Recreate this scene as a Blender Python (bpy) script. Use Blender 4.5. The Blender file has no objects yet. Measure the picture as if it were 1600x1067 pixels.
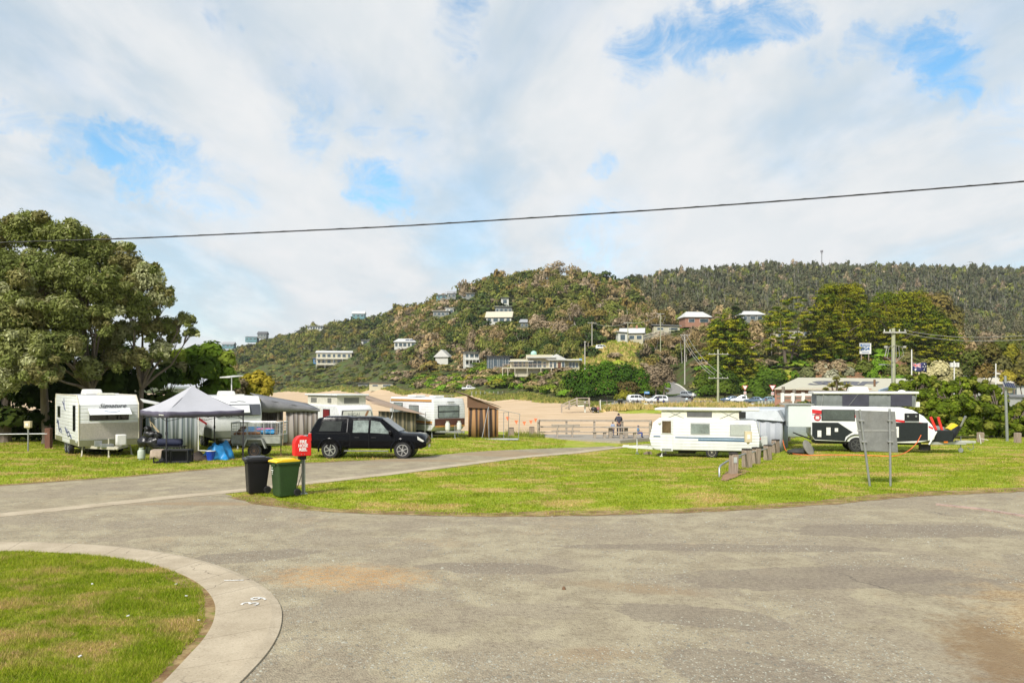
import bpy, bmesh, math, random
import numpy as np
from mathutils import Vector, Matrix
from mathutils.geometry import delaunay_2d_cdt
R = math.radians
SC = bpy.context.scene
random.seed(7); RG = np.random.default_rng(7)
F = 1244.0; HC = 3.1; HY = 603.0
def XP(px, D): return (px-800)*D/F
def ZP(py, D): return HC-(py-HY)*D/F
# ---------------------------------------------------------------- camera
cd = bpy.data.cameras.new('camera'); cam = bpy.data.objects.new('camera', cd); SC.collection.objects.link(cam)
cd.sensor_width = 36; cd.lens = F/1600*36; cd.shift_y = (HY-533.5)/1600; cd.clip_end = 20000; cd.clip_start = .1
cam.location = (0, 0, HC); cam.rotation_euler = (R(90), 0, 0); SC.camera = cam
# ---------------------------------------------------------------- light
SUN_EL, SUN_AZ = 42, 208      # azimuth clockwise from +Y (straight ahead)
sd = bpy.data.lights.new('sun', 'SUN'); sun = bpy.data.objects.new('sun', sd); SC.collection.objects.link(sun)
sd.energy = 4.0; sd.angle = R(9); sd.color = (1, .95, .87)
_d = Vector((math.sin(R(SUN_AZ))*math.cos(R(SUN_EL)), math.cos(R(SUN_AZ))*math.cos(R(SUN_EL)), math.sin(R(SUN_EL))))
sun.rotation_euler = _d.to_track_quat('Z', 'Y').to_euler()
SC.view_settings.view_transform = 'Standard'; SC.view_settings.look = 'None'
SC.view_settings.exposure = 0.44; SC.view_settings.gamma = 1; SC.view_settings.use_curve_mapping = False
SC.cycles.max_bounces = 5; SC.cycles.diffuse_bounces = 2; SC.cycles.glossy_bounces = 3; SC.cycles.transparent_max_bounces = 4
SC.cycles.transmission_bounces = 3

def nd(nt, t, props=None, **ins):
    n = nt.nodes.new(t)
    for k, v in (props or {}).items(): setattr(n, k, v)
    for k, v in ins.items():
        k = int(k[1:]) if k[0] == '_' and k[1:].isdigit() else k.replace('_', ' ')
        s = n.inputs[k]
        if isinstance(v, bpy.types.NodeSocket): nt.links.new(v, s)
        else:
            if s.type == 'RGBA' and len(v) == 3: v = (*v, 1)
            s.default_value = v
    return n
def mth(nt, op, a, b=0., c=None, clamp=False):
    n = nd(nt, 'ShaderNodeMath', {'operation': op, 'use_clamp': clamp}, _0=a, _1=b)
    if c is not None:
        if isinstance(c, bpy.types.NodeSocket): nt.links.new(c, n.inputs[2])
        else: n.inputs[2].default_value = c
    return n.outputs[0]
def mix(nt, f, a, b, bt='MIX'): return nd(nt, 'ShaderNodeMixRGB', {'blend_type': bt}, _0=f, _1=a, _2=b).outputs[0]
def ramp(nt, f, lo, hi, a=0., b=1.): return nd(nt, 'ShaderNodeMapRange', {'interpolation_type': 'SMOOTHSTEP'}, _0=f, _1=lo, _2=hi, _3=a, _4=b).outputs[0]
def noise(nt, vec, scale, detail=4., rough=.55, dist=0.):
    n = nd(nt, 'ShaderNodeTexNoise', None, Scale=scale, Detail=detail, Roughness=rough, Distortion=dist)
    if vec is not None: nt.links.new(vec, n.inputs['Vector'])
    return n.outputs[0]
def vmath(nt, op, a, b=None, s=None):
    n = nt.nodes.new('ShaderNodeVectorMath'); n.operation = op
    for i, v in ((0, a), (1, b)):
        if v is None: continue
        if isinstance(v, bpy.types.NodeSocket): nt.links.new(v, n.inputs[i])
        else: n.inputs[i].default_value = v
    if s is not None:
        if isinstance(s, bpy.types.NodeSocket): nt.links.new(s, n.inputs['Scale'])
        else: n.inputs['Scale'].default_value = s
    return n
def mapping(nt, vec, scale=(1, 1, 1), rot=(0, 0, 0)):
    return nd(nt, 'ShaderNodeMapping', None, Vector=vec, Scale=scale, Rotation=rot).outputs[0]
# ---------------------------------------------------------------- world: blue Nishita sky behind broken cloud
W = bpy.data.worlds.new('World'); SC.world = W; W.use_nodes = True
nt = W.node_tree; nt.nodes.clear()
geo = nd(nt, 'ShaderNodeTexCoord').outputs['Generated']
sky = nd(nt, 'ShaderNodeTexSky', {'sky_type': 'NISHITA', 'sun_disc': False, 'sun_elevation': R(SUN_EL), 'sun_rotation': R(SUN_AZ), 'ozone_density': 2.2, 'air_density': 1.0, 'dust_density': .3})
skc = nd(nt, 'ShaderNodeHueSaturation', None, Saturation=1.25, Hue=.487, Color=sky.outputs[0]).outputs[0]
bg1 = nd(nt, 'ShaderNodeBackground', None, Color=skc, Strength=.15)
sep = nd(nt, 'ShaderNodeSeparateXYZ', None, Vector=geo)
zz = mth(nt, 'ADD', mth(nt, 'ABSOLUTE', sep.outputs[2]), .16)
pl = nd(nt, 'ShaderNodeCombineXYZ', None, X=mth(nt, 'DIVIDE', sep.outputs[0], zz), Y=mth(nt, 'DIVIDE', sep.outputs[1], zz), Z=0.).outputs[0]
pl = mapping(nt, pl, (1.5, .75, 1), (0, 0, R(38)))
n1 = noise(nt, pl, 1.1, 8, .58, .3); n2 = noise(nt, pl, 3.2, 6, .6, .2)
n3 = noise(nt, vmath(nt, 'ADD', pl, (7.3, 2.1, 0)).outputs[0], .8, 6, .55, .4)
nz = nd(nt, 'ShaderNodeTexNoise', None, Vector=geo, Scale=5., Detail=9., Roughness=.66)
wob = vmath(nt, 'SCALE', vmath(nt, 'SUBTRACT', nz.outputs['Color'], (.5, .5, .5)).outputs[0], None, .20).outputs[0]
dv = vmath(nt, 'NORMALIZE', vmath(nt, 'ADD', geo, wob).outputs[0]).outputs[0]
GAPS = [(1455, 98, 40, .7), (1492, 122, 30, .6), (1405, 82, 34, .5), (1430, 60, 26, .4), (1115, 84, 40, .7), (1165, 66, 36, .7), (1205, 45, 36, .65), (1080, 80, 35, .5), (1025, 95, 40, .6), (1340, 65, 30, .5), (1270, 115, 28, .4),
        (150, 244, 32, .8), (120, 236, 28, .7), (75, 230, 35, .55), (205, 262, 45, .7), (262, 282, 45, .6), (325, 302, 45, .5), (385, 325, 35, .5), (600, 292, 38, .7), (470, 150, 34, .55), (480, 205, 34, .5), (430, 130, 25, .35),
        (575, 180, 26, .5), (660, 195, 30, .45), (937, 243, 22, .6), (725, 30, 40, .5), (955, 365, 50, .45), (350, 8, 40, .35), (740, 385, 40, .3), (10, 180, 22, .45), (1600, 120, 45, .4), (1570, 170, 35, .35),
        (2000, 200, 120, .8), (-500, 150, 150, .8), (2300, 50, 200, .7), (1000, -300, 130, .7), (300, -350, 120, .7)]
acc = None
for (px, py, rad, st) in GAPS:
    v = Vector(((px-800)/F, 1, (HY-py)/F)); k = F*v.length/1.0; v.normalize()
    ang = rad/ (F*(1+((px-800)/F)**2+((HY-py)/F)**2)**.5)*2.1
    dt = vmath(nt, 'DOT_PRODUCT', dv, tuple(v)).outputs['Value']
    b = nd(nt, 'ShaderNodeMapRange', {'interpolation_type': 'SMOOTHSTEP'}, _0=dt, _1=math.cos(ang), _2=1.0, _3=0., _4=st*.88).outputs[0]
    acc = b if acc is None else mth(nt, 'MAXIMUM', acc, b)
det = mth(nt, 'MULTIPLY_ADD', n2, .9, .35)
nf = noise(nt, mapping(nt, geo, (1, 1, 1.9)), 10., 9, .7, .9)
gap = mth(nt, 'ADD', mth(nt, 'MULTIPLY', acc, 1.3), mth(nt, 'MULTIPLY', mth(nt, 'SUBTRACT', nf, .5), mth(nt, 'MULTIPLY_ADD', acc, 2.6, .3)), None, True)
gap = mth(nt, 'MULTIPLY', ramp(nt, gap, .22, 1.1), .96)
thin = mth(nt, 'MULTIPLY', ramp(nt, n3, .44, .72), .42)
gap = mth(nt, 'MAXIMUM', gap, mth(nt, 'ADD', mth(nt, 'MULTIPLY', thin, det), mth(nt, 'MULTIPLY', acc, .22)), None, True)
cc = mix(nt, ramp(nt, n3, .35, .68), (.85, .885, .91), (.60, .70, .77))
cc = mix(nt, ramp(nt, n2, .38, .68, 0., .6), cc, (.95, .95, .955))
bg2 = nd(nt, 'ShaderNodeBackground', None, Color=cc, Strength=.705)
ms = nd(nt, 'ShaderNodeMixShader', None, _0=gap, _1=bg2.outputs[0], _2=bg1.outputs[0])
out = nt.nodes.new('ShaderNodeOutputWorld'); nt.links.new(ms.outputs[0], out.inputs[0])
W.cycles.sampling_method = 'MANUAL'; W.cycles.sample_map_resolution = 256

# ---------------------------------------------------------------- materials
MC = {}
def new_mat(name):
    m = bpy.data.materials.new(name); m.use_nodes = True; m.node_tree.nodes.clear()
    o = m.node_tree.nodes.new('ShaderNodeOutputMaterial'); return m, m.node_tree, o
def M(name, col=(.5, .5, .5), rough=.6, metal=0., var=.12, scale=3., bump=0., bscale=30., coat=0., dirt=0., spec=.5, stretch=(1, 1, 1), emit=None):
    """plain surface with wear: two noise scales in colour, noise bump, optional dirt gathering in patches"""
    if name in MC: return MC[name]
    m, nt, o = new_mat(name)
    tc = nd(nt, 'ShaderNodeTexCoord').outputs['Object']; v = mapping(nt, tc, stretch)
    a = noise(nt, v, scale, 5, .6); b = noise(nt, v, scale*7, 3, .6)
    f = mth(nt, 'ADD', mth(nt, 'MULTIPLY', a, .65), mth(nt, 'MULTIPLY', b, .35))
    lo = tuple(c*(1-var) for c in col); hi = tuple(min(1, c*(1+var)) for c in col)
    c = mix(nt, ramp(nt, f, .3, .7), lo, hi)
    if dirt:
        c = mix(nt, mth(nt, 'MULTIPLY', ramp(nt, noise(nt, mapping(nt, tc, (1.5, 1.5, .6)), 1.7, 6, .65), .45, .75), dirt), c, (.2, .17, .12))
    p = nd(nt, 'ShaderNodeBsdfPrincipled', None, Base_Color=c, Roughness=rough, Metallic=metal)
    nt.links.new(mth(nt, 'ADD', mth(nt, 'MULTIPLY', mth(nt, 'SUBTRACT', b, .5), .25), rough, None, True), p.inputs['Roughness'])
    p.inputs['Specular IOR Level'].default_value = spec; p.inputs['Coat Weight'].default_value = coat; p.inputs['Coat Roughness'].default_value = .05
    if bump:
        bn = nd(nt, 'ShaderNodeBump', None, Strength=bump, Distance=.02, Height=noise(nt, v, bscale, 4, .6)); nt.links.new(bn.outputs[0], p.inputs['Normal'])
    nt.links.new(p.outputs[0], o.inputs[0]); MC[name] = m; return m
def M_bands(name, base, other=None, axis=2, period=.1, duty=.5, rough=.45, bump=.5, dirt=0., cols=None, soft=.04):
    """cladding, corrugation, stripes: bands along one object axis"""
    if name in MC: return MC[name]
    m, nt, o = new_mat(name)
    tc = nd(nt, 'ShaderNodeTexCoord').outputs['Object']; s = nd(nt, 'ShaderNodeSeparateXYZ', None, Vector=tc)
    ax = s.outputs[axis] if isinstance(axis, int) else mth(nt, 'ADD', s.outputs[0], s.outputs[1])
    fr = mth(nt, 'FRACT', mth(nt, 'DIVIDE', mth(nt, 'ADD', ax, 50.), period))
    n = noise(nt, tc, 2.2, 6, .6)
    c = mix(nt, ramp(nt, n, .3, .75), tuple(x*.88 for x in base), base)
    if other:
        g = mth(nt, 'MULTIPLY', ramp(nt, fr, 0, soft), ramp(nt, fr, duty+soft, duty))
        c = mix(nt, g, c, other)
        if cols:
            g2 = mth(nt, 'MULTIPLY', ramp(nt, fr, duty, duty+soft), ramp(nt, fr, duty+.18, duty+.14)); c = mix(nt, g2, c, cols)
    groove = mth(nt, 'MULTIPLY', ramp(nt, fr, 0, .14), ramp(nt, fr, 1, .86))
    if bump and not other: c = mix(nt, mth(nt, 'MULTIPLY', mth(nt, 'SUBTRACT', 1., groove), .22), c, (.25, .25, .24))
    if dirt: c = mix(nt, mth(nt, 'MULTIPLY', ramp(nt, noise(nt, mapping(nt, tc, (2, 2, .5)), 1.5, 6, .65), .42, .8), dirt), c, (.3, .26, .2))
    p = nd(nt, 'ShaderNodeBsdfPrincipled', None, Base_Color=c, Roughness=rough)
    if bump:
        bn = nd(nt, 'ShaderNodeBump', None, Strength=bump, Distance=.012, Height=groove); nt.links.new(bn.outputs[0], p.inputs['Normal'])
    nt.links.new(p.outputs[0], o.inputs[0]); MC[name] = m; return m
def M_glass(name='window_glass', col=(.02, .025, .028), rough=.06, var=.3):
    return M(name, col, rough, 0, var, 1.5, spec=.8)
def M_wood(name, a=(.27, .21, .15), b=(.42, .36, .29), axis=(1, 12, 12), dark=(.07, .05, .04)):
    if name in MC: return MC[name]
    m, nt, o = new_mat(name)
    tc = nd(nt, 'ShaderNodeTexCoord').outputs['Object']; v = mapping(nt, tc, axis)
    f = noise(nt, v, 3, 6, .7); g = noise(nt, v, 11, 3, .7)
    c = mix(nt, ramp(nt, f, .3, .7), a, b); c = mix(nt, mth(nt, 'MULTIPLY', ramp(nt, g, .62, .8), .75), c, dark)
    p = nd(nt, 'ShaderNodeBsdfPrincipled', None, Base_Color=c, Roughness=.85)
    bn = nd(nt, 'ShaderNodeBump', None, Strength=.5, Distance=.01, Height=f); nt.links.new(bn.outputs[0], p.inputs['Normal'])
    nt.links.new(p.outputs[0], o.inputs[0]); MC[name] = m; return m
def M_leaf(name, mul=(1.5, 1.5, 1.3), trans=.2, scale=.9):
    """foliage: colour stored per leaf (attribute 'tint'), varied by position and per object"""
    if name in MC: return MC[name]
    m, nt, o = new_mat(name)
    at = nd(nt, 'ShaderNodeAttribute', {'attribute_name': 'tint'}).outputs['Color']
    rnd = nd(nt, 'ShaderNodeObjectInfo').outputs['Random']
    gp = nd(nt, 'ShaderNodeNewGeometry').outputs['Position']
    k = mth(nt, 'MULTIPLY', mth(nt, 'MULTIPLY_ADD', rnd, .5, .78), mth(nt, 'MULTIPLY_ADD', noise(nt, gp, scale, 3, .6), .9, .55))
    c = vmath(nt, 'MULTIPLY', at, mul).outputs[0]; c = vmath(nt, 'SCALE', c, None, k).outputs[0]
    d = nd(nt, 'ShaderNodeBsdfDiffuse', None, Color=c); t = nd(nt, 'ShaderNodeBsdfTranslucent', None, Color=vmath(nt, 'MULTIPLY', c, (1.2, 1.25, .6)).outputs[0])
    s = nd(nt, 'ShaderNodeMixShader', None, _0=trans, _1=d.outputs[0], _2=t.outputs[0])
    nt.links.new(s.outputs[0], o.inputs[0]); MC[name] = m; return m

# ---------------------------------------------------------------- mesh helpers
def link(o): SC.collection.objects.link(o); return o
def frame(p0, p1):
    d = Vector(p1)-Vector(p0); L = d.length; q = d.normalized().to_track_quat('Z', 'Y'); return Matrix.Translation(p0) @ q.to_matrix().to_4x4(), L
class MB:
    def __init__(s): s.v = []; s.f = []; s.m = []
    def add(s, vs, fs, mi=0, T=None):
        n = len(s.v)
        for v in vs: s.v.append(tuple(T @ Vector(v)) if T is not None else tuple(v))
        for f in fs: s.f.append([i+n for i in f]); s.m.append(mi)
        return s
    def box(s, c, d, mi=0, rz=0, ry=0, rx=0, top=1.):
        x, y, z = d[0]/2, d[1]/2, d[2]/2; t = top
        vs = [(-x, -y, -z), (x, -y, -z), (x, y, -z), (-x, y, -z), (-x*t, -y*t, z), (x*t, -y*t, z), (x*t, y*t, z), (-x*t, y*t, z)]
        T = Matrix.Translation(c) @ Matrix.Rotation(rz, 4, 'Z') @ Matrix.Rotation(ry, 4, 'Y') @ Matrix.Rotation(rx, 4, 'X')
        return s.add(vs, [(0, 3, 2, 1), (4, 5, 6, 7), (0, 1, 5, 4), (1, 2, 6, 5), (2, 3, 7, 6), (3, 0, 4, 7)], mi, T)
    def bar(s, p0, p1, w, h=None, mi=0):
        h = h or w; T, L = frame(p0, p1)
        return s.box((0, 0, 0), (w, h, L), mi) if False else s.add([(-w/2, -h/2, 0), (w/2, -h/2, 0), (w/2, h/2, 0), (-w/2, h/2, 0), (-w/2, -h/2, L), (w/2, -h/2, L), (w/2, h/2, L), (-w/2, h/2, L)],
            [(0, 3, 2, 1), (4, 5, 6, 7), (0, 1, 5, 4), (1, 2, 6, 5), (2, 3, 7, 6), (3, 0, 4, 7)], mi, T)
    def cyl(s, p0, p1, r0, r1=None, n=10, mi=0, cap=True):
        r1 = r0 if r1 is None else r1; T, L = frame(p0, p1)
        vs = [(r*math.cos(6.28318*i/n), r*math.sin(6.28318*i/n), z) for r, z in ((r0, 0), (r1, L)) for i in range(n)]
        fs = [(i, (i+1) % n, n+(i+1) % n, n+i) for i in range(n)]
        if cap: fs += [tuple(range(n-1, -1, -1)), tuple(range(n, 2*n))]
        return s.add(vs, fs, mi, T)
    def tube(s, pts, r, n=6, mi=0, closed=False):
        P = [Vector(p) for p in pts]; rr = r if hasattr(r, '__len__') else [r]*len(P); vs = []; up = Vector((0, 0, 1)); prev = None
        for i, p in enumerate(P):
            d = (P[min(i+1, len(P)-1)]-P[max(i-1, 0)]); d = d.normalized() if d.length > 1e-9 else Vector((0, 0, 1))
            if prev is None: a = d.orthogonal().normalized()
            else:
                a = prev-d*prev.dot(d); a = a.normalized() if a.length > 1e-6 else d.orthogonal().normalized()
            prev = a; b = d.cross(a)
            vs += [p+(a*math.cos(6.28318*k/n)+b*math.sin(6.28318*k/n))*rr[i] for k in range(n)]
        m = len(P); fs = [(i*n+k, i*n+(k+1) % n, (i+1)*n+(k+1) % n, (i+1)*n+k) for i in range(m-1) for k in range(n)]
        fs += [tuple(range(n-1, -1, -1)), tuple((m-1)*n+k for k in range(n))]
        return s.add(vs, fs, mi)
    def prism(s, poly, a, b, axis='y', mi=0, T=None):
        """poly: closed outline; axis y: poly=(x,z); x: poly=(y,z); z: poly=(x,y)"""
        n = len(poly)
        def P(u, w, t): return {'y': (u, t, w), 'x': (t, u, w), 'z': (u, w, t)}[axis]
        vs = [P(u, w, a) for u, w in poly]+[P(u, w, b) for u, w in poly]
        return s.add(vs, [(i, (i+1) % n, n+(i+1) % n, n+i) for i in range(n)]+[tuple(range(n-1, -1, -1)), tuple(range(n, 2*n))], mi, T)
    def lathe(s, prof, c=(0, 0, 0), n=16, mi=0, T=None, cap=True):
        vs = [(r*math.cos(6.28318*i/n), r*math.sin(6.28318*i/n), z) for r, z in prof for i in range(n)]; m = len(prof)
        fs = [(j*n+i, j*n+(i+1) % n, (j+1)*n+(i+1) % n, (j+1)*n+i) for j in range(m-1) for i in range(n)]
        if cap: fs += [tuple(range(n-1, -1, -1)), tuple((m-1)*n+i for i in range(n))]
        T2 = Matrix.Translation(c) @ (T if T is not None else Matrix()); return s.add(vs, fs, mi, T2)
    def ball(s, c, r, n=10, m=6, mi=0, T=None):
        rx, ry, rz = r if hasattr(r, '__len__') else (r, r, r)
        prof = [(max(1e-3, math.sin(math.pi*j/m)), -math.cos(math.pi*j/m)) for j in range(m+1)]
        S = Matrix.Diagonal((rx, ry, rz, 1)); return s.lathe(prof, c, n, mi, (T @ S if T is not None else S))
    def sheet(s, P, mi=0):
        """grid of points P[i][j]"""
        a = len(P); b = len(P[0]); return s.add([p for r in P for p in r], [(i*b+j, i*b+j+1, (i+1)*b+j+1, (i+1)*b+j) for i in range(a-1) for j in range(b-1)], mi)
    def text(s, txt, size, T, mi=0, ext=.004, align='CENTER', shear=0., bold=0.):
        cu = bpy.data.curves.new('t', 'FONT'); cu.body = txt; cu.size = size; cu.extrude = ext; cu.align_x = align; cu.align_y = 'CENTER'; cu.shear = shear; cu.offset = bold*size; cu.resolution_u = 2
        o = bpy.data.objects.new('t', cu); SC.collection.objects.link(o); bpy.context.view_layer.update()
        me = bpy.data.meshes.new_from_object(o.evaluated_get(bpy.context.evaluated_depsgraph_get()))
        s.add([v.co for v in me.vertices], [tuple(p.vertices) for p in me.polygons], mi, T)
        bpy.data.objects.remove(o); bpy.data.curves.remove(cu); bpy.data.meshes.remove(me); return s
    def build(s, name, mats, parent=None, bevel=0, smooth=False, seg=2, solid=0, fix=True):
        me = bpy.data.meshes.new(name); me.from_pydata(s.v, [], s.f)
        mats = mats if isinstance(mats, (list, tuple)) else [mats]
        for m in mats: me.materials.append(m)
        if len(mats) > 1: me.polygons.foreach_set('material_index', s.m)
        if fix:
            bm = bmesh.new(); bm.from_mesh(me); bmesh.ops.recalc_face_normals(bm, faces=bm.faces); bm.to_mesh(me); bm.free()
        if smooth: me.polygons.foreach_set('use_smooth', [True]*len(me.polygons)); me.set_sharp_from_angle(angle=R(smooth if smooth > 1 else 40))
        o = link(bpy.data.objects.new(name, me))
        if parent: o.parent = parent
        if solid:
            md = o.modifiers.new('s', 'SOLIDIFY'); md.thickness = solid; md.offset = 0
        if bevel:
            md = o.modifiers.new('b', 'BEVEL'); md.width = bevel; md.segments = seg; md.limit_method = 'ANGLE'; md.angle_limit = R(35)
        return o
def thing(name, label, cat, loc=(0, 0, 0), rz=0., group=None):
    o = link(bpy.data.objects.new(name, None)); o.empty_display_size = .2; o.location = loc; o.rotation_euler = (0, 0, rz); return tag(o, label, cat, group)
def tag(o, label=None, cat=None, group=None, kind=None):
    for k, v in (('label', label), ('category', cat), ('group', group), ('kind', kind)):
        if v: o[k] = v
    return o
def copy_tree(o, parent=None, kids=None):
    kids = kids if kids is not None else KIDS(o)
    c = o.copy(); SC.collection.objects.link(c)
    if parent: c.parent = parent
    for ch, sub in kids: copy_tree(ch, c, sub)
    return c
def KIDS(o): return [(ch, KIDS(ch)) for ch in SC.objects if ch.parent == o]
def np_mesh(name, V, nper, mats, tint=None, smooth=False, idx=None):
    """V: (N*nper,3), consecutive nper verts are one face (or idx: explicit (M,nper))"""
    V = np.asarray(V, np.float32); me = bpy.data.meshes.new(name)
    ix = np.arange(len(V), dtype=np.int32) if idx is None else np.asarray(idx, np.int32).ravel()
    nf = len(ix)//nper
    me.vertices.add(len(V)); me.vertices.foreach_set('co', V.ravel())
    me.loops.add(len(ix)); me.loops.foreach_set('vertex_index', ix)
    me.polygons.add(nf); me.polygons.foreach_set('loop_start', np.arange(0, len(ix), nper, dtype=np.int32))
    if smooth: me.polygons.foreach_set('use_smooth', np.ones(nf, bool))
    for m in (mats if isinstance(mats, (list, tuple)) else [mats]): me.materials.append(m)
    if tint is not None:
        a = me.color_attributes.new('tint', 'FLOAT_COLOR', 'POINT'); t = np.ones((len(V), 4), np.float32); t[:, :3] = tint; a.data.foreach_set('color', t.ravel())
    me.update(calc_edges=True); return me
def sm(a, b, x):
    t = np.clip((np.asarray(x, float)-a)/(b-a), 0, 1); return t*t*(3-2*t)
def vnoise(x, y, s=1., seed=0):
    """cheap smooth value noise, vectorised"""
    x = np.asarray(x, float)*s+seed*17.3; y = np.asarray(y, float)*s+seed*9.1
    xi = np.floor(x); yi = np.floor(y); fx = x-xi; fy = y-yi; fx = fx*fx*(3-2*fx); fy = fy*fy*(3-2*fy)
    def h(a, b):
        t = np.sin(a*127.1+b*311.7+seed*74.7)*43758.5453; return t-np.floor(t)
    return (h(xi, yi)*(1-fx)+h(xi+1, yi)*fx)*(1-fy)+(h(xi, yi+1)*(1-fx)+h(xi+1, yi+1)*fx)*fy
def fbm(x, y, s=1., seed=0): return (vnoise(x, y, s, seed)+.5*vnoise(x, y, s*2.1, seed+1)+.25*vnoise(x, y, s*4.3, seed+2))/1.75
# ================================================================ terrain
COLS = {  # image column -> (distance, image row of the ground) beyond the beach, or ('z', height)
 -500: [(70, 'z', -2.), (110, 'z', -4.), (2500, 'z', -4.)],
 320: [(70, 'z', -1.5), (100, 'z', -2.6), (800, 'z', -3.), (2500, 'z', -4.)],
 350: [(70, 'z', -1.5), (100, 'z', -2.6), (640, 'z', -2.5), (760, 'z', 2), (840, 560), (1000, 575), (2500, 'z', -4.)],
 385: [(70, 'z', -1.5), (100, 'z', -2.4), (600, 'z', -2.2), (650, 605), (740, 572), (860, 548), (1000, 560), (2500, 'z', 10.)],
 430: [(70, 'z', -1.4), (100, 'z', -2.4), (560, 'z', -1.8), (610, 605), (700, 572), (860, 535), (1000, 548), (2500, 'z', 30.)],
 490: [(70, 'z', -1.4), (100, 'z', -2.3), (500, 'z', -1.2), (540, 602), (620, 560), (800, 518), (1000, 535), (2500, 'z', 40.)],
 560: [(70, 'z', -1.4), (100, 'z', -2.2), (440, 'z', -.8), (470, 603), (540, 572), (760, 508), (950, 525), (2500, 'z', 40.)],
 630: [(70, 'z', -1.5), (100, 'z', -2.2), (350, 'z', -.8), (380, 604), (440, 570), (680, 492), (850, 510), (2500, 'z', 50.)],
 700: [(70, 'z', -1.5), (100, 'z', -2.2), (275, 'z', -1.), (300, 612), (340, 592), (400, 562), (600, 472), (760, 490), (2500, 'z', 50.)],
 770: [(70, 'z', -1.6), (100, 'z', -2.1), (235, 'z', -1.2), (250, 612), (300, 575), (380, 530), (560, 446), (720, 465), (2500, 'z', 60.)],
 850: [(70, 'z', -1.6), (100, 'z', -2.0), (205, 'z', -1.2), (225, 610), (252, 584), (300, 556), (400, 500), (540, 436), (700, 455), (2500, 'z', 60.)],
 910: [(70, 'z', -1.6), (100, 'z', -2.0), (180, 'z', -1.2), (200, 622), (240, 585), (275, 552), (300, 545), (400, 495), (540, 440), (700, 455), (2500, 'z', 60.)],
 970: [(70, 'z', -1.6), (95, 'z', -2.0), (138, 'z', -1.6), (146, 'z', -.8), (195, 'z', -.6), (212, 608), (240, 575), (270, 540), (310, 530), (400, 510), (540, 455), (680, 460), (2500, 'z', 80.)],
 1040: [(70, 'z', -1.5), (90, 'z', -1.9), (130, 'z', -1.6), (140, 'z', -.8), (190, 'z', -.6), (260, 603), (275, 578), (300, 535), (340, 515), (420, 530), (520, 500), (760, 445), (960, 455), (2500, 'z', 90.)],
 1100: [(70, 'z', -1.3), (90, 'z', -1.7), (122, 'z', -1.5), (130, 'z', -.7), (198, 'z', -.5), (222, 598), (260, 560), (300, 520), (340, 512), (420, 530), (560, 500), (800, 438), (960, 455), (2500, 'z', 90.)],
 1200: [(70, 'z', -.9), (85, 'z', -1.2), (105, 'z', -1.), (120, 'z', -.8), (195, 'z', -.6), (215, 596), (240, 562), (280, 535), (330, 512), (450, 530), (600, 500), (830, 430), (1000, 450), (2500, 'z', 90.)],
 1300: [(70, 'z', -.8), (150, 'z', -.8), (190, 'z', -.4), (212, 592), (228, 560), (260, 548), (330, 545), (450, 545), (600, 510), (860, 429), (1020, 450), (2500, 'z', 90.)],
 1400: [(70, 'z', -.8), (150, 'z', -.8), (190, 'z', -.4), (208, 590), (222, 556), (260, 552), (330, 550), (450, 550), (620, 520), (880, 430), (1040, 450), (2500, 'z', 90.)],
 1500: [(70, 'z', -.8), (150, 'z', -.8), (190, 'z', -.2), (220, 590), (260, 575), (330, 565), (450, 560), (620, 520), (900, 432), (1040, 450), (2500, 'z', 90.)],
 1620: [(70, 'z', -.8), (150, 'z', -.8), (190, 'z', -.2), (240, 590), (300, 578), (450, 562), (620, 525), (920, 434), (1060, 450), (2500, 'z', 90.)],
 2600: [(70, 'z', -.8), (150, 'z', -.8), (190, 'z', 0.), (240, 590), (300, 578), (450, 562), (620, 520), (920, 440), (1060, 450), (2500, 'z', 90.)]}
DG = np.geomspace(62, 3000, 260); CX = np.array(sorted(COLS)); TAB = []
for c in CX:
    ds = [62.]; zs = [-1.]
    for e in COLS[c]: ds.append(e[0]); zs.append(e[2] if len(e) == 3 else ZP(e[1], e[0]))
    z = np.interp(DG, ds, zs); k = np.array([1, 2, 3, 2, 1.])/9; z = np.convolve(np.pad(z, 2, 'edge'), k, 'valid'); TAB.append(z)
TAB = np.array(TAB)
def gz(X, Y):
    X = np.asarray(X, float); Y = np.asarray(Y, float)
    zn = -sm(27, 44, Y)*(.15+.57*sm(-4, 8, X)-.2*sm(12, 18, X))-.2*sm(44, 62, Y)
    Ys = np.maximum(Y, 5.); px = np.clip(800+F*X/Ys, CX[0], CX[-1]-1)
    ci = np.clip(np.searchsorted(CX, px, side='right')-1, 0, len(CX)-2); fx = (px-CX[ci])/(CX[ci+1]-CX[ci]); fx = fx*fx*(3-2*fx)*.6+fx*.4
    di = np.log(np.clip(Y, 62, 2999)/62)/math.log(3000/62)*259; d0 = np.clip(di.astype(int), 0, 258); fd = di-d0
    zc = (TAB[ci, d0]*(1-fd)+TAB[ci, d0+1]*fd)*(1-fx)+(TAB[ci+1, d0]*(1-fd)+TAB[ci+1, d0+1]*fd)*fx
    return zn+(zc-zn)*sm(60, 74, Y)
def G(x, y): return float(gz(x, y))
def PG(px, py):
    """ground point seen at a pixel of the photograph's frame"""
    z = 0.
    for _ in range(25): D = (HC-z)*F/max(py-HY, 8); z = .5*z+.5*G(XP(px, D), D)
    D = (HC-z)*F/(py-HY); return (XP(px, D), D)
FAREDGE = ([300, 350, 430, 490, 560, 630, 700, 770, 850, 910, 970, 1040, 1100, 1200, 1260, 1300], [650, 630, 552, 494, 436, 346, 272, 232, 203, 178, 139, 131, 123, 90, 72, 60])
def sandw(X, Y):
    px = 800+F*X/np.maximum(Y, 5); e = np.interp(px, *FAREDGE)
    w = sm(59, 66, Y)*(1-sm(.97, 1.02, Y/e))
    return w*(1-sm(1250, 1290, px))*sm(-200, 0, px)
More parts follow.
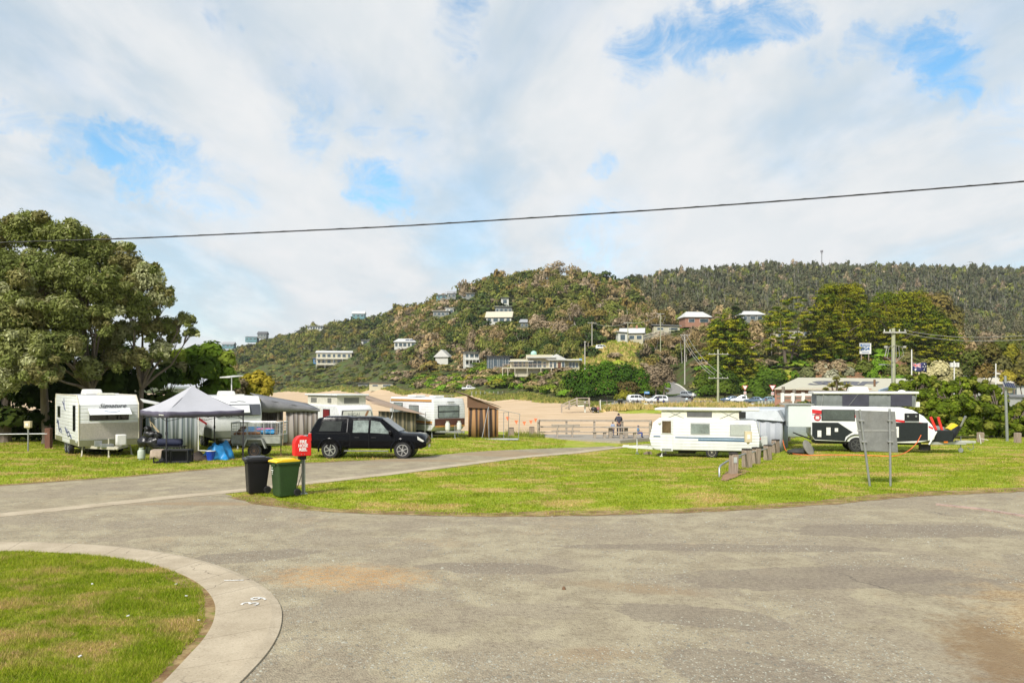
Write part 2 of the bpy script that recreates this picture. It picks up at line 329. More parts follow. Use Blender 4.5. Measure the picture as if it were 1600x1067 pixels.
# one rectilinear grid, finest near the campsite, reaching the horizon
def axis_pts(lim0, lim1, h0, g):
    a = [0.]; h = h0
    while a[-1] < lim1: a.append(a[-1]+h); h = max(h0, (a[-1]-35)*g) if a[-1] > 35 else h0
    b = [0.]; h = h0
    while b[-1] > lim0: b.append(b[-1]-h); h = max(h0, (-b[-1]-35)*g) if -b[-1] > 35 else h0
    return np.array(sorted(set(b+a)))
gx = axis_pts(-5000, 5000, .9, .03); gy = axis_pts(-600, 6000, .9, .022)
XX, YY = np.meshgrid(gx, gy); Z = gz(XX, YY)
rough_ = sm(66, 120, YY); Z = Z+rough_*(fbm(XX, YY, .06, 3)-.5)*1.2*(1-.8*sandw(XX, YY))+ sm(250, 500, YY)*(fbm(XX, YY, .012, 5)-.5)*9*sm(1.0, 1.25, YY/np.interp(800+F*XX/np.maximum(YY, 5), *FAREDGE))
nx, ny = len(gx), len(gy)
II = np.arange(nx*ny).reshape(ny, nx); quads = np.stack([II[:-1, :-1], II[:-1, 1:], II[1:, 1:], II[1:, :-1]], -1).reshape(-1, 4)
cxm = (XX[:-1, :-1]+XX[1:, 1:]).ravel()/2; cym = (YY[:-1, :-1]+YY[1:, 1:]).ravel()/2
SW = sandw(XX, YY).ravel()
PXX = 800+F*XX/np.maximum(YY, 5)
LW = (1-sm(60, 72, YY)).ravel()              # mown lawn near
lawnfar = (sm(128, 136, YY)*(1-sm(160, 170, YY))*sm(940, 960, PXX)*(1-sm(1180, 1210, PXX))).ravel()
spur = (sm(225, 245, YY)*(1-sm(285, 310, YY))*sm(893, 905, PXX)*(1-sm(975, 1010, PXX))).ravel()
clear2 = (sm(205, 212, YY)*(1-sm(222, 235, YY))*sm(1130, 1150, PXX)*(1-sm(1200, 1290, PXX))).ravel()
DW = (sm(196, 205, YY)*(1-sm(226, 236, YY))*sm(1230, 1270, PXX)*(1-sm(1440, 1480, PXX))).ravel()*.8  # bare red bank
DW = np.maximum(DW, (sm(560, 600, YY)*(1-sm(640, 700, YY))*sm(340, 370, PXX)*(1-sm(420, 450, PXX))).ravel()*.8)
LW = np.maximum.reduce([LW, lawnfar, spur*.95, clear2*.8])
def M_ground(name='ground_cover'):
    m, nt, o = new_mat(name)
    gp = nd(nt, 'ShaderNodeNewGeometry').outputs['Position']
    A = nd(nt, 'ShaderNodeAttribute', {'attribute_name': 'tint'}).outputs['Vector']; s = nd(nt, 'ShaderNodeSeparateXYZ', None, Vector=A)
    c = grass_color(nt, gp)
    na = noise(nt, gp, .15, 5, .6); nb = noise(nt, gp, 1.1, 5, .65)
    scrub = mix(nt, ramp(nt, nb, .35, .65), (.030, .042, .012), (.11, .085, .04)); scrub = mix(nt, ramp(nt, na, .4, .6), scrub, (.06, .09, .02))
    sand = mix(nt, ramp(nt, noise(nt, mapping(nt, gp, (.35, 1.6, 1)), .35, 6, .65), .35, .68), (.44, .32, .195), (.58, .44, .295)); sand = mix(nt, mth(nt, 'MULTIPLY', ramp(nt, noise(nt, mapping(nt, gp, (.15, 1, 1)), .22, 3, .5), .6, .66), .35), sand, (.36, .26, .16))
    dirt = mix(nt, ramp(nt, nb, .35, .65), (.10, .07, .04), (.26, .13, .06))
    jit = mth(nt, 'MULTIPLY', mth(nt, 'SUBTRACT', noise(nt, gp, .6, 5, .65), .5), .9)
    fl = ramp(nt, mth(nt, 'ADD', s.outputs[1], jit), .45, .55); fs = ramp(nt, mth(nt, 'ADD', s.outputs[0], jit), .47, .53); fd = ramp(nt, mth(nt, 'ADD', s.outputs[2], jit), .45, .6)
    c = mix(nt, fl, scrub, c); c = mix(nt, fd, c, dirt); c = mix(nt, fs, c, sand)
    p = nd(nt, 'ShaderNodeBsdfPrincipled', None, Base_Color=c, Roughness=.95); p.inputs['Specular IOR Level'].default_value = .15
    h = mth(nt, 'ADD', noise(nt, gp, 28, 4, .7), mth(nt, 'MULTIPLY', noise(nt, gp, 1.2, 4, .6), 3.))
    bn = nd(nt, 'ShaderNodeBump', None, Strength=.45, Distance=.03, Height=h); nt.links.new(bn.outputs[0], p.inputs['Normal'])
    nt.links.new(p.outputs[0], o.inputs[0]); return m
def grass_color(nt, gp):
    a = noise(nt, gp, .33, 6, .62); b = noise(nt, gp, 1.7, 5, .65); f = noise(nt, gp, 9., 4, .7); g = noise(nt, mapping(nt, gp, (.8, 1.2, 1)), .55, 6, .72)
    c = mix(nt, ramp(nt, b, .32, .68), (.125, .172, .013), (.205, .240, .026))
    c = mix(nt, mth(nt, 'MULTIPLY', ramp(nt, f, .42, .66), .7), c, (.26, .275, .05))
    c = mix(nt, mth(nt, 'MULTIPLY', ramp(nt, noise(nt, gp, 3.5, 5, .7), .54, .66), .45), c, (.07, .115, .01))
    c = mix(nt, mth(nt, 'MULTIPLY', ramp(nt, a, .40, .62), .40), c, (.10, .150, .012))
    c = mix(nt, mth(nt, 'MULTIPLY', ramp(nt, g, .49, .60), .85), c, (.30, .235, .085))
    c = mix(nt, mth(nt, 'MULTIPLY', ramp(nt, mth(nt, 'ADD', g, mth(nt, 'MULTIPLY', f, .25)), .80, .92), .75), c, (.25, .15, .07))
    c = nd(nt, 'ShaderNodeHueSaturation', None, Value=1.42, Saturation=1.04, Color=c).outputs[0]
    return c
MG = M_ground(); ATT = np.stack([SW, LW, DW], -1)
Vall = np.stack([XX.ravel(), YY.ravel(), Z.ravel()], -1)
cs = sandw(cxm, cym)
reg = np.where(cym < 66, 0, np.where(cs > .5, 1, 2)); reg = np.where((cs <= .5) & (cym < 130) & (cym >= 66), 0, reg)
for r, nm in ((0, 'ground'), (1, 'beach'), (2, 'hillside')):
    q = quads[reg == r]; u, inv = np.unique(q, return_inverse=True)
    me = np_mesh(nm, Vall[u], 4, MG, ATT[u], True, inv.reshape(-1, 4)); tag(link(bpy.data.objects.new(nm, me)), kind='structure')
# sea beyond the trees on the left
sea = MB().add([(-4900, 95, -3.2), (4900, 95, -3.2), (4900, 5900, -3.2), (-4900, 5900, -3.2)], [(0, 1, 2, 3)])
tag(sea.build('sea', M('sea_water', (.05, .16, .19), .12, 0, .3, .05, bump=.4, bscale=.6), fix=False), kind='structure')

# ---------------------------------------------------------------- flat sheets that follow the ground
def inpoly(px, py, poly):
    c = np.zeros(len(px), bool); n = len(poly); j = n-1
    for i in range(n):
        xi, yi = poly[i]; xj, yj = poly[j]
        if yi != yj: c ^= ((yi > py) != (yj > py)) & (px < (xj-xi)*(py-yi)/(yj-yi)+xi)
        j = i
    return c
def ragged(poly, step, amp, seed=0, skip=lambda x, y: False):
    out = []
    n = len(poly)
    for i in range(n):
        a = np.array(poly[i]); b = np.array(poly[(i+1) % n]); L = np.linalg.norm(b-a); k = max(1, int(L/step)) if min(a[1], b[1]) > 0 and max(a[1], b[1]) < 70 else max(1, int(L/3))
        nrm = np.array((-(b-a)[1], (b-a)[0]))/max(L, 1e-6)
        for t in range(k):
            p = a+(b-a)*t/k; d = (fbm(p[0], p[1], 1.3, seed)-.5)*2*amp+(vnoise(p[0], p[1], 6, seed)-.5)*amp*.7
            out.append(tuple(p+nrm*d))
    return out
def chaikin(pts, closed=False, n=2):
    for _ in range(n):
        q = []; m = len(pts)
        for i in range(m if closed else m-1):
            a = np.array(pts[i]); b = np.array(pts[(i+1) % m]); q += [tuple(a*.75+b*.25), tuple(a*.25+b*.75)]
        if not closed: q = [pts[0]]+q+[pts[-1]]
        pts = q
    return pts
def sheet_poly(name, poly, off, mat, step=1., thick=0., zf=gz):
    P = np.array(poly); x0, y0 = P.min(0); x1, y1 = P.max(0)
    ax, ay = np.meshgrid(np.arange(x0+.5, x1, step), np.arange(y0+.5, y1, step)); ax = ax.ravel()+.01; ay = ay.ravel()+.013
    m = inpoly(ax, ay, poly); ip = list(zip(ax[m], ay[m]))
    allp = [Vector(p) for p in poly]+[Vector(p) for p in ip]; n = len(poly)
    vs, es, fs, *_ = delaunay_2d_cdt(allp, [(i, (i+1) % n) for i in range(n)], [], 1, 1e-4)
    X = np.array([v.x for v in vs]); Y = np.array([v.y for v in vs]); Zs = zf(X, Y)+off
    mb = MB().add(list(zip(X, Y, Zs)), fs)
    if thick:
        k = len(mb.v)
        pz = [(p[0], p[1], float(zf(p[0], p[1])+off)) for p in poly]; pb = [(a, b, c-thick) for a, b, c in pz]
        m_ = len(poly); mb.add(pz+pb, [(i, (i+1) % m_, m_+(i+1) % m_, m_+i) for i in range(m_)])
    o = mb.build(name, mat, fix=False); return o
def pts(L): return [PG(a, b) for a, b in L]
def M_road():
    m, nt, o = new_mat('weathered_asphalt')
    gp = nd(nt, 'ShaderNodeNewGeometry').outputs['Position']
    a = noise(nt, gp, .35, 7, .62, .3); b = noise(nt, gp, 1.4, 6, .65); f = noise(nt, gp, 15, 5, .82); k = noise(nt, gp, 6, 4, .7)
    vo = nd(nt, 'ShaderNodeTexVoronoi', None, Vector=gp, Scale=42.)
    c = mix(nt, ramp(nt, b, .36, .64), (.25, .208, .142), (.35, .303, .205))
    c = mix(nt, mth(nt, 'MULTIPLY', ramp(nt, a, .50, .53), .5), c, (.225, .184, .138))          # smooth sealed patches
    c = mix(nt, mth(nt, 'MULTIPLY', ramp(nt, noise(nt, mapping(nt, gp, (1, 1, 1), (0, 0, 1.)), .6, 6, .7), .58, .66), .5), c, (.33, .255, .16))  # sandy film
    c = mix(nt, mth(nt, 'MULTIPLY', ramp(nt, f, .45, .65), .45), c, (.41, .365, .26))
    spk = ramp(nt, f, .45, .32); c = mix(nt, mth(nt, 'MULTIPLY', spk, .6), c, (.065, .058, .045))
    c = mix(nt, mth(nt, 'MULTIPLY', mth(nt, 'MULTIPLY', ramp(nt, vo.outputs['Distance'], .30, .1), ramp(nt, k, .45, .6)), .6), c, (.40, .385, .32))
    s = nd(nt, 'ShaderNodeSeparateXYZ', None, Vector=gp)
    def blob(cx, cy, rx, ry, rot, lo=1.25, hi=.45, amp=1.1, sc=2.2):
        v = vmath(nt, 'SUBTRACT', gp, (cx, cy, 0)).outputs[0]; v = mapping(nt, v, (1, 1, 0), (0, 0, rot)); v = mapping(nt, v, (1/rx, 1/ry, 0))
        d = vmath(nt, 'LENGTH', v).outputs['Value']; d = mth(nt, 'ADD', d, mth(nt, 'MULTIPLY', mth(nt, 'SUBTRACT', noise(nt, gp, sc, 5, .7), .5), amp)); return ramp(nt, d, lo, hi)
    for q in ((4.9, 12.9, 2.3, .75, -.12), (-.3, 13.5, 1.3, .42, .1), (2.5, 10.7, 1.15, .5, .35), (8.4, 17., 2.6, .8, 0.), (2.6, 8.7, 1., .6, .3), (7.2, 12.2, 1.6, .7, .2), (-4.8, 14.4, 1.2, .5, -.4), (4.2, 15.2, 3., .35, .05)):
        c = mix(nt, mth(nt, 'MULTIPLY', blob(*q, 1.06, .95, 1.15, 1.6), .62), c, mix(nt, ramp(nt, f, .42, .62), (.175, .145, .112), (.235, .195, .15)))
    strw = mth(nt, 'MULTIPLY', blob(-2.65, 12.9, 1.6, 1.0, .2, 1.1, .4, 1.6, 5.), ramp(nt, noise(nt, mapping(nt, gp, (1, 3, 1), (0, 0, .5)), 11, 4, .7), .42, .6))
    c = mix(nt, mth(nt, 'MULTIPLY', strw, .85), c, (.46, .25, .09))
    c = mix(nt, mth(nt, 'MULTIPLY', blob(5.75, 9.2, .75, 1.7, .3, 1.25, .35, 2.0, 3.5), .75), c, (.20, .125, .06))     # rusty earth on the verge
    c = mix(nt, mth(nt, 'MULTIPLY', blob(7.6, 9.9, 1.4, 2.8, .2, 1.25, .5, 1.8, 2.), .7), c, mix(nt, ramp(nt, f, .4, .6), (.26, .16, .07), (.44, .33, .18)))
    c = mix(nt, mth(nt, 'MULTIPLY', blob(1.9, 12.2, 1.3, .35, .35, 1.2, .3, 1.6, 4.), .5), c, (.27, .19, .11))
    c = mix(nt, mth(nt, 'MULTIPLY', blob(1.0, 9.2, .6, .3, 0., 1.2, .3, 1.6, 4.), .4), c, (.25, .17, .10))
    for q in ((-8., 20.9, 2.2, .35, 0.), (-4.5, 33.6, 4., .6, .05), (2., 39.5, 6, 2., .1), (-1., 37.5, 5, 1., .1)):
        c = mix(nt, mth(nt, 'MULTIPLY', blob(*q, 1.2, .5, 1.2), .6), c, (.30, .21, .12))
    # cracks
    vc = nd(nt, 'ShaderNodeTexVoronoi', {'feature': 'DISTANCE_TO_EDGE'}, Vector=vmath(nt, 'ADD', gp, vmath(nt, 'SCALE', nd(nt, 'ShaderNodeTexNoise', None, Vector=gp, Scale=1.5, Detail=5.).outputs['Color'], None, .9).outputs[0]).outputs[0], Scale=.33)
    cr = mth(nt, 'MULTIPLY', ramp(nt, vc.outputs['Distance'], .010, .003), ramp(nt, noise(nt, gp, .25, 3, .5), .58, .66)); c = mix(nt, mth(nt, 'MULTIPLY', cr, .45), c, (.06, .05, .045))
    p = nd(nt, 'ShaderNodeBsdfPrincipled', None, Base_Color=c, Roughness=.92); p.inputs['Specular IOR Level'].default_value = .2
    h = mth(nt, 'ADD', mth(nt, 'MULTIPLY', f, .8), mth(nt, 'SUBTRACT', mth(nt, 'MULTIPLY', b, 2.2), mth(nt, 'MULTIPLY', vo.outputs['Distance'], 1.2)))
    bn = nd(nt, 'ShaderNodeBump', None, Strength=.55, Distance=.02, Height=h); nt.links.new(bn.outputs[0], p.inputs['Normal'])
    nt.links.new(p.outputs[0], o.inputs[0]); return m
def M_concrete(name='kerb_concrete', c0=(.35, .29, .205), c1=(.46, .39, .285)):
    m, nt, o = new_mat(name)
    gp = nd(nt, 'ShaderNodeNewGeometry').outputs['Position']
    c = mix(nt, ramp(nt, noise(nt, gp, 1.3, 6, .65), .3, .7), c0, c1)
    f = noise(nt, gp, 38, 4, .75); c = mix(nt, mth(nt, 'MULTIPLY', ramp(nt, f, .55, .7), .45), c, (.60, .54, .44)); c = mix(nt, mth(nt, 'MULTIPLY', ramp(nt, f, .45, .32), .65), c, (.16, .13, .10))
    vc = nd(nt, 'ShaderNodeTexVoronoi', {'feature': 'DISTANCE_TO_EDGE'}, Vector=vmath(nt, 'ADD', gp, vmath(nt, 'SCALE', nd(nt, 'ShaderNodeTexNoise', None, Vector=gp, Scale=3., Detail=5.).outputs['Color'], None, .5).outputs[0]).outputs[0], Scale=.75)
    c = mix(nt, mth(nt, 'MULTIPLY', mth(nt, 'MULTIPLY', ramp(nt, vc.outputs['Distance'], .012, .004), ramp(nt, noise(nt, gp, .5, 2, .5), .52, .6)), .7), c, (.1, .08, .06))
    c = mix(nt, mth(nt, 'MULTIPLY', ramp(nt, noise(nt, gp, .7, 6, .7), .55, .8), .4), c, (.36, .28, .19))
    p = nd(nt, 'ShaderNodeBsdfPrincipled', None, Base_Color=c, Roughness=.9); p.inputs['Specular IOR Level'].default_value = .2
    bn = nd(nt, 'ShaderNodeBump', None, Strength=.4, Distance=.008, Height=f); nt.links.new(bn.outputs[0], p.inputs['Normal'])
    nt.links.new(p.outputs[0], o.inputs[0]); return m
MROAD = M_road(); MKERB = M_concrete()
edge_lawn = pts([(352, 771), (364, 777), (400, 787), (480, 797), (600, 803), (750, 807), (900, 806), (1000, 803), (1150, 797), (1300, 787), (1420, 776), (1600, 768), (1800, 758)])
edge_left = pts([(-300, 772), (0, 759), (100, 752), (200, 745), (300, 736), (380, 729), (440, 725), (500, 723), (560, 720), (660, 714), (730, 707), (800, 703), (880, 700), (955, 697)])
strip_far = pts([(960, 698), (860, 709), (740, 723), (600, 740), (480, 753), (375, 765)])
road_poly = edge_left+strip_far+edge_lawn+[(34, 24), (40, 6), (34, -6), (-34, -6), (-40, 10), (-34, 22)]
tag(sheet_poly('road', ragged(road_poly, .22, .10, 2), .014, MROAD), kind='structure')
# concrete drain strip between the track and the lawn
def strip(line, w, off, name, thick=.1, mat=None, side=-1, step=.6):
    L = []
    for i in range(len(line)-1):
        a = np.array(line[i]); b = np.array(line[i+1]); k = max(1, int(np.linalg.norm(b-a)/step)); L += [a+(b-a)*t/k for t in range(k)]
    L.append(np.array(line[-1])); mb = MB(); rows = []
    for i, p in enumerate(L):
        d = L[min(i+1, len(L)-1)]-L[max(i-1, 0)]; d /= np.linalg.norm(d); n = np.array((-d[1], d[0]))*side
        q = p+n*w; z0 = G(*p)+off; z1 = G(*q)+off; rows.append([(p[0], p[1], z0-thick), (p[0], p[1], z0), (*((p+q)/2), (z0+z1)/2+.002), (q[0], q[1], z1), (q[0], q[1], z1-thick)])
    mb.sheet(rows); o = mb.build(name, mat or MKERB); return o
drain = chaikin(pts([(-150, 818), (0, 803), (130, 790), (270, 775), (375, 765), (480, 753), (600, 740), (740, 723), (860, 709), (962, 698), (1010, 694)]))
tag(strip(drain, .62, .026, 'drain_kerb', side=-1), kind='structure')
# kerbed island at the lower left
outer = [(-420, 848), (-200, 846), (0, 848), (100, 850), (200, 857), (290, 871), (355, 890), (408, 915), (440, 945), (441, 980), (425, 1015), (395, 1050), (350, 1095), (250, 1180)]
inner = [(-420, 864), (-200, 863), (0, 865), (100, 868), (190, 877), (262, 893), (312, 916), (337, 945), (336, 975), (320, 1005), (292, 1035), (262, 1068), (210, 1120), (120, 1200)]
o_ = pts(outer); i_ = pts(inner)
oc = chaikin(o_); ic = chaikin(i_)
def resample(L, n):
    L = np.array(L); d = np.r_[0, np.cumsum(np.linalg.norm(np.diff(L, axis=0), axis=1))]; t = np.linspace(0, d[-1], n); return np.stack([np.interp(t, d, L[:, 0]), np.interp(t, d, L[:, 1])], -1)
oc = resample(oc, 161); ic = resample(ic, 161); k_ = MB()
for s0 in range(0, 160, 10):          # separate slabs with narrow joints
    rows = []
    for i in range(s0, s0+11):
        e = .022 if i == s0 else (-.022 if i == s0+10 else 0)
        a = oc[i]+(oc[min(i+1, 160)]-oc[max(i-1, 0)])*e; b = ic[i]+(ic[min(i+1, 160)]-ic[max(i-1, 0)])*e
        m1 = a*.85+b*.15; rows.append([(*a, -.08), (*a, .035), (*m1, .055), (*b, .065), (*b, -.08)])
    k_.sheet(rows); k_.add(rows[0], [(0, 1, 2, 3, 4)]); k_.add(rows[-1], [(4, 3, 2, 1, 0)])
tag(k_.build('kerb', MKERB), kind='structure')
MLAWN = MG
isl_poly = [tuple(p) for p in ic]+[(-9, 2), (-40, 2), (-40, 14.4)]
def M_lawn():
    m, nt, o = new_mat('lawn_turf'); gp = nd(nt, 'ShaderNodeNewGeometry').outputs['Position']; c = grass_color(nt, gp)
    c = mix(nt, .35, c, (.16, .13, .05))
    p = nd(nt, 'ShaderNodeBsdfPrincipled', None, Base_Color=c, Roughness=.95); p.inputs['Specular IOR Level'].default_value = .1
    bn = nd(nt, 'ShaderNodeBump', None, Strength=.6, Distance=.03, Height=noise(nt, gp, 30, 4, .7)); nt.links.new(bn.outputs[0], p.inputs['Normal']); nt.links.new(p.outputs[0], o.inputs[0]); return m
tag(sheet_poly('island_lawn', ragged(isl_poly, .12, .05, 5), .05, M_lawn()), kind='structure')
# bleached straw and soil fringe where the lawn meets the road
def M_fringe():
    m, nt, o = new_mat('lawn_fringe'); gp = nd(nt, 'ShaderNodeNewGeometry').outputs['Position']
    c = mix(nt, ramp(nt, noise(nt, gp, 2.2, 5, .7), .35, .65), (.34, .25, .12), (.17, .10, .05)); c = mix(nt, ramp(nt, noise(nt, gp, 5, 5, .7), .52, .64), c, (.15, .17, .03))
    p = nd(nt, 'ShaderNodeBsdfPrincipled', None, Base_Color=c, Roughness=.95); p.inputs['Specular IOR Level'].default_value = .1
    bn = nd(nt, 'ShaderNodeBump', None, Strength=.6, Distance=.03, Height=noise(nt, gp, 24, 4, .7)); nt.links.new(bn.outputs[0], p.inputs['Normal']); nt.links.new(p.outputs[0], o.inputs[0]); return m
MFR = M_fringe()
def fringe(line, w, name, seed, off=.02, amp=.16):
    L = resample(line, max(20, int(sum(np.linalg.norm(np.diff(np.array(line), axis=0), axis=1))/.2))); a = []; b = []
    for i, p in enumerate(L):
        d = L[min(i+1, len(L)-1)]-L[max(i-1, 0)]; d /= np.linalg.norm(d); n = np.array((-d[1], d[0]))
        ww = w*(.35+1.3*fbm(p[0], p[1], .5, seed)); j = (fbm(p[0], p[1], 1.4, seed+3)-.5)*amp*2; a.append(tuple(p+n*(ww+j))); b.append(tuple(p-n*(.12-j)))
    return tag(sheet_poly(name, a+b[::-1], off, MFR), kind='structure')
fringe(edge_lawn[1:], .55, 'verge', 4); fringe([p for p in edge_left if p[0] < -5], .30, 'verge', 6)
fringe([tuple(p) for p in ic[92:]][::-1], .20, 'verge', 9, .062, .10)
HOLE = [tuple(p) for p in ic[92:]]+[(p[0]-.04-.18*float(fbm(p[0], p[1], .8, 2)), p[1]+.08) for p in ic[92:][::-1]]
# worn dirt beside the first bollard, and a broken kerb edging on the right
tag(sheet_poly('dirt_patch', ragged(chaikin(pts([(1123, 751), (1135, 737), (1160, 733), (1172, 738), (1150, 746), (1135, 752)]), True), .1, .06, 3), .03, M('dirt', (.26, .15, .08), .95, 0, .3, 3, .5)), kind='structure')
tag(strip(pts([(1465, 789), (1530, 796), (1600, 807), (1700, 820)]), .12, .05, 'edging_strip', mat=M('old_edging', (.33, .24, .2), .9, 0, .3, 4), side=-1), kind='structure')

# ---------------------------------------------------------------- grass blades, gravel
def M_blade():
    m, nt, o = new_mat('grass_blade'); gp = nd(nt, 'ShaderNodeNewGeometry').outputs['Position']; c = grass_color(nt, gp)
    at = nd(nt, 'ShaderNodeAttribute', {'attribute_name': 'tint'}).outputs['Color']; c = mix(nt, 1., c, at, 'MULTIPLY')
    d = nd(nt, 'ShaderNodeBsdfDiffuse', None, Color=c); t = nd(nt, 'ShaderNodeBsdfTranslucent', None, Color=c)
    s = nd(nt, 'ShaderNodeMixShader', None, _0=.4, _1=d.outputs[0], _2=t.outputs[0]); nt.links.new(s.outputs[0], o.inputs[0]); return m
MBL = M_blade()
def blades(name, poly, dens, hgt, wid, label, zoff=0., holes=(), dry=.0):
    P = np.array(poly); x0, y0 = P.min(0); x1, y1 = P.max(0); V = []; T = []
    n = int((x1-x0)*(y1-y0)*dens(0, 0, True)); x = RG.uniform(x0, x1, n); y = RG.uniform(y0, y1, n)
    px = 800+F*x/np.maximum(y, .5); keep = (y > 6) & (px > -120) & (px < 1720) & (RG.random(n) < dens(x, y, False)/dens(0, 0, True))
    x, y = x[keep], y[keep]; m = inpoly(x, y, poly)
    for h in holes: m &= ~inpoly(x, y, h)
    x, y = x[m], y[m]; n = len(x); z = gz(x, y)+zoff
    nn = fbm(x, y, 1.6, 11)**2*1.6+fbm(x, y, .5, 12)*.4; h = hgt*RG.uniform(.5, 1.25, n)*(.35+1.1*nn); w = wid*RG.uniform(.7, 1.3, n)*np.clip(y/14, 1, 3)
    a = RG.uniform(0, 6.283, n); dx, dy = np.cos(a)*w/2, np.sin(a)*w/2; lx, ly = RG.normal(0, .5, n)*h, RG.normal(0, .5, n)*h
    V = np.empty((n, 3, 3)); V[:, 0] = np.stack([x-dx, y-dy, z], -1); V[:, 1] = np.stack([x+dx, y+dy, z], -1); V[:, 2] = np.stack([x+lx, y+ly, z+h], -1)
    k = RG.uniform(.85, 1.5, n); dr = (RG.random(n) < .16+dry); t = np.stack([k*np.where(dr, 1.5, 1), k*np.where(dr, 1.15, 1), k*np.where(dr, 2.4, 1)], -1)
    T = np.repeat(t, 3, 0).reshape(n, 3, 3); T[:, :2] *= .9
    me = np_mesh(name, V.reshape(-1, 3), 3, MBL, T.reshape(-1, 3)); return tag(link(bpy.data.objects.new(name, me)), label, 'grass', kind='stuff')
blades('island_grass', [tuple(p) for p in ic]+[(-9, 6), (-16, 6), (-16, 14.6)], lambda x, y, mx: 5200. if mx else 5200.*np.clip((10./y)**1.3, 0, 1), .045, .009, 'short mown grass inside the curved kerb', .055, (HOLE,))
centre_poly = [tuple(p) for p in strip_far][::-1]+[PG(1010, 690), (10, 58), (45, 60), (50, 30), (34, 25)]+[tuple(p) for p in edge_lawn][::-1]
centre_poly = [(p[0], p[1]) for p in pts([(375, 770), (480, 757), (600, 744), (740, 727), (860, 712), (962, 701)])]+[(8, 58), (45, 60), (50, 24)]+edge_lawn[::-1][1:]
blades('centre_grass', centre_poly, lambda x, y, mx: 650. if mx else 650.*np.clip((22./y)**2.2, 0, 1), .045, .012, 'mown lawn between the road and the track', .0)
left_poly = [(p[0], p[1]) for p in edge_left if p[0] < 3]+[(4, 57), (-35, 57), (-45, 36)]
blades('camp_grass', left_poly, lambda x, y, mx: 260. if mx else 260.*np.clip((28./y)**2., 0, 1), .055, .013, 'lawn under the caravans left of the track', .0)
def pebbles():
    n = 42000; y = 8+RG.random(n)**1.4*16; x = RG.uniform(-1, 1, n)*(y*.68+1); m = inpoly(x, y, road_poly) & ~inpoly(x, y, [tuple(p) for p in oc]+[(-12, 2), (-40, 2), (-40, 15)]) & (fbm(x, y, .7, 21) > .47)
    x, y = x[m], y[m]; n = len(x); s = RG.uniform(.004, .011, n)*(1+(RG.random(n) > .97)*1.); z = np.full(n, .014)
    base = np.array([(-1, -1, 0), (1, -1, 0), (1, 1, 0), (-1, 1, 0), (0, 0, 1.1)]); a = RG.uniform(0, 6.28, n); ca, sa = np.cos(a), np.sin(a)
    B = base[None]*np.stack([s*RG.uniform(.7, 1.5, n), s, s*RG.uniform(.6, 1, n)], -1)[:, None, :]
    V = np.stack([B[..., 0]*ca[:, None]-B[..., 1]*sa[:, None]+x[:, None], B[..., 0]*sa[:, None]+B[..., 1]*ca[:, None]+y[:, None], B[..., 2]+z[:, None]], -1)
    idx = (np.arange(n)[:, None, None]*5+np.array([(0, 1, 4), (1, 2, 4), (2, 3, 4), (3, 0, 4)])[None]).reshape(-1, 3)
    t = np.repeat(RG.uniform(.5, 1.4, n)[:, None]*np.array([(.27, .26, .21)]), 5, 0)
    m_, nt, o = new_mat('gravel_stone'); at = nd(nt, 'ShaderNodeAttribute', {'attribute_name': 'tint'}).outputs['Color']
    p = nd(nt, 'ShaderNodeBsdfPrincipled', None, Base_Color=at, Roughness=.9); nt.links.new(p.outputs[0], o.inputs[0])
    tag(link(bpy.data.objects.new('gravel', np_mesh('gravel', V.reshape(-1, 3), 3, m_, t, False, idx))), 'loose grey gravel scattered over the road', 'gravel', kind='stuff')
pebbles()
# sprayed number on the kerb
SPR = M('spray_paint', (.56, .55, .52), .8, 0, .45, 14); t = thing('painted_number', 'white sprayed number 39 on the curved kerb', 'painted mark', (-3.62, 11.25, .066), R(82))
for ch, x in (('3', -.13), ('9', .13)): MB().text(ch, .36, Matrix.Translation((x, 0, 0)) @ Matrix.Diagonal((1.1, 1, 1, 1)), 0, .002).build('digit', SPR, t)
tag(MB().box((-4.35, 12.45, .066), (.3, .03, .004), 0, .1).build('painted_dash', SPR), 'short white sprayed dash on the kerb above the number', 'painted mark')
# ================================================================ houses on the hill
HB = []   # (px0, px1, py0, py1, D): sight lines kept open
WHITE = M('render_white', (.50, .50, .46), .7, 0, .06, .4); CREAM = M('render_cream', (.44, .41, .29), .75, 0, .08, .4); GREYW = M('weatherboard_grey', (.20, .21, .20), .7, 0, .15, .5)
BRICK = M_bands('brick_wall', (.34, .17, .11), None, 2, .09, .5, .85, .4); DARKM = M('dark_metal', (.035, .037, .04), .45, .2, .2, 1.); TEAL = M('teal_wall', (.10, .22, .24), .6, 0, .1, .5)
BLUEW = M('blue_wall', (.04, .16, .34), .6, 0, .1, .5); GLASS = M_glass('house_glass', (.05, .075, .09), .08)
RWHITE = M_bands('roof_white', (.56, .56, .54), None, 'xy', .4, .5, .4, .5); RGREY = M_bands('roof_grey', (.30, .31, .32), None, 'xy', .4, .5, .45, .5); RCREAM = M_bands('roof_cream', (.55, .50, .38), None, 'xy', .35, .5, .5, .5)
RDARK = M_bands('roof_dark', (.09, .09, .095), None, 'xy', .4, .5, .5, .5); TIMB = M_wood('timber_grey'); FASC = M('fascia', (.7, .7, .67), .5)
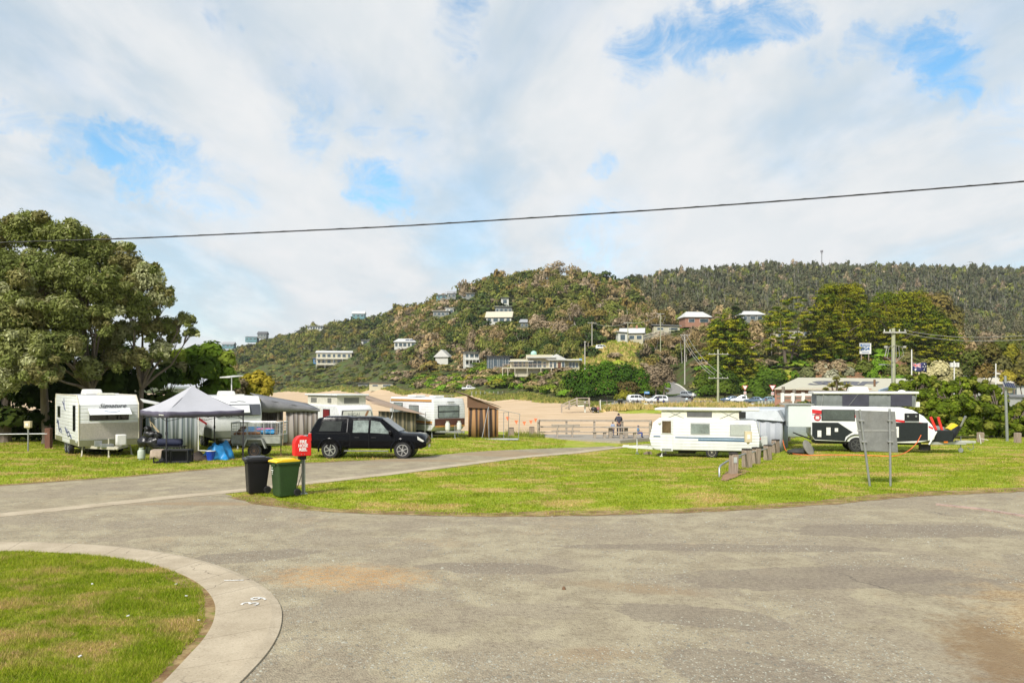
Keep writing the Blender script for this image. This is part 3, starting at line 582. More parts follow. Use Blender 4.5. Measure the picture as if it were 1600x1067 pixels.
def house(label, px, py, D, w, d, h, roof='gable', wall=WHITE, rmat=RWHITE, rz=0., storeys=1, deck=0., nwin=5, winh=1.5, name='house', pitch=.28, eave=.6, span=None, solar=False, chim=False, win_w=None, clear=True, cat='house'):
    dd = np.linspace(D*.6, D*1.45, 200); rw = HY-(gz(np.array([XP(px, q) for q in dd]), dd)-HC)*F/dd; j_ = int(np.argmin(abs(rw-py)*1.+abs(dd/D-1)*6)); k_s = dd[j_]/D; D = float(dd[j_]); w, d, h, winh, eave, deck = w*k_s, d*k_s, h*k_s, winh*k_s, eave*k_s, deck*k_s
    z0 = ZP(py, D); t = thing(name, label, cat, (XP(px, D), D, z0), rz)
    H = h*storeys; w2, d2 = w/2, d/2
    MB().box((0, 0, H/2-.6), (w, d, H+1.2)).build('wall', wall, t)
    if roof == 'flat':
        MB().box((0, -.3, H+.14), (w+2*eave, d+2*eave, .22)).build('roof', rmat, t)
    elif roof == 'skillion':
        b = MB(); b.add([(-w2-eave, -d2-eave, H+pitch*1.6), (w2+eave, -d2-eave, H+.1), (w2+eave, d2+eave, H+.1), (-w2-eave, d2+eave, H+pitch*1.6), (-w2-eave, -d2-eave, H+pitch*1.6+.2), (w2+eave, -d2-eave, H+.3), (w2+eave, d2+eave, H+.3), (-w2-eave, d2+eave, H+pitch*1.6+.2)],
            [(0, 3, 2, 1), (4, 5, 6, 7), (0, 1, 5, 4), (1, 2, 6, 5), (2, 3, 7, 6), (3, 0, 4, 7)]); b.build('roof', rmat, t)
    else:
        ins = (w2*.45 if w < d*1.6 else d2) if roof == 'hip' else 0; r = d2+eave; zr = H+r*pitch*2; e = eave
        b = MB(); V = [(-w2-e, -r, H-.05), (w2+e, -r, H-.05), (w2+e, r, H-.05), (-w2-e, r, H-.05), (-w2-e+ins, 0, zr), (w2+e-ins, 0, zr)]
        V += [(x, y, z+.16) for x, y, z in V]
        b.add(V, [(0, 1, 2, 3), (6, 7, 11, 10), (8, 9, 10, 11), (7, 8, 11), (9, 6, 10), (0, 6, 7, 1), (1, 7, 8, 2), (2, 8, 9, 3), (3, 9, 6, 0)]); ro = b.build('roof', rmat, t)
        if chim: MB().box((w*.2, 0, zr+.4), (.7, .7, 1.6)).build('chimney', BRICK, ro)
        if solar: 
            for k in range(2): MB().box((w*.12+k*2.6, -r*.5, H+r*pitch+.3), (2.3, 1.8, .06), 0, 0, 0, math.atan(pitch*2)).build('solar_panel', M('solar_cell', (.02, .03, .07), .15), ro)
        if roof == 'gable': MB().prism([(-d2, H), (d2, H), (0, H+d2*pitch*2-.08)], -w2, w2, 'x').build('gable', wall, t)
    for s in range(storeys):
        for k in range(nwin):
            ww = win_w or w/nwin*(.66 if k % 3 else .45); x = -w2+w*(k+.5)/nwin; z = s*h+h*.52
            o = MB().box((x, -d2-.04, z), (ww+.16, .1, winh+.16)).build('window', FASC if wall not in (WHITE,) else DARKM, t); MB().box((x, -d2-.10, z), (ww, .05, winh)).build('pane', GLASS, o)
        if deck and s >= 0:
            zz = s*h-.1; b = MB().box((0, -d2-deck/2-.06, zz), (w, deck, .2))
            for k in range(5): b.cyl((-w2+.1+k*(w-.2)/4, -d2-deck+.02, zz-3), (-w2+.1+k*(w-.2)/4, -d2-deck+.02, zz), .09, n=6)
            dk = b.build('deck', FASC if wall is CREAM or wall is WHITE else TIMB, t); b = MB().box((0, -d2-deck, zz+1.05), (w, .07, .07)).box((0, -d2-deck, zz+.55), (w, .04, .04))
            for k in range(int(w/1.4)+1): b.box((-w2+k*w/int(w/1.4), -d2-deck, zz+.55), (.06, .06, 1.))
            b.build('railing', FASC, dk)
    if clear: HB.append((px-w/2*F/D, px+w/2*F/D, HY-(z0+H+1.5-HC)*F/D, py+1, D))
    return t
# the big cream house above the dune
D0 = 247; s0 = F/D0
t = thing('house', 'long cream house with central gable and wide deck above the dune scrub', 'house', (XP(848, D0), D0, ZP(579, D0)), R(-4))
def X0(px): return (px-848)/s0
def Z0(py): return (579-py)/s0
b = MB(); b.box(((X0(905)+X0(797))/2, 4, Z0(570)/2+Z0(567)/2-.5), (X0(905)-X0(797), 9, 4.)).box((X0(843), 3.4, Z0(561)-.1), (X0(862)-X0(820), 8, 2.9)); b.build('wall', CREAM, t)
b = MB().box((X0(815), 3.2, Z0(564.5)), (X0(832)-X0(794), 11, .25)).box((X0(846), 2.6, Z0(558.6)), (X0(862)-X0(817), 11, .3)).box((X0(893), 3.2, Z0(563)), (X0(908)-X0(876), 11, .25)); b.build('roof', RWHITE, t)
g = MB().prism([(X0(858), Z0(563)), (X0(885), Z0(563)), (X0(885), Z0(563)+.3), (X0(870), Z0(555)+.3), (X0(852), Z0(563)+.3)], -2.4, 6, 'y'); g.build('gable_roof', RWHITE, t)
MB().prism([(X0(857), Z0(575)), (X0(883), Z0(575)), (X0(883), Z0(564)), (X0(870), Z0(556.5)), (X0(857), Z0(564))], -1.4, 3, 'y').build('gable', CREAM, t)
for a, c_, lo, hi in ((803, 809, 573, 566), (811, 815, 573, 566), (818, 820.5, 573, 566), (826, 832, 574, 565), (833, 839, 574, 564), (840, 846, 574, 564), (849, 853, 574, 566), (889, 893, 574, 566), (894, 898, 574, 566), (899.5, 903, 574, 567)):
    o = MB().box((X0((a+c_)/2), -.55, (Z0(lo)+Z0(hi))/2), (X0(c_)-X0(a)+.15, .12, Z0(hi)-Z0(lo)+.15)).build('window', FASC, t); MB().box((X0((a+c_)/2), -.63, (Z0(lo)+Z0(hi))/2), (X0(c_)-X0(a), .05, Z0(hi)-Z0(lo))).build('pane', GLASS, o)
for a, c_ in ((859, 863), (865, 869), (878, 882)):
    o = MB().box((X0((a+c_)/2), -1.45, (Z0(574)+Z0(565.5))/2), (X0(c_)-X0(a)+.15, .12, 1.85)).build('window', FASC, t); MB().box((X0((a+c_)/2), -1.53, (Z0(574)+Z0(565.5))/2), (X0(c_)-X0(a), .05, 1.7)).build('pane', GLASS, o)
MB().box((X0(874), -1.45, (Z0(575)+Z0(566))/2), (.9, .1, 1.8)).build('door', M('brown_door', (.12, .05, .03), .5), t)
b = MB().box((X0(826), -2.4, Z0(575.3)), (X0(866)-X0(786), 4, .35)); b.box((X0(834), -1, Z0(579)-.6), (X0(860)-X0(803), 3.5, 2.6))
for px in (787, 795, 806, 825, 846, 862): b.cyl((X0(px), -4.3, Z0(587)), (X0(px), -4.3, Z0(576)), .13, n=6)
dk = b.build('deck', M('deck_pale', (.45, .42, .32), .8), t); b = MB().box((X0(826), -4.35, Z0(575.3)+1.15), (X0(866)-X0(786), .08, .1))
for k in range(34): b.box((X0(786)+.1+k*(X0(866)-X0(786)-.2)/33, -4.35, Z0(575.3)+.6), (.06, .06, 1.1))
b.build('railing', M('railing_timber', (.38, .3, .24), .8), dk)
HB.append((786, 908, 552, 588, D0)); HB.append((760, 800, 556, 581, D0+4))
tk = thing('water_tank', 'pale green round tank disc above the cream house roof', 'tank', (XP(834, 256), 256, ZP(561, 256))); MB().lathe([(.95, -.4), (1., 0), (.9, .4), (.5, .6), (.02, .7)], (0, 0, 1.7), 20, 0, Matrix.Rotation(R(80), 4, 'X')).build('tank_body', M('tank_green', (.30, .50, .42), .5), tk); MB().cyl((0, 0, -4), (0, 0, 1.), .3).build('stand', DARKM, tk)
house('dark steel and glass pavilion left of the cream house', 780, 578, D0+4, 7.2, 7, 4.1, 'flat', GLASS, DARKM, R(-4), nwin=4, winh=3.2, name='pavilion', eave=.8)
house('two storey cream house with blue end wall and wide balconies', 523, 570, 490, 21, 10, 3.6, 'gable', CREAM, RWHITE, R(8), storeys=2, deck=2.2, nwin=7, winh=1.9, pitch=.12)
house('blue walled small house at the left end of the balconied cream house', 497, 569, 482, 5, 6, 3.6, 'flat', BLUEW, RGREY, R(8), storeys=1, nwin=2, winh=1.6, name='house')
house('long pale flat roofed house on the left ridge skyline', 494, 516, 742, 14, 8, 3.4, 'flat', WHITE, RGREY, 0, nwin=6)
house('small teal house on the far left ridge end', 394, 533, 835, 12, 8, 4, 'skillion', TEAL, RGREY, 0, nwin=3)
house('tiny brown house beside the teal one on the ridge', 411, 527, 822, 9, 8, 3.2, 'gable', GREYW, RDARK, 0, nwin=3)
house('pale house at the very end of the headland ridge', 358, 543, 840, 12, 8, 3.2, 'gable', TEAL, RGREY, 0, nwin=3)
house('white house with solar panels on a hip roof in mid slope scrub', 633, 544, 425, 11, 8, 3.1, 'hip', WHITE, RWHITE, R(5), nwin=5, solar=True, pitch=.2)
house('small white boxy shed house left of the dark rounded tree', 572, 542, 440, 4.6, 5, 3.6, 'flat', WHITE, RGREY, 0, nwin=1, winh=2)
house('pale blue house just under the ridge beside two gum trees', 561, 497, 730, 11, 8, 3.6, 'gable', TEAL, RWHITE, 0, nwin=3)
house('grey house with stepped white roofs high on the slope', 690, 496, 500, 10, 8, 3.6, 'flat', GREYW, RWHITE, 0, nwin=4)
house('upper part of the stepped white roofed pair high on the slope', 703, 491, 506, 5, 6, 3.4, 'skillion', WHITE, RWHITE, 0, nwin=2)
house('low pale hut half hidden near the top of the left ridge', 690, 469, 590, 7, 6, 3.4, 'flat', TEAL, RGREY, 0, nwin=2)
house('low grey hut below the ridge gums', 706, 466, 585, 6, 6, 3, 'gable', GREYW, RGREY, 0, nwin=2)
house('long cream roofed house with wide white gable in mid slope', 781, 505, 385, 12, 9, 2.4, 'gable', WHITE, RCREAM, R(-6), nwin=4, pitch=.3)
house('grey box house with dark windows above the cream roof', 787, 491, 425, 9, 7, 3.6, 'flat', GREYW, RGREY, 0, nwin=4)
house('bright white small house above the grey box house', 789, 478, 470, 4.5, 5, 4.5, 'flat', WHITE, RDARK, 0, nwin=1, winh=2)
house('small dark pavilion roofed hut right of the cream roof', 819, 513, 350, 3.6, 4, 2.4, 'hip', M('olive_wall', (.12, .12, .07)), RGREY, 0, nwin=2, winh=1)
house('dark two storey house with flat deck roof in tan scrub', 736, 573, 305, 5.5, 5, 2.7, 'flat', WHITE, RDARK, R(10), storeys=2, deck=2.5, nwin=3, winh=1.2)
house('white tent shaped roof house left of the dark deck house', 693, 566, 315, 5.6, 5, 2., 'gable', WHITE, RWHITE, R(80), nwin=1, pitch=.45)
house('flat concrete kiosk with dark slab roof behind the beach', 597, 607, 412, 12, 7, 3., 'flat', CREAM, RDARK, 0, nwin=2, winh=.8, name='kiosk', cat='kiosk')
house('low dark roofed beach shelter left of the kiosk', 577, 601, 466, 12, 5, .8, 'flat', GREYW, RDARK, 0, nwin=1, winh=.3, name='shelter', cat='shelter')
house('cream bungalow with white roof on the grassy spur', 988, 535, 272, 7.5, 7, 2.9, 'gable', CREAM, RWHITE, R(-12), nwin=3, winh=1.2, chim=True, pitch=.22)
house('white veranda wing at the left of the spur bungalow', 971, 535, 270, 3., 6, 3., 'skillion', WHITE, RWHITE, 0, nwin=1, winh=1.6)
house('long flat roofed building behind the lattice fence', 1038, 519, 300, 10, 6, 2., 'skillion', CREAM, RGREY, R(6), nwin=2, winh=.8)
house('brick house with broad white hip roof above the spur', 1085, 508, 296, 9.4, 8, 2.6, 'hip', BRICK, RWHITE, R(5), nwin=2, winh=1.2, pitch=.24)
house('white roofed grey house behind the pine tops', 1172, 503, 325, 9, 7, 2.6, 'hip', GREYW, RWHITE, 0, nwin=3, winh=1.2, pitch=.2)
house('pale rendered building seen between the cypress trunks', 1240, 532, 262, 14, 7, 3.6, 'flat', CREAM, RCREAM, 0, nwin=5, winh=1.4, name='building', cat='building')
house('long low cream roof behind the right hand bushes', 1515, 601, 190, 9, 8, 2.4, 'gable', CREAM, RCREAM, R(-4), nwin=2, pitch=.08)
house('white shed with shallow cream roof behind the solar pole', 1575, 622, 140, 9, 7, 2.5, 'gable', WHITE, RCREAM, R(6), nwin=2, pitch=.12, name='shed', cat='shed')
house('white two storey block at the right edge behind the bushes', 1606, 668, 92, 4.5, 5, 1.75, 'flat', WHITE, RGREY, 0, storeys=2, nwin=2, winh=.5, name='building', cat='building', eave=.15)
house('pale low house on the skyline left of the stone grey hut', 735, 466, 575, 6, 6, 3., 'flat', GREYW, RGREY, 0, nwin=2)

# ================================================================ vegetation
ML = M_leaf('leaves'); MLC = M_leaf('cypress_leaves', (1.55, 1.5, 1.2), .12, .5); BARK = M_wood('bark', (.10, .075, .055), (.19, .15, .12), (1, 1, .2)); PALE = M_wood('pale_bark', (.30, .27, .23), (.48, .45, .4), (1, 1, .2), (.15, .12, .1))
def leafset(lobes, n, size, cols, rng, aspect=1.6, shell=.45, up=.3, flat=.0, lo=-.45, tilt=.34, drop=None):
    L = np.array([l[:6] for l in lobes], float); A = (L[:, 3]*L[:, 4]+L[:, 3]*L[:, 5]+L[:, 4]*L[:, 5]); k = rng.choice(len(L), n, p=A/A.sum())
    d = rng.normal(size=(n*2, 3)); d /= np.linalg.norm(d, axis=1)[:, None]; d = d[d[:, 2] > lo][:n]
    while len(d) < n: e = rng.normal(size=(n, 3)); e /= np.linalg.norm(e, axis=1)[:, None]; d = np.concatenate([d, e[e[:, 2] > lo]])[:n]
    r = 1-shell*rng.random(n)**1.5+rng.normal(0, .05, n); c = L[k, :3]+d*L[k, 3:6]*r[:, None]
    nrm = d*(1-flat)+np.array([0, 0, 1])*(up+flat)+rng.normal(0, tilt*.5, (n, 3)); nrm /= np.linalg.norm(nrm, axis=1)[:, None]
    t = rng.normal(size=(n, 3)); t -= nrm*(t*nrm).sum(1)[:, None]; t /= np.linalg.norm(t, axis=1)[:, None]; b = np.cross(nrm, t)
    s = size*rng.uniform(.55, 1.35, n)[:, None]; t = t*s*.5*aspect**.5; b = b*s*.5/aspect**.5
    V = np.stack([c-t*.9-b*.5, c-t*.1-b, c+t, c-t*.1+b], 1).reshape(-1, 3) if False else np.stack([c-t, c-b, c+t, c+b], 1).reshape(-1, 3)
    C = np.array(cols, float); lc = C[rng.integers(0, len(C), len(L))]; q = rng.random(n) < .1; col = lc[k]; col[q] = C[rng.integers(0, len(C), q.sum())]
    col = col*rng.uniform(.85, 1.15, n)[:, None]
    return V, np.repeat(col, 4, 0)
def leaf_obj(name, V, T, mat=None, parent=None):
    o = link(bpy.data.objects.new(name, np_mesh(name, V, 4, mat or ML, T))); o.parent = parent; return o
def dome_lobes(rng, n=7, sq=.8, low=.35, r=.55):
    out = [(0, 0, low+.25, .62, .62, sq*.6)]
    for i in range(n):
        a = i/n*6.283+rng.uniform(-.4, .4); q = rng.uniform(.4, .78); out.append((math.cos(a)*q, math.sin(a)*q, low+rng.uniform(-.1, .35)*sq, r*rng.uniform(.5, .85), r*rng.uniform(.5, .85), r*rng.uniform(.45, .75)*sq))
    return out
def euc_lobes(rng, n=8):
    out = []
    for i in range(n):
        a = rng.uniform(0, 6.283); q = rng.uniform(.05, .85); z = 1.35-.55*q+rng.uniform(-.45, .15); r = rng.uniform(.28, .5); out.append((math.cos(a)*q, math.sin(a)*q, z, r, r, r*.62))
    return out
PAL = {'olive': [(.075, .090, .022), (.10, .108, .028), (.055, .068, .02), (.12, .11, .04)], 'tan': [(.20, .145, .085), (.15, .11, .06), (.25, .185, .115), (.10, .095, .04)], 'bright': [(.085, .15, .016), (.055, .105, .012), (.12, .16, .02)],
       'dark': [(.028, .045, .014), (.038, .055, .018), (.02, .032, .012)], 'yellow': [(.17, .16, .022), (.12, .13, .02), (.22, .18, .03)], 'mauve': [(.15, .115, .085), (.11, .09, .06), (.2, .155, .12)],
       'far': [(.055, .062, .036), (.068, .070, .042), (.045, .050, .032), (.085, .078, .05)], 'rust': [(.14, .10, .035), (.115, .09, .03), (.09, .08, .025)]}
VAR = {}
def variants(kind, pal, nl, n=3):
    key = (kind, pal, nl)
    if key not in VAR:
        out = []
        for i in range(n):
            rng = np.random.default_rng(abs(hash((len(kind)*7+ord(kind[0]), len(pal)+ord(pal[0]), nl, i))) % 10000)
            if kind == 'euc': out.append(leafset(euc_lobes(rng, 11), nl, .27*(150/nl)**.5, PAL[pal], rng, 1.3, .45, .3, .1, -.5))
            else: out.append(leafset(dome_lobes(rng), nl, .34*(150/nl)**.5, PAL[pal], rng, 1.4, .4, .25, .0, -.15))
        VAR[key] = out
    return VAR[key]
# candidate positions over the slopes
C = []
def cand(d0, d1, sp, px0, px1):
    y = d0
    while y < d1:
        xs = np.arange(XP(px0, y), XP(px1, y), sp); xs = xs+RG.uniform(-.42, .42, len(xs))*sp; ys = y+RG.uniform(-.42, .42, len(xs))*sp; C.append(np.stack([xs, ys, np.full(len(xs), sp)], -1)); y += sp*.9
cand(145, 330, 4.0, 640, 1660); cand(330, 600, 6.2, 330, 1680); cand(600, 960, 7.6, 330, 1700)
C = np.concatenate(C); X, Y, SP = C.T; PX = 800+F*X/Y
edge = np.interp(PX, *FAREDGE)
lowlim = np.interp(PX, [300, 430, 560, 700, 850, 905, 925, 960, 1040, 1110, 1130, 1230, 1300, 1450, 1660], [650, 578, 456, 292, 216, 192, 196, 205, 206, 198, 205, 210, 205, 200, 205])
ok = (Y > np.maximum(edge*1.01, lowlim)) & (gz(X, Y) > -1.5)
road_m = (PX > 1030) & (PX < 1092) & (Y < 268); ok &= ~road_m
gr = ((PX > 893) & (PX < 1000) & (Y > 234) & (Y < 296)); ok &= ~(gr & (RG.random(len(X)) > .05))
ok &= ~((PX > 930) & (PX < 955) & (Y > 255) & (Y < 292))
ok &= ~((PX > 1200) & (PX < 1470) & (Y > 205) & (Y < 226) & (RG.random(len(X)) > .3))
ok &= ~((PX > 340) & (PX < 425) & (Y > 560) & (Y < 690) & (RG.random(len(X)) > .25))
ok &= ~((PX > 470) & (PX < 530) & (Y > 455) & (Y < 478))
X, Y, SP, PX = X[ok], Y[ok], SP[ok], PX[ok]; Zg = gz(X, Y)
n = len(X); isfar = (Y > 470) & (PX > 1030-(Y-470)*.25); nn = fbm(X, Y, .022, 31); n2_ = fbm(X, Y, .06, 37)
low = (Y < np.interp(PX, [430, 700, 850, 1000, 1200, 1600], [700, 340, 262, 262, 238, 250]))
h = np.where(isfar, RG.uniform(8, 20, n), np.where(low, RG.uniform(1.7, 3.6, n), RG.uniform(4., 9.5, n)*(.7+.6*nn)))
r = np.where(isfar, RG.uniform(3.4, 5.6, n), np.where(low, RG.uniform(2.3, 3.8, n), RG.uniform(2.8, 5., n))); r = np.maximum(r*np.exp(RG.normal(0, .26, n)), SP*.52)
big = (~isfar) & (~low) & (RG.random(n) < .08); h[big] *= 1.5; r[big] *= 1.35
ridge = (~isfar) & (Y > np.interp(PX, [385, 490, 600, 700, 850, 1000], [830, 780, 700, 570, 500, 500])); h[ridge] *= 1.15
TOP = HY-(Zg+h-HC)*F/Y
# hidden behind slope or crowns nearer than them
order = np.argsort(Y); vis = np.zeros(n, bool); sky_ = {}
BW = 3; line = np.full(900, 9999.)
for i in order:
    c = int((PX[i]+200)/BW)
    if c < 1 or c > 880: continue
    hw = max(1, int(r[i]*F/Y[i]/BW*.8)); seg = line[max(0, c-hw):c+hw+1]
    if TOP[i] < seg.max()+2.5: vis[i] = True; line[max(0, c-hw):c+hw+1] = np.minimum(seg, TOP[i]+r[i]*F/Y[i]*.45)
for (a, b_, c0, c1, DH) in HB:
    hit = (Y < DH+6) & (PX+r*F/Y*.75 > a) & (PX-r*F/Y*.75 < b_) & (TOP < c1-(c1-c0)*.55) & (Y > DH*.45)
    h = np.where(hit, .9, h); r = np.where(hit, r*.75, r); TOP = HY-(Zg+h-HC)*F/Y; low = low | hit; vis &= ~(hit & (TOP < c1-(c1-c0)*.45))
X, Y, PX, Zg, h, r, isfar, low, nn, n2_ = [q[vis] for q in (X, Y, PX, Zg, h, r, isfar, low, nn, n2_)]; n = len(X)
def palette(i):
    u = RG.random()
    if isfar[i]: return 'far' if u < .82 else ('olive' if u < .95 else 'mauve')
    if Y[i] > 430 and PX[i] < 620: return 'olive' if u < .6 else ('far' if u < .8 else ('rust' if u < .9 else 'dark'))
    if low[i]:
        if n2_[i] > .52: return 'bright' if u < .6 else ('yellow' if u < .72 else 'olive')
        return 'mauve' if u < .35 else ('tan' if u < .5 else ('olive' if u < .8 else 'bright'))
    if nn[i] > .53: return 'tan' if u < .42 else ('mauve' if u < .68 else ('olive' if u < .93 else 'rust'))
    return 'olive' if u < .62 else ('dark' if u < .80 else ('mauve' if u < .86 else ('rust' if u < .96 else 'yellow')))
pals = [palette(i) for i in range(n)]
app = r*h/Y**2; rank = np.argsort(-app); indiv = set(rank[:330].tolist())
print('hill plants', n)
PROTO = {}
DESC = {'olive': 'olive green', 'tan': 'tan brown', 'bright': 'bright green', 'dark': 'dark green', 'yellow': 'yellow green', 'mauve': 'dusty mauve brown', 'far': 'grey green', 'rust': 'rusty olive'}
chunks = {'hillside_scrub': [], 'far_forest': []}; TR = []
for i in range(n):
    kind = 'dome' if (low[i] or (i % 3 == 0 and not isfar[i])) else 'euc'
    if i in indiv:
        v = i % 2; key = (kind, pals[i], v)
        if key not in PROTO:
            V, T = variants(kind, pals[i], 900, 2)[v]; nm = 'shrub' if kind == 'dome' else 'gum_tree'
            lb = f'{DESC[pals[i]]} rounded shrub in the hillside scrub' if kind == 'dome' else f'{DESC[pals[i]]} gum tree with open lobed crown on the hillside'
            t = thing(nm, lb, 'shrub' if kind == 'dome' else 'tree', group=f'{DESC[pals[i]]} '+('shrubs' if kind == 'dome' else 'gum trees')+' on the slope'); leaf_obj('crown', V, T, None, t)
            b = MB(); rngp = random.Random(i); b.tube([(0, 0, -.8), (.03, 0, .1), (0, .03, .5 if kind == 'dome' else .95)], [.05, .04, .02], 6)
            for q in range(4): a = q*1.57+rngp.random(); b.tube([(0, 0, .15+.1*q), (math.cos(a)*.25, math.sin(a)*.25, .5+.1*q), (math.cos(a)*.5, math.sin(a)*.5, (.6 if kind == 'dome' else 1.05))], [.028, .018, .008], 5)
            b.build('trunk', PALE if kind == 'euc' else BARK, t, fix=False); PROTO[key] = (t, KIDS(t)); c = t
        else: c = copy_tree(PROTO[key][0], None, PROTO[key][1])
        c.location = (X[i], Y[i], Zg[i]-(.25 if kind == 'dome' else 0)); c.rotation_euler = (0, 0, RG.uniform(0, 6.28)); hs = h[i]/(1.2 if kind == 'dome' else 1.65); c.scale = (r[i], r[i], hs)
        continue
    nl = 240 if Y[i] < 330 else (180 if Y[i] < 600 else 150)
    vs = variants(kind, pals[i], nl, 4); V, T = vs[RG.integers(0, 4)]; a = RG.uniform(0, 6.28); ca, sa = math.cos(a), math.sin(a)
    hs = h[i]/(1.2 if kind == 'dome' else 1.65); P = np.empty_like(V); P[:, 0] = (V[:, 0]*ca-V[:, 1]*sa)*r[i]+X[i]; P[:, 1] = (V[:, 0]*sa+V[:, 1]*ca)*r[i]+Y[i]; P[:, 2] = V[:, 2]*hs+Zg[i]-(.25 if kind == 'dome' else 0)
    chunks['far_forest' if isfar[i] else 'hillside_scrub'].append((P, T*RG.uniform(.75, 1.25)))
    if kind == 'euc' and (isfar[i] and RG.random() < .6 or RG.random() < .12): TR.append((X[i]+RG.normal(), Y[i]-r[i]*.7, Zg[i], h[i]*RG.uniform(.6, 1.02), RG.normal(0, .5), isfar[i]))
for k, L in chunks.items():
    V = np.concatenate([a for a, _ in L]); T = np.concatenate([b for _, b in L])
    print(k, len(V)//4); tag(leaf_obj(k, V, T), 'dense scrub and gum crowns covering the slope' if k[0] == 'h' else 'grey green gum forest on the far ridge', 'scrub' if k[0] == 'h' else 'forest', kind='stuff')
b = MB()
for (x, y, z, hh, lean, _) in TR:
    b.tube([(x, y, z), (x+lean*.4, y, z+hh*.5), (x+lean*1.3, y, z+hh)], [.16, .12, .05], 4)
    if _: b.tube([(x+lean*.4, y, z+hh*.5), (x+lean+1.1, y, z+hh*.78)], [.09, .04], 3)
tag(b.build('far_trunks', M('gum_trunk', (.30, .28, .25), .9), fix=False), 'pale bare gum trunks standing among the forest crowns', 'forest', kind='stuff')

# ---------------------------------------------------------------- trees one can tell apart
def lobe_px(L, D, sy=1.): return [(XP(px, D+dd), D+dd, ZP(py, D+dd), r_*D/F, r_*D/F*.9, r_*D/F*sy*(q[0] if q else 1)) for px, py, r_, dd, *q in L]
def tree(label, lobes, nl, size, cols, base, trunks, bark=None, name='tree', mat=None, seed=1, group=None, cat='tree', twigs=3, limbs=999, **kw):
    """lobes in world space; base: world point; trunks: list of (dx,dy,r) trunk feet"""
    rng = np.random.default_rng(seed); t = thing(name, label, cat, base, 0, group); B = Vector(base)
    Lb = [(l[0]-base[0], l[1]-base[1], l[2]-base[2], *l[3:]) for l in lobes]
    V, T = leafset(Lb, nl, size, cols, rng, **kw); leaf_obj('crown', V, T, mat, t)
    b = MB(); rr = random.Random(seed)
    for (dx, dy, r0) in trunks:
        mine = [l for l in Lb if min(range(len(trunks)), key=lambda q: (trunks[q][0]-l[0])**2+(trunks[q][1]-l[1])**2) == trunks.index((dx, dy, r0))] or Lb[:2]
        cz = sum(l[2] for l in mine)/len(mine); cx = sum(l[0] for l in mine)/len(mine); cy = sum(l[1] for l in mine)/len(mine); f = Vector((dx+(cx-dx)*.25, dy+(cy-dy)*.25, cz*.42))
        b.tube([(dx, dy, -.3), (dx+.1*r0, dy, .25), ((dx+f.x)/2+rr.uniform(-.15, .15), (dy+f.y)/2, f.z*.55), f], [r0*1.35, r0, r0*.85, r0*.7], 9)
        for l in [q for q in mine if Lb.index(q) % 12 == 0] if limbs == 8 else mine:
            c = Vector(l[:3]); m1 = f.lerp(c, .45)+Vector((rr.uniform(-.4, .4), rr.uniform(-.4, .4), .25*abs(c.z-f.z)*rr.uniform(-.2, .6))); b.tube([f, f.lerp(m1, .5)+Vector((0, 0, .1)), m1, c], [r0*.5, r0*.4, r0*.27, r0*.12], 6)
            for _ in range(twigs):
                e = c+Vector((rr.uniform(-1, 1)*l[3], rr.uniform(-1, 1)*l[4], rr.uniform(-.3, .9)*l[5]))*.85; b.tube([m1.lerp(c, .6), (m1.lerp(c, .6)+e)/2+Vector((0, 0, .1)), e], [r0*.13, r0*.08, r0*.03], 4)
    b.build('trunk', bark or BARK, t, fix=False); return t
WATTLE = [(.115, .13, .045), (.155, .165, .07), (.085, .10, .034), (.26, .265, .165), (.13, .12, .055)]
L1a = [(-15, 372, 46, 2, .7), (48, 362, 42, 0, .7), (100, 374, 38, -1, .7), (146, 396, 36, 0, .7), (192, 412, 36, 1, .7), (232, 436, 30, 0, .7), (252, 466, 24, 0, .8), (212, 478, 30, -1, .8), (168, 452, 36, -2, .8), (118, 432, 38, -2, .8), (66, 425, 42, -2, .8), (10, 425, 46, -2, .8),
      (-40, 450, 55, 0, .9), (0, 490, 40, -3, .8), (52, 488, 36, -3, .8), (104, 492, 34, -3, .8), (150, 500, 28, -2, .7), (196, 520, 24, 0, .6), (232, 512, 24, 0, .6), (262, 508, 20, 1, .55), (288, 500, 16, 1, .6), (300, 518, 11, 1, .5), (84, 545, 34, -4, .8), (30, 545, 36, -4, .9), (-20, 550, 45, -3, .9), (112, 535, 24, -3, .7), (64, 582, 26, -4.5, .8), (-110, 420, 80, 2, .9), (-110, 530, 80, 0, .9), (130, 460, 24, 3, .8), (60, 455, 30, 4, .8)]
rngL = np.random.default_rng(8); L1 = []
L1a = L1a+[(10, 440, 40, 3.5, .9), (80, 440, 38, 3.5, .9), (145, 455, 36, 3, .9), (200, 455, 28, 3, .9), (40, 510, 40, 2.5, .9), (110, 525, 34, 2, .8), (165, 535, 26, 1, .8), (0, 590, 34, -4, .9)]
for l in L1a+[(215, 560, 20, -1, .9), (250, 545, 18, 0, .8), (180, 560, 22, -1, .9), (140, 575, 22, -2, .9)]:
    px_, py_, r_, dd_, sq = l; sq = max(sq, .85); L1.append((px_, py_, r_*.86, dd_, sq))
    for _ in range(11): a = rngL.uniform(0, 6.28); q = rngL.uniform(.5, 1.12); L1.append((px_+math.cos(a)*q*r_, py_+math.sin(a)*q*r_*sq*.9, r_*rngL.uniform(.18, .36), dd_+rngL.uniform(-1.2, 1.2)*r_/30, rngL.uniform(.7, 1.1)))
tree('huge spreading silvery green wattle with many forked trunks at the left', lobe_px([(a, b, c*1.04, d, e) for a, b, c, d, e in L1], 45), 300000, .145, WATTLE, (XP(90, 45), 45, -.1), [(-3.6, 1, .3), (-.6, 0, .26), (2.4, -.6, .22), (4.2, .8, .18), (-7, 0, .35)], name='wattle_tree', seed=3, twigs=9, limbs=8, aspect=2.8, shell=.85, lo=-.8, tilt=1.1, up=.35)
DK = [(.018, .030, .008), (.026, .042, .010), (.012, .020, .006), (.04, .055, .014)]
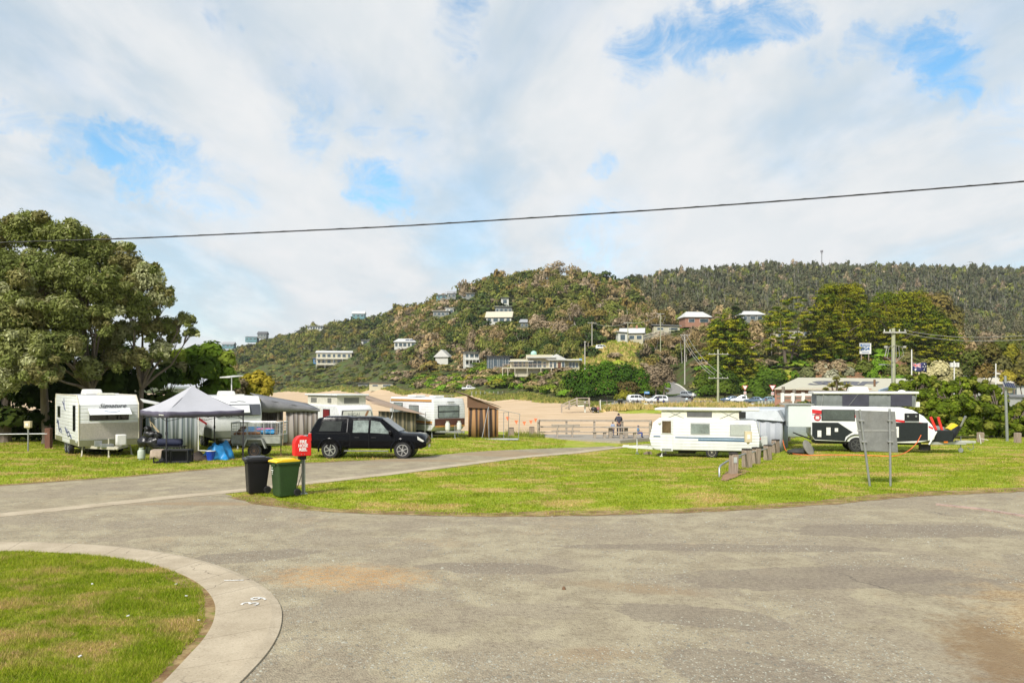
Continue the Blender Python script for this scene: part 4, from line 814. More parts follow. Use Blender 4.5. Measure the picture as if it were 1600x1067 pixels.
for k, (nm, lb, L, D, nl) in enumerate([
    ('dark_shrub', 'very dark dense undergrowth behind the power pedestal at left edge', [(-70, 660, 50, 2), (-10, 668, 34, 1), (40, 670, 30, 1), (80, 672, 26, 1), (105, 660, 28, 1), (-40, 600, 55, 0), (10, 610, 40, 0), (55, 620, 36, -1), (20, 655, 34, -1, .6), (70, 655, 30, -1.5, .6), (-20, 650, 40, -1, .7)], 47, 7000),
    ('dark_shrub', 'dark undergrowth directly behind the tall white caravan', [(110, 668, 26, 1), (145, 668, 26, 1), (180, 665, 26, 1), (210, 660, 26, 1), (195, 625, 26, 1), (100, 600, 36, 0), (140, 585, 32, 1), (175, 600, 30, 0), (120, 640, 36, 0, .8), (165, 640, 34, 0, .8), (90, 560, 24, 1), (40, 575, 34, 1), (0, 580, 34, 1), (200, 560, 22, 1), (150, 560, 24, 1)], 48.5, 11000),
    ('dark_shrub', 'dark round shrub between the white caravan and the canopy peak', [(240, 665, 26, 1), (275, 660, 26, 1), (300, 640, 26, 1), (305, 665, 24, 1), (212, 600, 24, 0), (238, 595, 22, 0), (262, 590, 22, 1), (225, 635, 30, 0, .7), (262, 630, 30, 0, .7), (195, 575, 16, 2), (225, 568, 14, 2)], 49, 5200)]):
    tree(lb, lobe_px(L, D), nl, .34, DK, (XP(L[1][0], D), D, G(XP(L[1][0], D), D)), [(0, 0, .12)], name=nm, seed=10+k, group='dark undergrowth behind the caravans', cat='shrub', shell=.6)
tree('leafy bright green tree behind the grey canopy peak', lobe_px([(283, 560, 20, 0, .8), (306, 556, 18, 0), (330, 552, 20, 0), (352, 562, 16, 0), (320, 580, 26, -1), (290, 590, 22, 0), (350, 588, 20, 0), (335, 612, 22, 0), (362, 600, 12, 0), (335, 640, 24, 0), (360, 640, 20, 0), (372, 655, 16, 0), (350, 665, 20, 0)], 53), 9500, .30, [(.085, .13, .018), (.06, .10, .014), (.12, .15, .025), (.04, .065, .012)], (XP(330, 53), 53, -.3), [(-.5, 0, .13), (.5, 0, .12)], seed=21, shell=.6)
tree('wispy thin branched tree left of the bright green tree', lobe_px([(255, 545, 13, 0), (272, 530, 11, 0), (262, 570, 14, 0), (240, 560, 10, 0), (282, 575, 10, 0)], 51), 1500, .26, [(.10, .11, .04), (.16, .15, .08)], (XP(262, 51), 51, -.3), [(0, 0, .09)], seed=22, shell=.9, twigs=6)
tree('yellow olive bushy tree at the edge of the beach', lobe_px([(388, 596, 13, 0), (404, 592, 14, 0), (418, 598, 11, 0), (396, 612, 16, 0), (414, 612, 12, 0), (392, 632, 14, 0), (410, 632, 13, 0), (400, 650, 14, 0)], 58), 3600, .26, [(.20, .17, .02), (.14, .13, .018), (.25, .20, .03)], (XP(402, 58), 58, -.4), [(0, 0, .09)], seed=23, shell=.6)
tree('bare brown shrub left of the yellow bushy tree', lobe_px([(370, 612, 14, 0), (378, 600, 10, 0)], 57), 500, .22, PAL['mauve'], (XP(372, 57), 57, -.4), [(0, 0, .07)], seed=24, shell=.9, twigs=9, cat='shrub', name='shrub')
# Monterey cypresses: stacked level sprays of foliage
CYP = [(.105, .120, .010), (.15, .15, .012), (.06, .085, .010), (.042, .062, .009), (.105, .105, .013)]
def cypress(label, cx, top, bot, wid, D, seed, nl, depth=1., lean=0., trunk_px=None, cols=CYP, name='cypress_tree', gaps=.0):
    rng = np.random.default_rng(seed); L = []; H = bot-top
    for lv in range(int(H/4.6)):
        f = (lv+.4)/(H/4.6); py = bot-f*H; w_ = wid/2*(1-abs(f*1.25-.42)**2.3*.9 if f > .33 else .82+.5*f)*rng.uniform(.86, 1.06); w_ = max(w_, wid*.10)
        m = max(4, int(w_/3.6))
        if lv % 3 == 1 and gaps < .3 and f < .9: L += [(cx+lean*(1-f)+s_*w_*.45, py, w_*.42, 0, .75) for s_ in (-1, 0, 1)]
        for q in range(m):
            a = rng.uniform(0, 6.283); q_ = rng.uniform(.25, 1)**.6
            if rng.random() < gaps: continue
            x = cx+math.cos(a)*w_*q_+lean*(1-f); dd = math.sin(a)*w_*q_*D/F*depth; rr = rng.uniform(4.2, 8.2)*(.65+.35*(1-f)); L.append((x, py+rng.uniform(-3, 3)+q_*2.5, rr, dd, rng.uniform(.24, .38)))
    lob = lobe_px(L, D); bx = XP(trunk_px or cx, D); gzz = G(bx, D)
    t = tree(label, lob, int(nl*3.), .46, cols, (bx, D, gzz), [(0, 0, .55), (1.2, .5, .4)], name=name, mat=MLC, seed=seed, twigs=0, limbs=8, aspect=2.0, shell=.5, up=.55, lo=-.25, tilt=.9); return t
cypress('cypress with bare spreading trunks left in the row of three', 1238, 462, 545, 104, 228, 31, 9000, gaps=.34, trunk_px=1228)
cypress('tallest broad domed cypress in the middle of the row', 1315, 441, 558, 128, 226, 32, 14500)
cypress('long cypress sloping down to the right at the end of the row', 1402, 450, 560, 150, 232, 33, 15000, lean=25)
cypress('low cypress skirt at the right foot of the cypress row', 1455, 492, 568, 84, 230, 34, 6500, lean=22)
cypress('separate layered cypress standing beside the power pole', 1138, 487, 600, 92, 215, 35, 10500, lean=6, gaps=.1)
cypress('small dark conifer poking above the separate cypress', 1152, 474, 520, 26, 300, 36, 1800, cols=PAL['dark'], name='conifer_tree')
cypress('lone bunya pine breaking the far right skyline', 1518, 404, 440, 17, 880, 37, 700, cols=PAL['far'], name='bunya_pine')
tree('large rusty brown rounded tree behind the cypress row', lobe_px([(1440, 478, 22, 0), (1468, 478, 22, 0), (1488, 494, 18, 0), (1458, 500, 26, 0), (1490, 515, 16, 0), (1475, 520, 20, 0)], 300), 3200, 1.2, PAL['rust'], (XP(1465, 300), 300, G(XP(1465, 300), 300)), [(0, 0, .5)], seed=41)
GRN = [(.05, .085, .012), (.035, .06, .010), (.07, .10, .016), (.025, .042, .01)]
for k, (lb, L, D, nl, cols, nm) in enumerate([
    ('wide dark green tea tree hanging over the beach stairs', [(900, 598, 22, 2), (925, 590, 24, 0), (950, 584, 20, 0), (975, 586, 22, 0), (998, 592, 18, 0), (915, 612, 22, -2, .7), (945, 608, 24, -2, .7), (980, 608, 22, -1, .7), (1004, 606, 12, -1)], 192, 8500, [(.045, .095, .011), (.03, .065, .01), (.06, .115, .013), (.09, .07, .03)], 'tea_tree'),
    ('grey brown sheoak with rounded crown beside the side road', [(1020, 585, 15, 0), (1036, 583, 16, 0), (1045, 592, 12, 0), (1025, 597, 14, 0), (1030, 575, 10, 0)], 200, 2800, PAL['mauve']+[(.08, .07, .03)], 'sheoak_tree'),
    ('bright green round tree right of the side road', [(1100, 596, 16, 0), (1118, 588, 18, 0), (1140, 594, 16, 0), (1130, 608, 20, -1, .7), (1105, 610, 16, -1, .7), (1150, 610, 10, -1)], 188, 4600, GRN, 'tree'),
    ('bright green tree behind the give way signs', [(1180, 604, 14, 0), (1196, 592, 16, 0), (1216, 590, 14, 0), (1206, 606, 18, -1), (1188, 614, 12, -1), (1222, 602, 10, 0)], 178, 4200, GRN+[(.1, .16, .018)], 'tree'),
    ('low yellow shrub under the wide tea tree', [(975, 618, 9, 0), (985, 620, 9, 0), (966, 622, 7, 0)], 183, 800, PAL['yellow'], 'shrub'),
    ('pale silver grey coastal shrubs above the club roof', [(1262, 584, 12, 0), (1285, 578, 14, 0), (1310, 574, 13, 0), (1325, 582, 10, 0), (1298, 588, 12, -1)], 160, 2600, [(.30, .29, .24), (.2, .2, .14), (.12, .13, .06), (.25, .19, .13)], 'shrub'),
    ('olive shrub above the right end of the club roof', [(1350, 575, 13, 0), (1372, 572, 13, 0), (1360, 584, 12, 0), (1388, 580, 12, 0)], 162, 2300, PAL['olive']+PAL['bright'], 'shrub'),
    ('brown dry shrub behind the flag', [(1418, 560, 12, 0), (1430, 572, 14, 0), (1412, 580, 11, 0)], 170, 1700, PAL['tan']+PAL['olive'], 'shrub'),
    ('khaki flowering banksia right of the flag', [(1450, 585, 13, 0), (1468, 578, 15, 0), (1488, 584, 14, 0), (1475, 596, 14, 0), (1455, 598, 10, 0)], 120, 3200, [(.22, .20, .11), (.13, .13, .05), (.3, .27, .17), (.08, .09, .03)], 'banksia_tree'),
    ('brown branching tree at the right behind the bushes', [(1520, 562, 18, 0), (1545, 552, 18, 0), (1562, 570, 18, 0), (1535, 582, 18, 0), (1508, 580, 14, 0)], 150, 3400, PAL['rust']+PAL['tan']+PAL['olive'], 'tree'),
    ('yellow green tree near the right edge of the slope', [(1562, 542, 12, 0), (1578, 550, 14, 0), (1570, 562, 14, 0), (1596, 566, 14, 0)], 160, 2600, PAL['yellow']+PAL['olive'], 'tree'),
    ('mustard leaved low tree behind the solar pole', [(1575, 590, 12, 0), (1590, 584, 12, 0), (1600, 596, 12, 0)], 135, 1500, PAL['yellow']+PAL['rust'], 'tree')]):
    bx = XP(L[0][0], D); tree(lb, lobe_px(L, D), nl, .55 if D > 150 else .5, cols, (XP(sum(l[0] for l in L)/len(L), D), D, G(XP(sum(l[0] for l in L)/len(L), D), D)), [(-1, 0, .22), (1, 0, .2)], name=nm, seed=50+k, cat='shrub' if nm == 'shrub' else 'tree', shell=.45, up=.35, twigs=2)
# the row of dense salt bushes behind the off road caravan
BUSH = [(.085, .115, .012), (.115, .14, .018), (.06, .085, .01), (.04, .055, .01), (.14, .15, .03)]
bl = [('leftmost dense green bush, next to the caravan nose', [(1405, 612, 17, 0), (1425, 604, 18, 0), (1446, 600, 18, 0), (1412, 640, 24, -1), (1440, 635, 26, -2), (1420, 668, 24, -2), (1452, 662, 26, -2)], 61),
      ('tall rounded green bush second from the caravan nose', [(1468, 612, 17, 0), (1490, 606, 18, 0), (1512, 600, 17, 0), (1478, 640, 26, -2), (1508, 636, 26, -2), (1484, 668, 26, -2), (1512, 668, 24, -2)], 60),
      ('green bush left of the solar pole', [(1530, 608, 17, 0), (1548, 614, 16, 0), (1562, 628, 14, 0), (1536, 642, 24, -2), (1560, 652, 20, -2), (1540, 670, 22, -2), (1566, 674, 18, -2)], 60.5),
      ('low green bush at the right edge by the stump', [(1580, 650, 15, 0), (1596, 645, 14, 0), (1612, 640, 20, 0), (1585, 672, 17, -1), (1608, 670, 22, -1)], 61)]
for k, (lb, L, D) in enumerate(bl):
    rng = np.random.default_rng(80+k); L2 = []
    for (px, py, rr, dd) in L:
        L2.append((px, py, rr*.8, dd, .85))
        for _ in range(9): a = rng.uniform(0, 6.28); u = rng.uniform(-.4, 1); q = math.sqrt(max(0, 1-u*u)); L2.append((px+math.cos(a)*q*rr*.95, py-u*rr*.85, rr*rng.uniform(.25, .42), dd-abs(math.sin(a))*q*rr*D/F*1.0, .8))
    tree(lb, lobe_px(L2, D), 15000 if k < 3 else 9000, .19, BUSH, (XP(L[3][0], D), D-1, G(XP(L[3][0], D), D)), [(0, 0, .14)], name='coastal_bush', seed=90+k, group='dense green bushes at the right', cat='bush', shell=.35, up=.35, twigs=1, lo=-.6)
# cabbage palm in front of the club
D = 84; t = thing('cabbage_palm', 'spiky multi headed cabbage palm in front of the club roof', 'palm', (XP(1310, D), D, G(XP(1310, D), D))); b = MB(); V = []; rng = np.random.default_rng(5)
for (px, py, rr) in ((1310, 600, 11), (1298, 603, 8), (1322, 604, 9), (1288, 608, 6), (1330, 612, 6), (1306, 592, 7), (1314, 610, 8)):
    c = np.array((XP(px, D)-t.location.x, rng.uniform(-.5, .5), ZP(py, D)-t.location.z)); b.tube([(0, 0, -.3), (c[0]*.4, c[1]*.4, c[2]*.5), c], [.16, .12, .08], 6)
    for _ in range(120):
        d = rng.normal(size=3); d[2] = abs(d[2])*.8-.25; d /= np.linalg.norm(d); e = c+d*rr*D/F*rng.uniform(.7, 1.15); s = np.cross(d, rng.normal(size=3)); s /= np.linalg.norm(s); s *= .045; m_ = (c+e)/2; V += [c, m_-s, e+np.array((0, 0, -.08)), m_+s]
T = np.repeat(np.array([(.16, .16, .04), (.1, .11, .03), (.24, .2, .08)])[rng.integers(0, 3, len(V)//4)], 4, 0); leaf_obj('crown', np.array(V), T, None, t); b.build('trunk', BARK, t, fix=False)
# dune grasses and tussocks: uncountable
def tufts(name, label, n, px0, px1, d0, d1, hh, cols, cond=None, w=.05, cat='grass', per=9):
    px = RG.uniform(px0, px1, n); D = RG.uniform(d0, d1, n) if not callable(d0) else d0(px)+RG.random(n)*(d1(px)-d0(px)); x = XP(px, D); y = D
    if cond is not None: k = cond(x, y, px); x, y = x[k], y[k]
    n = len(x); z = gz(x, y); V = np.empty((n, per, 3, 3)); a = RG.uniform(0, 6.28, (n, per)); H = hh*RG.uniform(.5, 1.2, (n, 1))*RG.uniform(.6, 1.1, (n, per)); sp = H*RG.uniform(.1, .7, (n, per))
    bx = x[:, None]+RG.normal(0, hh*.25, (n, per)); by = y[:, None]+RG.normal(0, hh*.25, (n, per)); tx, ty = bx+np.cos(a)*sp, by+np.sin(a)*sp; ww = w*np.maximum(1, y/60)[:, None]
    Z = np.repeat(z[:, None], per, 1)-.05; V[:, :, 0] = np.stack([bx-ww, by, Z], -1); V[:, :, 1] = np.stack([bx+ww, by, Z], -1); V[:, :, 2] = np.stack([tx, ty, Z+H], -1)
    c = np.array(cols)[RG.integers(0, len(cols), n)]*RG.uniform(.7, 1.3, (n, 1)); T = np.repeat(c, per*3, 0)
    tag(link(bpy.data.objects.new(name, np_mesh(name, V.reshape(-1, 3), 3, ML, T))), label, cat, kind='stuff')
STRAW = [(.36, .27, .13), (.28, .22, .09), (.2, .2, .05), (.42, .32, .18)]
tufts('dune_grass', 'straw coloured grass on the dune edge below the car park', 2600, 930, 1235, 128, 150, .9, STRAW, lambda x, y, p: fbm(x, y, .08, 4) > .40)
tufts('beach_grass', 'green grass along the foot of the far dune', 2600, 440, 940, lambda p: np.interp(p, *FAREDGE)*.985, lambda p: np.interp(p, *FAREDGE)*1.05, 1.0, [(.14, .15, .04), (.2, .18, .06), (.1, .12, .03)], w=.06)
tufts('spur_tussock', 'pale tussock grass on the sunny spur', 1500, 895, 1010, 236, 292, 1.2, [(.33, .26, .11), (.26, .22, .08), (.15, .18, .03)], lambda x, y, p: fbm(x, y, .1, 8) > .45, .09)
tufts('verge_tussock', 'straw tussocks beside the parked cars', 900, 1005, 1200, 172, 192, .9, STRAW, lambda x, y, p: ((p > 1085) | (p < 1030)) & (fbm(x, y, .2, 9) > .45))
# ================================================================ shared small parts
RUB = M('tyre_rubber', (.014, .014, .015), .8, 0, .25, 6, .3); GALV = M('galvanised', (.36, .37, .37), .42, .7, .15, 6); ALU = M('aluminium', (.52, .52, .50), .35, .8, .12, 4); CHR = M('alloy', (.50, .50, .49), .3, .75, .1, 5)
BLK = M('black_plastic', (.01, .01, .011), .45, 0, .3, 5); BLKS = M('black_steel', (.012, .012, .013), .5, .3, .2, 5); WPL = M('white_plastic', (.66, .65, .61), .4, 0, .05, 2, dirt=.15); WIN = M_glass('tinted_window', (.012, .013, .014), .05); WING = M('curtained_window', (.19, .22, .21), .12, 0, .35, 2.2, spec=.8)
CRM = M('cream_plastic', (.55, .47, .30), .55, 0, .1, 4, dirt=.2); REDL = M('red_lens', (.45, .01, .01), .25); ORL = M('amber_lens', (.6, .16, .01), .25); RUST = M('rusty_steel', (.16, .09, .05), .8, .2, .4, 8)
POSTW = M_wood('old_post_timber', (.20, .145, .105), (.36, .29, .23), (9, 9, .7)); DECKW = M_wood('grey_deck_timber', (.24, .20, .155), (.38, .33, .27), (1, 9, 9))
def at(px, D, dz=0.): x = XP(px, D); return (x, D, G(x, D)+dz)
def wheel(parent, x, y, z, r, w, rim=CHR, spokes=0, side=-1, name='wheel'):
    T = Matrix.Rotation(R(90), 4, 'X'); h = w/2; b = MB()
    b.lathe([(r*.62, -h*.9), (r*.9, -h), (r*.985, -h*.75), (r, -h*.3), (r, h*.3), (r*.985, h*.75), (r*.9, h), (r*.62, h*.9)], (x, y, z), 28, 0, T)
    o = b.build(name, RUB, parent, 0, 40); b = MB(); q = h*.55; s = side
    b.lathe([(r*.64, -h*.92), (r*.66, 0), (r*.64, h*.92)], (x, y, z), 28, 0, T, False)
    if spokes:
        b2 = MB().lathe([(.001, -.02), (r*.58, -.02), (r*.58, .02), (.001, .02)], (x, y+s*q*.2, z), 24, 0, T, False); b2.build('wheel_disc', BLK, o)
        for k in range(spokes):
            a = 6.2832*k/spokes+.3; p1 = (x+math.cos(a)*r*.62, y+s*h*.8, z+math.sin(a)*r*.62); p0 = (x+math.cos(a)*r*.1, y+s*h*.65, z+math.sin(a)*r*.1); b.bar(p0, p1, r*.17, r*.10)
        b.lathe([(.001, -.03), (r*.17, -.03), (r*.15, .03), (.001, .03)], (x, y+s*h*.7, z), 14, 0, T)
        b.lathe([(r*.57, s*-h*.95), (r*.66, s*-h*.95), (r*.66, s*-h*.6), (r*.57, s*-h*.6)], (x, y, z), 28, 0, T, False)
    else:
        b.lathe([(.001, 0), (r*.22, 0), (r*.3, -.02*s), (r*.5, 0), (r*.62, -.03*s)], (x, y+s*h*.7, z), 24, 0, T, False); b.lathe([(.001, -.03), (r*.13, -.03), (r*.13, .03), (.001, .03)], (x, y+s*h*.75, z), 12, 0, T)
    b.build('rim', rim, o, 0, 35); return o
def fb(mb, face, off, a, z, w, h, t=.03, mi=0, ry=0.):
    """thin box lying on a side face of a body; R: y=-off, L: y=+off, F: x=+off, B: x=-off"""
    if face == 'R': mb.box((a, -(off+t/2), z), (w, t, h), mi, 0, ry)
    elif face == 'L': mb.box((a, off+t/2, z), (w, t, h), mi, 0, ry)
    elif face == 'F': mb.box((off+t/2, a, z), (t, w, h), mi, 0, 0, ry)
    else: mb.box((-(off+t/2), a, z), (t, w, h), mi, 0, 0, ry)
    return mb
def window(root, face, off, a, z, w, h, frame_=BLK, glass=WIN, rail=False, name='window'):
    b = MB(); fb(b, face, off-.01, a, z, w, h, .03); o = b.build(name, frame_, root, .006); b = MB()
    if rail: fb(b, face, off+.018, a, z+h*.25, w-.1, h*.5-.07, .008); fb(b, face, off+.018, a, z-h*.25, w-.1, h*.5-.07, .008)
    else: fb(b, face, off+.018, a, z, w-.09, h-.09, .008)
    b.build('pane', glass, o); return o
def deco(root, name, mat, items):
    b = MB()
    for it in items: fb(b, *it)
    return b.build(name, mat, root)
def poly_decal(root, name, mat, face, off, pts_, t=.006):
    b = MB()
    if face in 'RL': s = -1 if face == 'R' else 1; b.prism(pts_, s*(off-.002), s*(off+t), 'y')
    else: s = 1 if face == 'F' else -1; b.prism(pts_, s*(off-.002), s*(off+t), 'x')
    return b.build(name, mat, root)
def TF(face, off, a, z, mir=1):
    """matrix placing text on a face, readable from outside"""
    q = {'R': (0, -1), 'L': (0, 1), 'F': (1, 0), 'B': (-1, 0)}[face]; pos = {'R': (a, -off, z), 'L': (a, off, z), 'F': (off, a, z), 'B': (-off, a, z)}[face]
    rz = {'R': 0, 'L': R(180), 'F': R(90), 'B': R(-90)}[face]; return Matrix.Translation(pos) @ Matrix.Rotation(rz, 4, 'Z') @ Matrix.Rotation(R(90), 4, 'X')
def drawbar(root, x0, W_, L=1.5, z=.5, mat=GALV, jock=True, legs=True):
    MB().box((-.1, 0, .40), (x0*1.75, W_*.72, .16)).box((-.2, 0, .34), (.12, W_*.8, .1)).box((x0*.35, 0, .26), (.9, W_*.45, .16)).build('chassis', BLKS, root)  # dark underbody boxes added to deepen the shade beneath the caravan
    b = MB(); b.bar((x0-.3, -W_*.36, z), (x0+L, -.03, z), .07, .12); b.bar((x0-.3, W_*.36, z), (x0+L, .03, z), .07, .12); b.box((x0+L+.1, 0, z+.03), (.32, .12, .12)); b.ball((x0+L+.25, 0, z), .07, 8, 5); b.box((x0+.45, 0, z), (.08, W_*.42, .08)); b.build('drawbar', mat, root, .006)
    if jock:
        b = MB(); b.cyl((x0+L*.68, -.2, z-.42), (x0+L*.68, -.2, z+.42), .03); b.cyl((x0+L*.68, -.2, z+.42), (x0+L*.68, -.02, z+.45), .012); b.lathe([(.09, -.03), (.1, 0), (.09, .03)], (x0+L*.68, -.2, z-.42), 12, 0, Matrix.Rotation(R(90), 4, 'X')); b.build('jockey_wheel', mat, root)
    if legs:
        for s in (-1, 1):
            b = MB(); b.bar((x0-.55, s*W_*.4, z), (x0-.45, s*W_*.42, .05), .05); b.box((x0-.45, s*W_*.42, .03), (.16, .16, .05)); b.build('corner_leg', mat, root)
def gas(root_or_loc, label=None, h=.55, mat=None, name='gas_bottle', parent=None, loc=(0, 0, 0), **kw):
    mat = mat or M('gas_bottle_paint', (.42, .47, .40), .5, 0, .1, 4, dirt=.25); r = .155
    o = parent or thing(name, label, 'gas bottle', root_or_loc, 0, kw.get('group'))
    b = MB().lathe([(r*.7, 0), (r*.72, .04), (r, .08), (r, h*.72), (r*.8, h*.83), (r*.35, h*.88)], loc, 16); bd = b.build('bottle' if parent is None else 'gas_bottle', mat, o, 0, 40)
    b = MB().cyl((loc[0], loc[1], loc[2]+h*.86), (loc[0], loc[1], loc[2]+h*.95), .03); b.lathe([(.09, h*.86), (.1, h*.9), (.1, h), (.085, h), (.085, h*.9)], loc, 12); b.build('collar', mat, bd, 0, 40); return o
def body_prism(root, prof, W_, mat, bevel=.05, name='body', arches=(), zb=None):
    b = MB(); b.prism(prof, -W_/2, W_/2, 'y'); o = b.build(name, mat, root, bevel, 30, 3); return o
def arch_cut(o, xs, r, W_, z):
    cb = MB()
    for x in xs:
        for s in (-1, 1): cb.cyl((x, s*W_*.28, z), (x, s*W_*.7, z), r, n=28)
    c = cb.build('cutter', BLK); md = o.modifiers.new('c', 'BOOLEAN'); md.object = c; md.operation = 'DIFFERENCE'; md.solver = 'EXACT'
    while o.modifiers[0].name != 'c': 
        with bpy.context.temp_override(object=o): bpy.ops.object.modifier_move_to_index(modifier='c', index=0)
    bpy.context.view_layer.update(); dg = bpy.context.evaluated_depsgraph_get(); me = bpy.data.meshes.new_from_object(o.evaluated_get(dg)); o.modifiers.clear(); old = o.data; o.data = me; me.name = o.name
    me.set_sharp_from_angle(angle=R(32)); bpy.data.objects.remove(c); return o
def ac_unit(root, x, y, z, l=.95, w=.7, h=.24, mat=WPL):
    b = MB().box((x, y, z+h/2), (l, w, h), 0, top=.86); o = b.build('air_conditioner', mat, root, .05, 30, 3); MB().box((x, y-w*.42, z+h*.45), (l*.6, .06, h*.3)).build('vent', BLK, o); return o
WCLAD = M_bands('white_ribbed_cladding', (.69, .70, .70), None, 2, .16, .5, .38, 1., dirt=.16); WSM = M('white_gelcoat', (.69, .70, .70), .28, 0, .04, 1.2, dirt=.10, coat=.2)

# ================================================================ tall white caravan at the left
hd = R(-52); t = thing('caravan', 'tall white ribbed caravan with front hatch window open, at the left beside the dark trees', 'caravan', (-20.1, 38.4, G(-20.1, 38.4)), hd)
prof = [(-3.1, .52), (3.0, .52), (3.12, .75), (3.12, 2.38), (2.62, 2.78), (-2.95, 2.80), (-3.1, 2.62)]; W_ = 2.46
bd = body_prism(t, prof, W_, WCLAD, .04); arch_cut(bd, (-.62, .12), .42, W_, .42)
deco(t, 'checker_plate', M('tread_plate', (.47, .43, .37), .42, .55, .15, 14, .4, 60), [('F', 3.12, 0, 1.20, W_-.06, .72, .012)])
deco(t, 'skirt', M('olive_skirt', (.15, .15, .08), .5, 0, .2, 2), [('F', 3.125, 0, .67, W_-.03, .28, .02), ('R', W_/2, 2.0, .66, 2.1, .22, .012), ('R', W_/2, -2.1, .66, 1.9, .22, .012)])
trim = M('cream_trim', (.60, .55, .42), .5); b = MB()
for s in (-1, 1): b.tube([(3.13, s*(W_/2), .55), (3.13, s*(W_/2), 2.38), (2.63, s*(W_/2), 2.79), (-2.95, s*(W_/2), 2.81), (-3.1, s*(W_/2), 2.62), (-3.1, s*W_/2, .55)], .022, 5)
b.build('edge_trim', trim, t)
window(t, 'F', 3.12, 0, 1.92, 1.62, .50, BLK, WIN)
b = MB(); b.box((3.33, 0, 2.07), (.025, 1.72, .52), 0, 0, R(-58)); hc = b.build('window_hatch', WSM, t, .01); b = MB(); b.tube([(3.36, -.25, 2.10), (3.42, .15, 2.04), (3.37, .4, 2.09)], .012, 4); b.build('hatch_mark', M('blue_mark', (.15, .25, .45), .4), hc)
b = MB(); b.text('Signature', .30, TF('F', 3.135, .12, 2.32), 0, .004, shear=.45); b.text('— — —', .07, TF('F', 3.135, .1, 2.17), 0, .003); b.build('lettering', M('decal_dark', (.04, .04, .06), .4), t)
ac_unit(t, -.3, -.1, 2.80, 1.1, .8, .26); MB().box((1.9, .1, 2.84), (.55, .75, .10), 0, top=.8).build('roof_hatch', M('hatch_tint', (.50, .49, .40), .3), t, .02); MB().box((.6, .75, 2.82), (.3, .3, .08)).build('roof_vent', WPL, t, .02)
window(t, 'R', W_/2, -2.05, 1.95, .75, .55); window(t, 'R', W_/2, 2.05, 1.75, .62, 1.18, name='window')
deco(t, 'access_hatch', WSM, [('R', W_/2, 2.62, .95, .55, .55, .012), ('R', W_/2, -2.7, .95, .35, .4, .012)])
b = MB()
for pts_ in ([(-.95, 2.45), (-.6, 2.3), (-.35, 2.1), (-.1, 2.05)], [(-.6, 2.62), (-.5, 2.3), (-.3, 2.05)], [(-2.6, 1.55), (-2.1, 1.3), (-1.9, 1.0), (-1.3, .95)], [(-2.7, 1.4), (-2.2, 1.5), (-2.0, 1.1), (-1.5, 1.15), (-1.2, .9)], [(-.3, 1.25), (.2, 1.0), (.7, 1.1), (1.2, .8)], [(.2, 1.2), (.5, .85), (1.1, .95), (1.6, .72)]):
    b.tube([(x, -W_/2-.004, z) for x, z in pts_], [.03]*(len(pts_)-1)+[.008], 5)
b.build('swirl_decal', M('decal_navy', (.03, .04, .09), .4), t)
for x in (-.62, .12): wheel(t, x, -W_/2+.16, .34, .34, .2, CHR); wheel(t, x, W_/2-.16, .34, .34, .2, CHR, side=1)
drawbar(t, 3.1, W_, 1.35, .48, M('cream_chassis', (.45, .42, .34), .5)); MB().box((3.75, .35, .80), (.30, .42, .50)).build('water_container', WPL, t, .05, 30, 3)
MB().box((3.8, -.25, .58), (.5, .5, .14)).box((3.62, -.55, .66), (.14, .3, .25)).build('stone_tray', GALV, t, .01)
b = MB(); b.box((3.45, .9, 1.), (.02, .02, .02)); 
# caravan behind the canopy
hd = R(-58); cxy = (-15.7, 43.6); t = thing('caravan', 'white and grey caravan with blue swoosh, standing behind the canopy tent', 'caravan', (*cxy, G(*cxy)), hd); W_ = 2.45
prof = [(-2.9, .55), (2.55, .55), (2.85, .95), (2.9, 1.7), (2.72, 2.3), (2.3, 2.72), (-2.7, 2.75), (-2.9, 2.55)]; bd = body_prism(t, prof, W_, WSM, .05); arch_cut(bd, (-.55, .2), .42, W_, .42)
deco(t, 'skirt', M('grey_skirt', (.14, .145, .15), .4, 0, .1, 2), [('R', W_/2, 1.6, .82, 1.9, .5, .012), ('R', W_/2, -1.95, .82, 1.7, .5, .012)])
poly_decal(t, 'red_stripe', M('dark_red', (.30, .015, .02), .4), 'R', W_/2, [(-2.6, 1.72), (-1.6, 1.45), (1.4, 1.20), (1.4, 1.30), (-1.5, 1.62), (-2.6, 2.02)]); window(t, 'R', W_/2, 1.5, 1.9, .8, .55); window(t, 'R', W_/2, -1.2, 2., .9, .5)
b = MB(); b.box((2.90, 0, 2.02), (.04, 2.30, .60), 0, 0, R(-17)); fr = b.build('front_panel', M('charcoal_panel', (.07, .075, .09), .35), t, .02); MB().box((2.99, -.15, 2.06), (.04, 1.45, .42), 0, 0, R(-24)).build('window_hatch', WSM, fr, .01)
b = MB(); b.text('North Coast', .20, Matrix.Translation((2.66, .1, 2.50)) @ Matrix.Rotation(R(90), 4, 'Z') @ Matrix.Rotation(R(47), 4, 'X'), 0, .012, shear=.4) if False else b.tube([(2.60, -.35, 2.45), (2.64, -.1, 2.42), (2.58, .1, 2.47), (2.63, .45, 2.43)], .012, 4); b.build('lettering', BLK, t)
poly_decal(t, 'blue_swoosh', M('swoosh_blue', (.02, .17, .42), .35), 'F', 2.86, [(-.2, .62), (1.2, .6), (1.2, 1.12), (.6, 1.15), (.1, 1.0)]); deco(t, 'front_band', M('olive_band', (.13, .14, .10), .5), [('F', 2.80, -.6, .82, 1.1, .42, .05)])
for x in (-.55, .2): wheel(t, x, -W_/2+.16, .34, .34, .2, CHR)
ac_unit(t, .2, 0, 2.73, 1.1, .8, .25); MB().box((1.55, .2, 2.76), (.5, .8, .1)).build('roof_hatch', WPL, t, .02); drawbar(t, 2.8, W_, 1.3, .5)
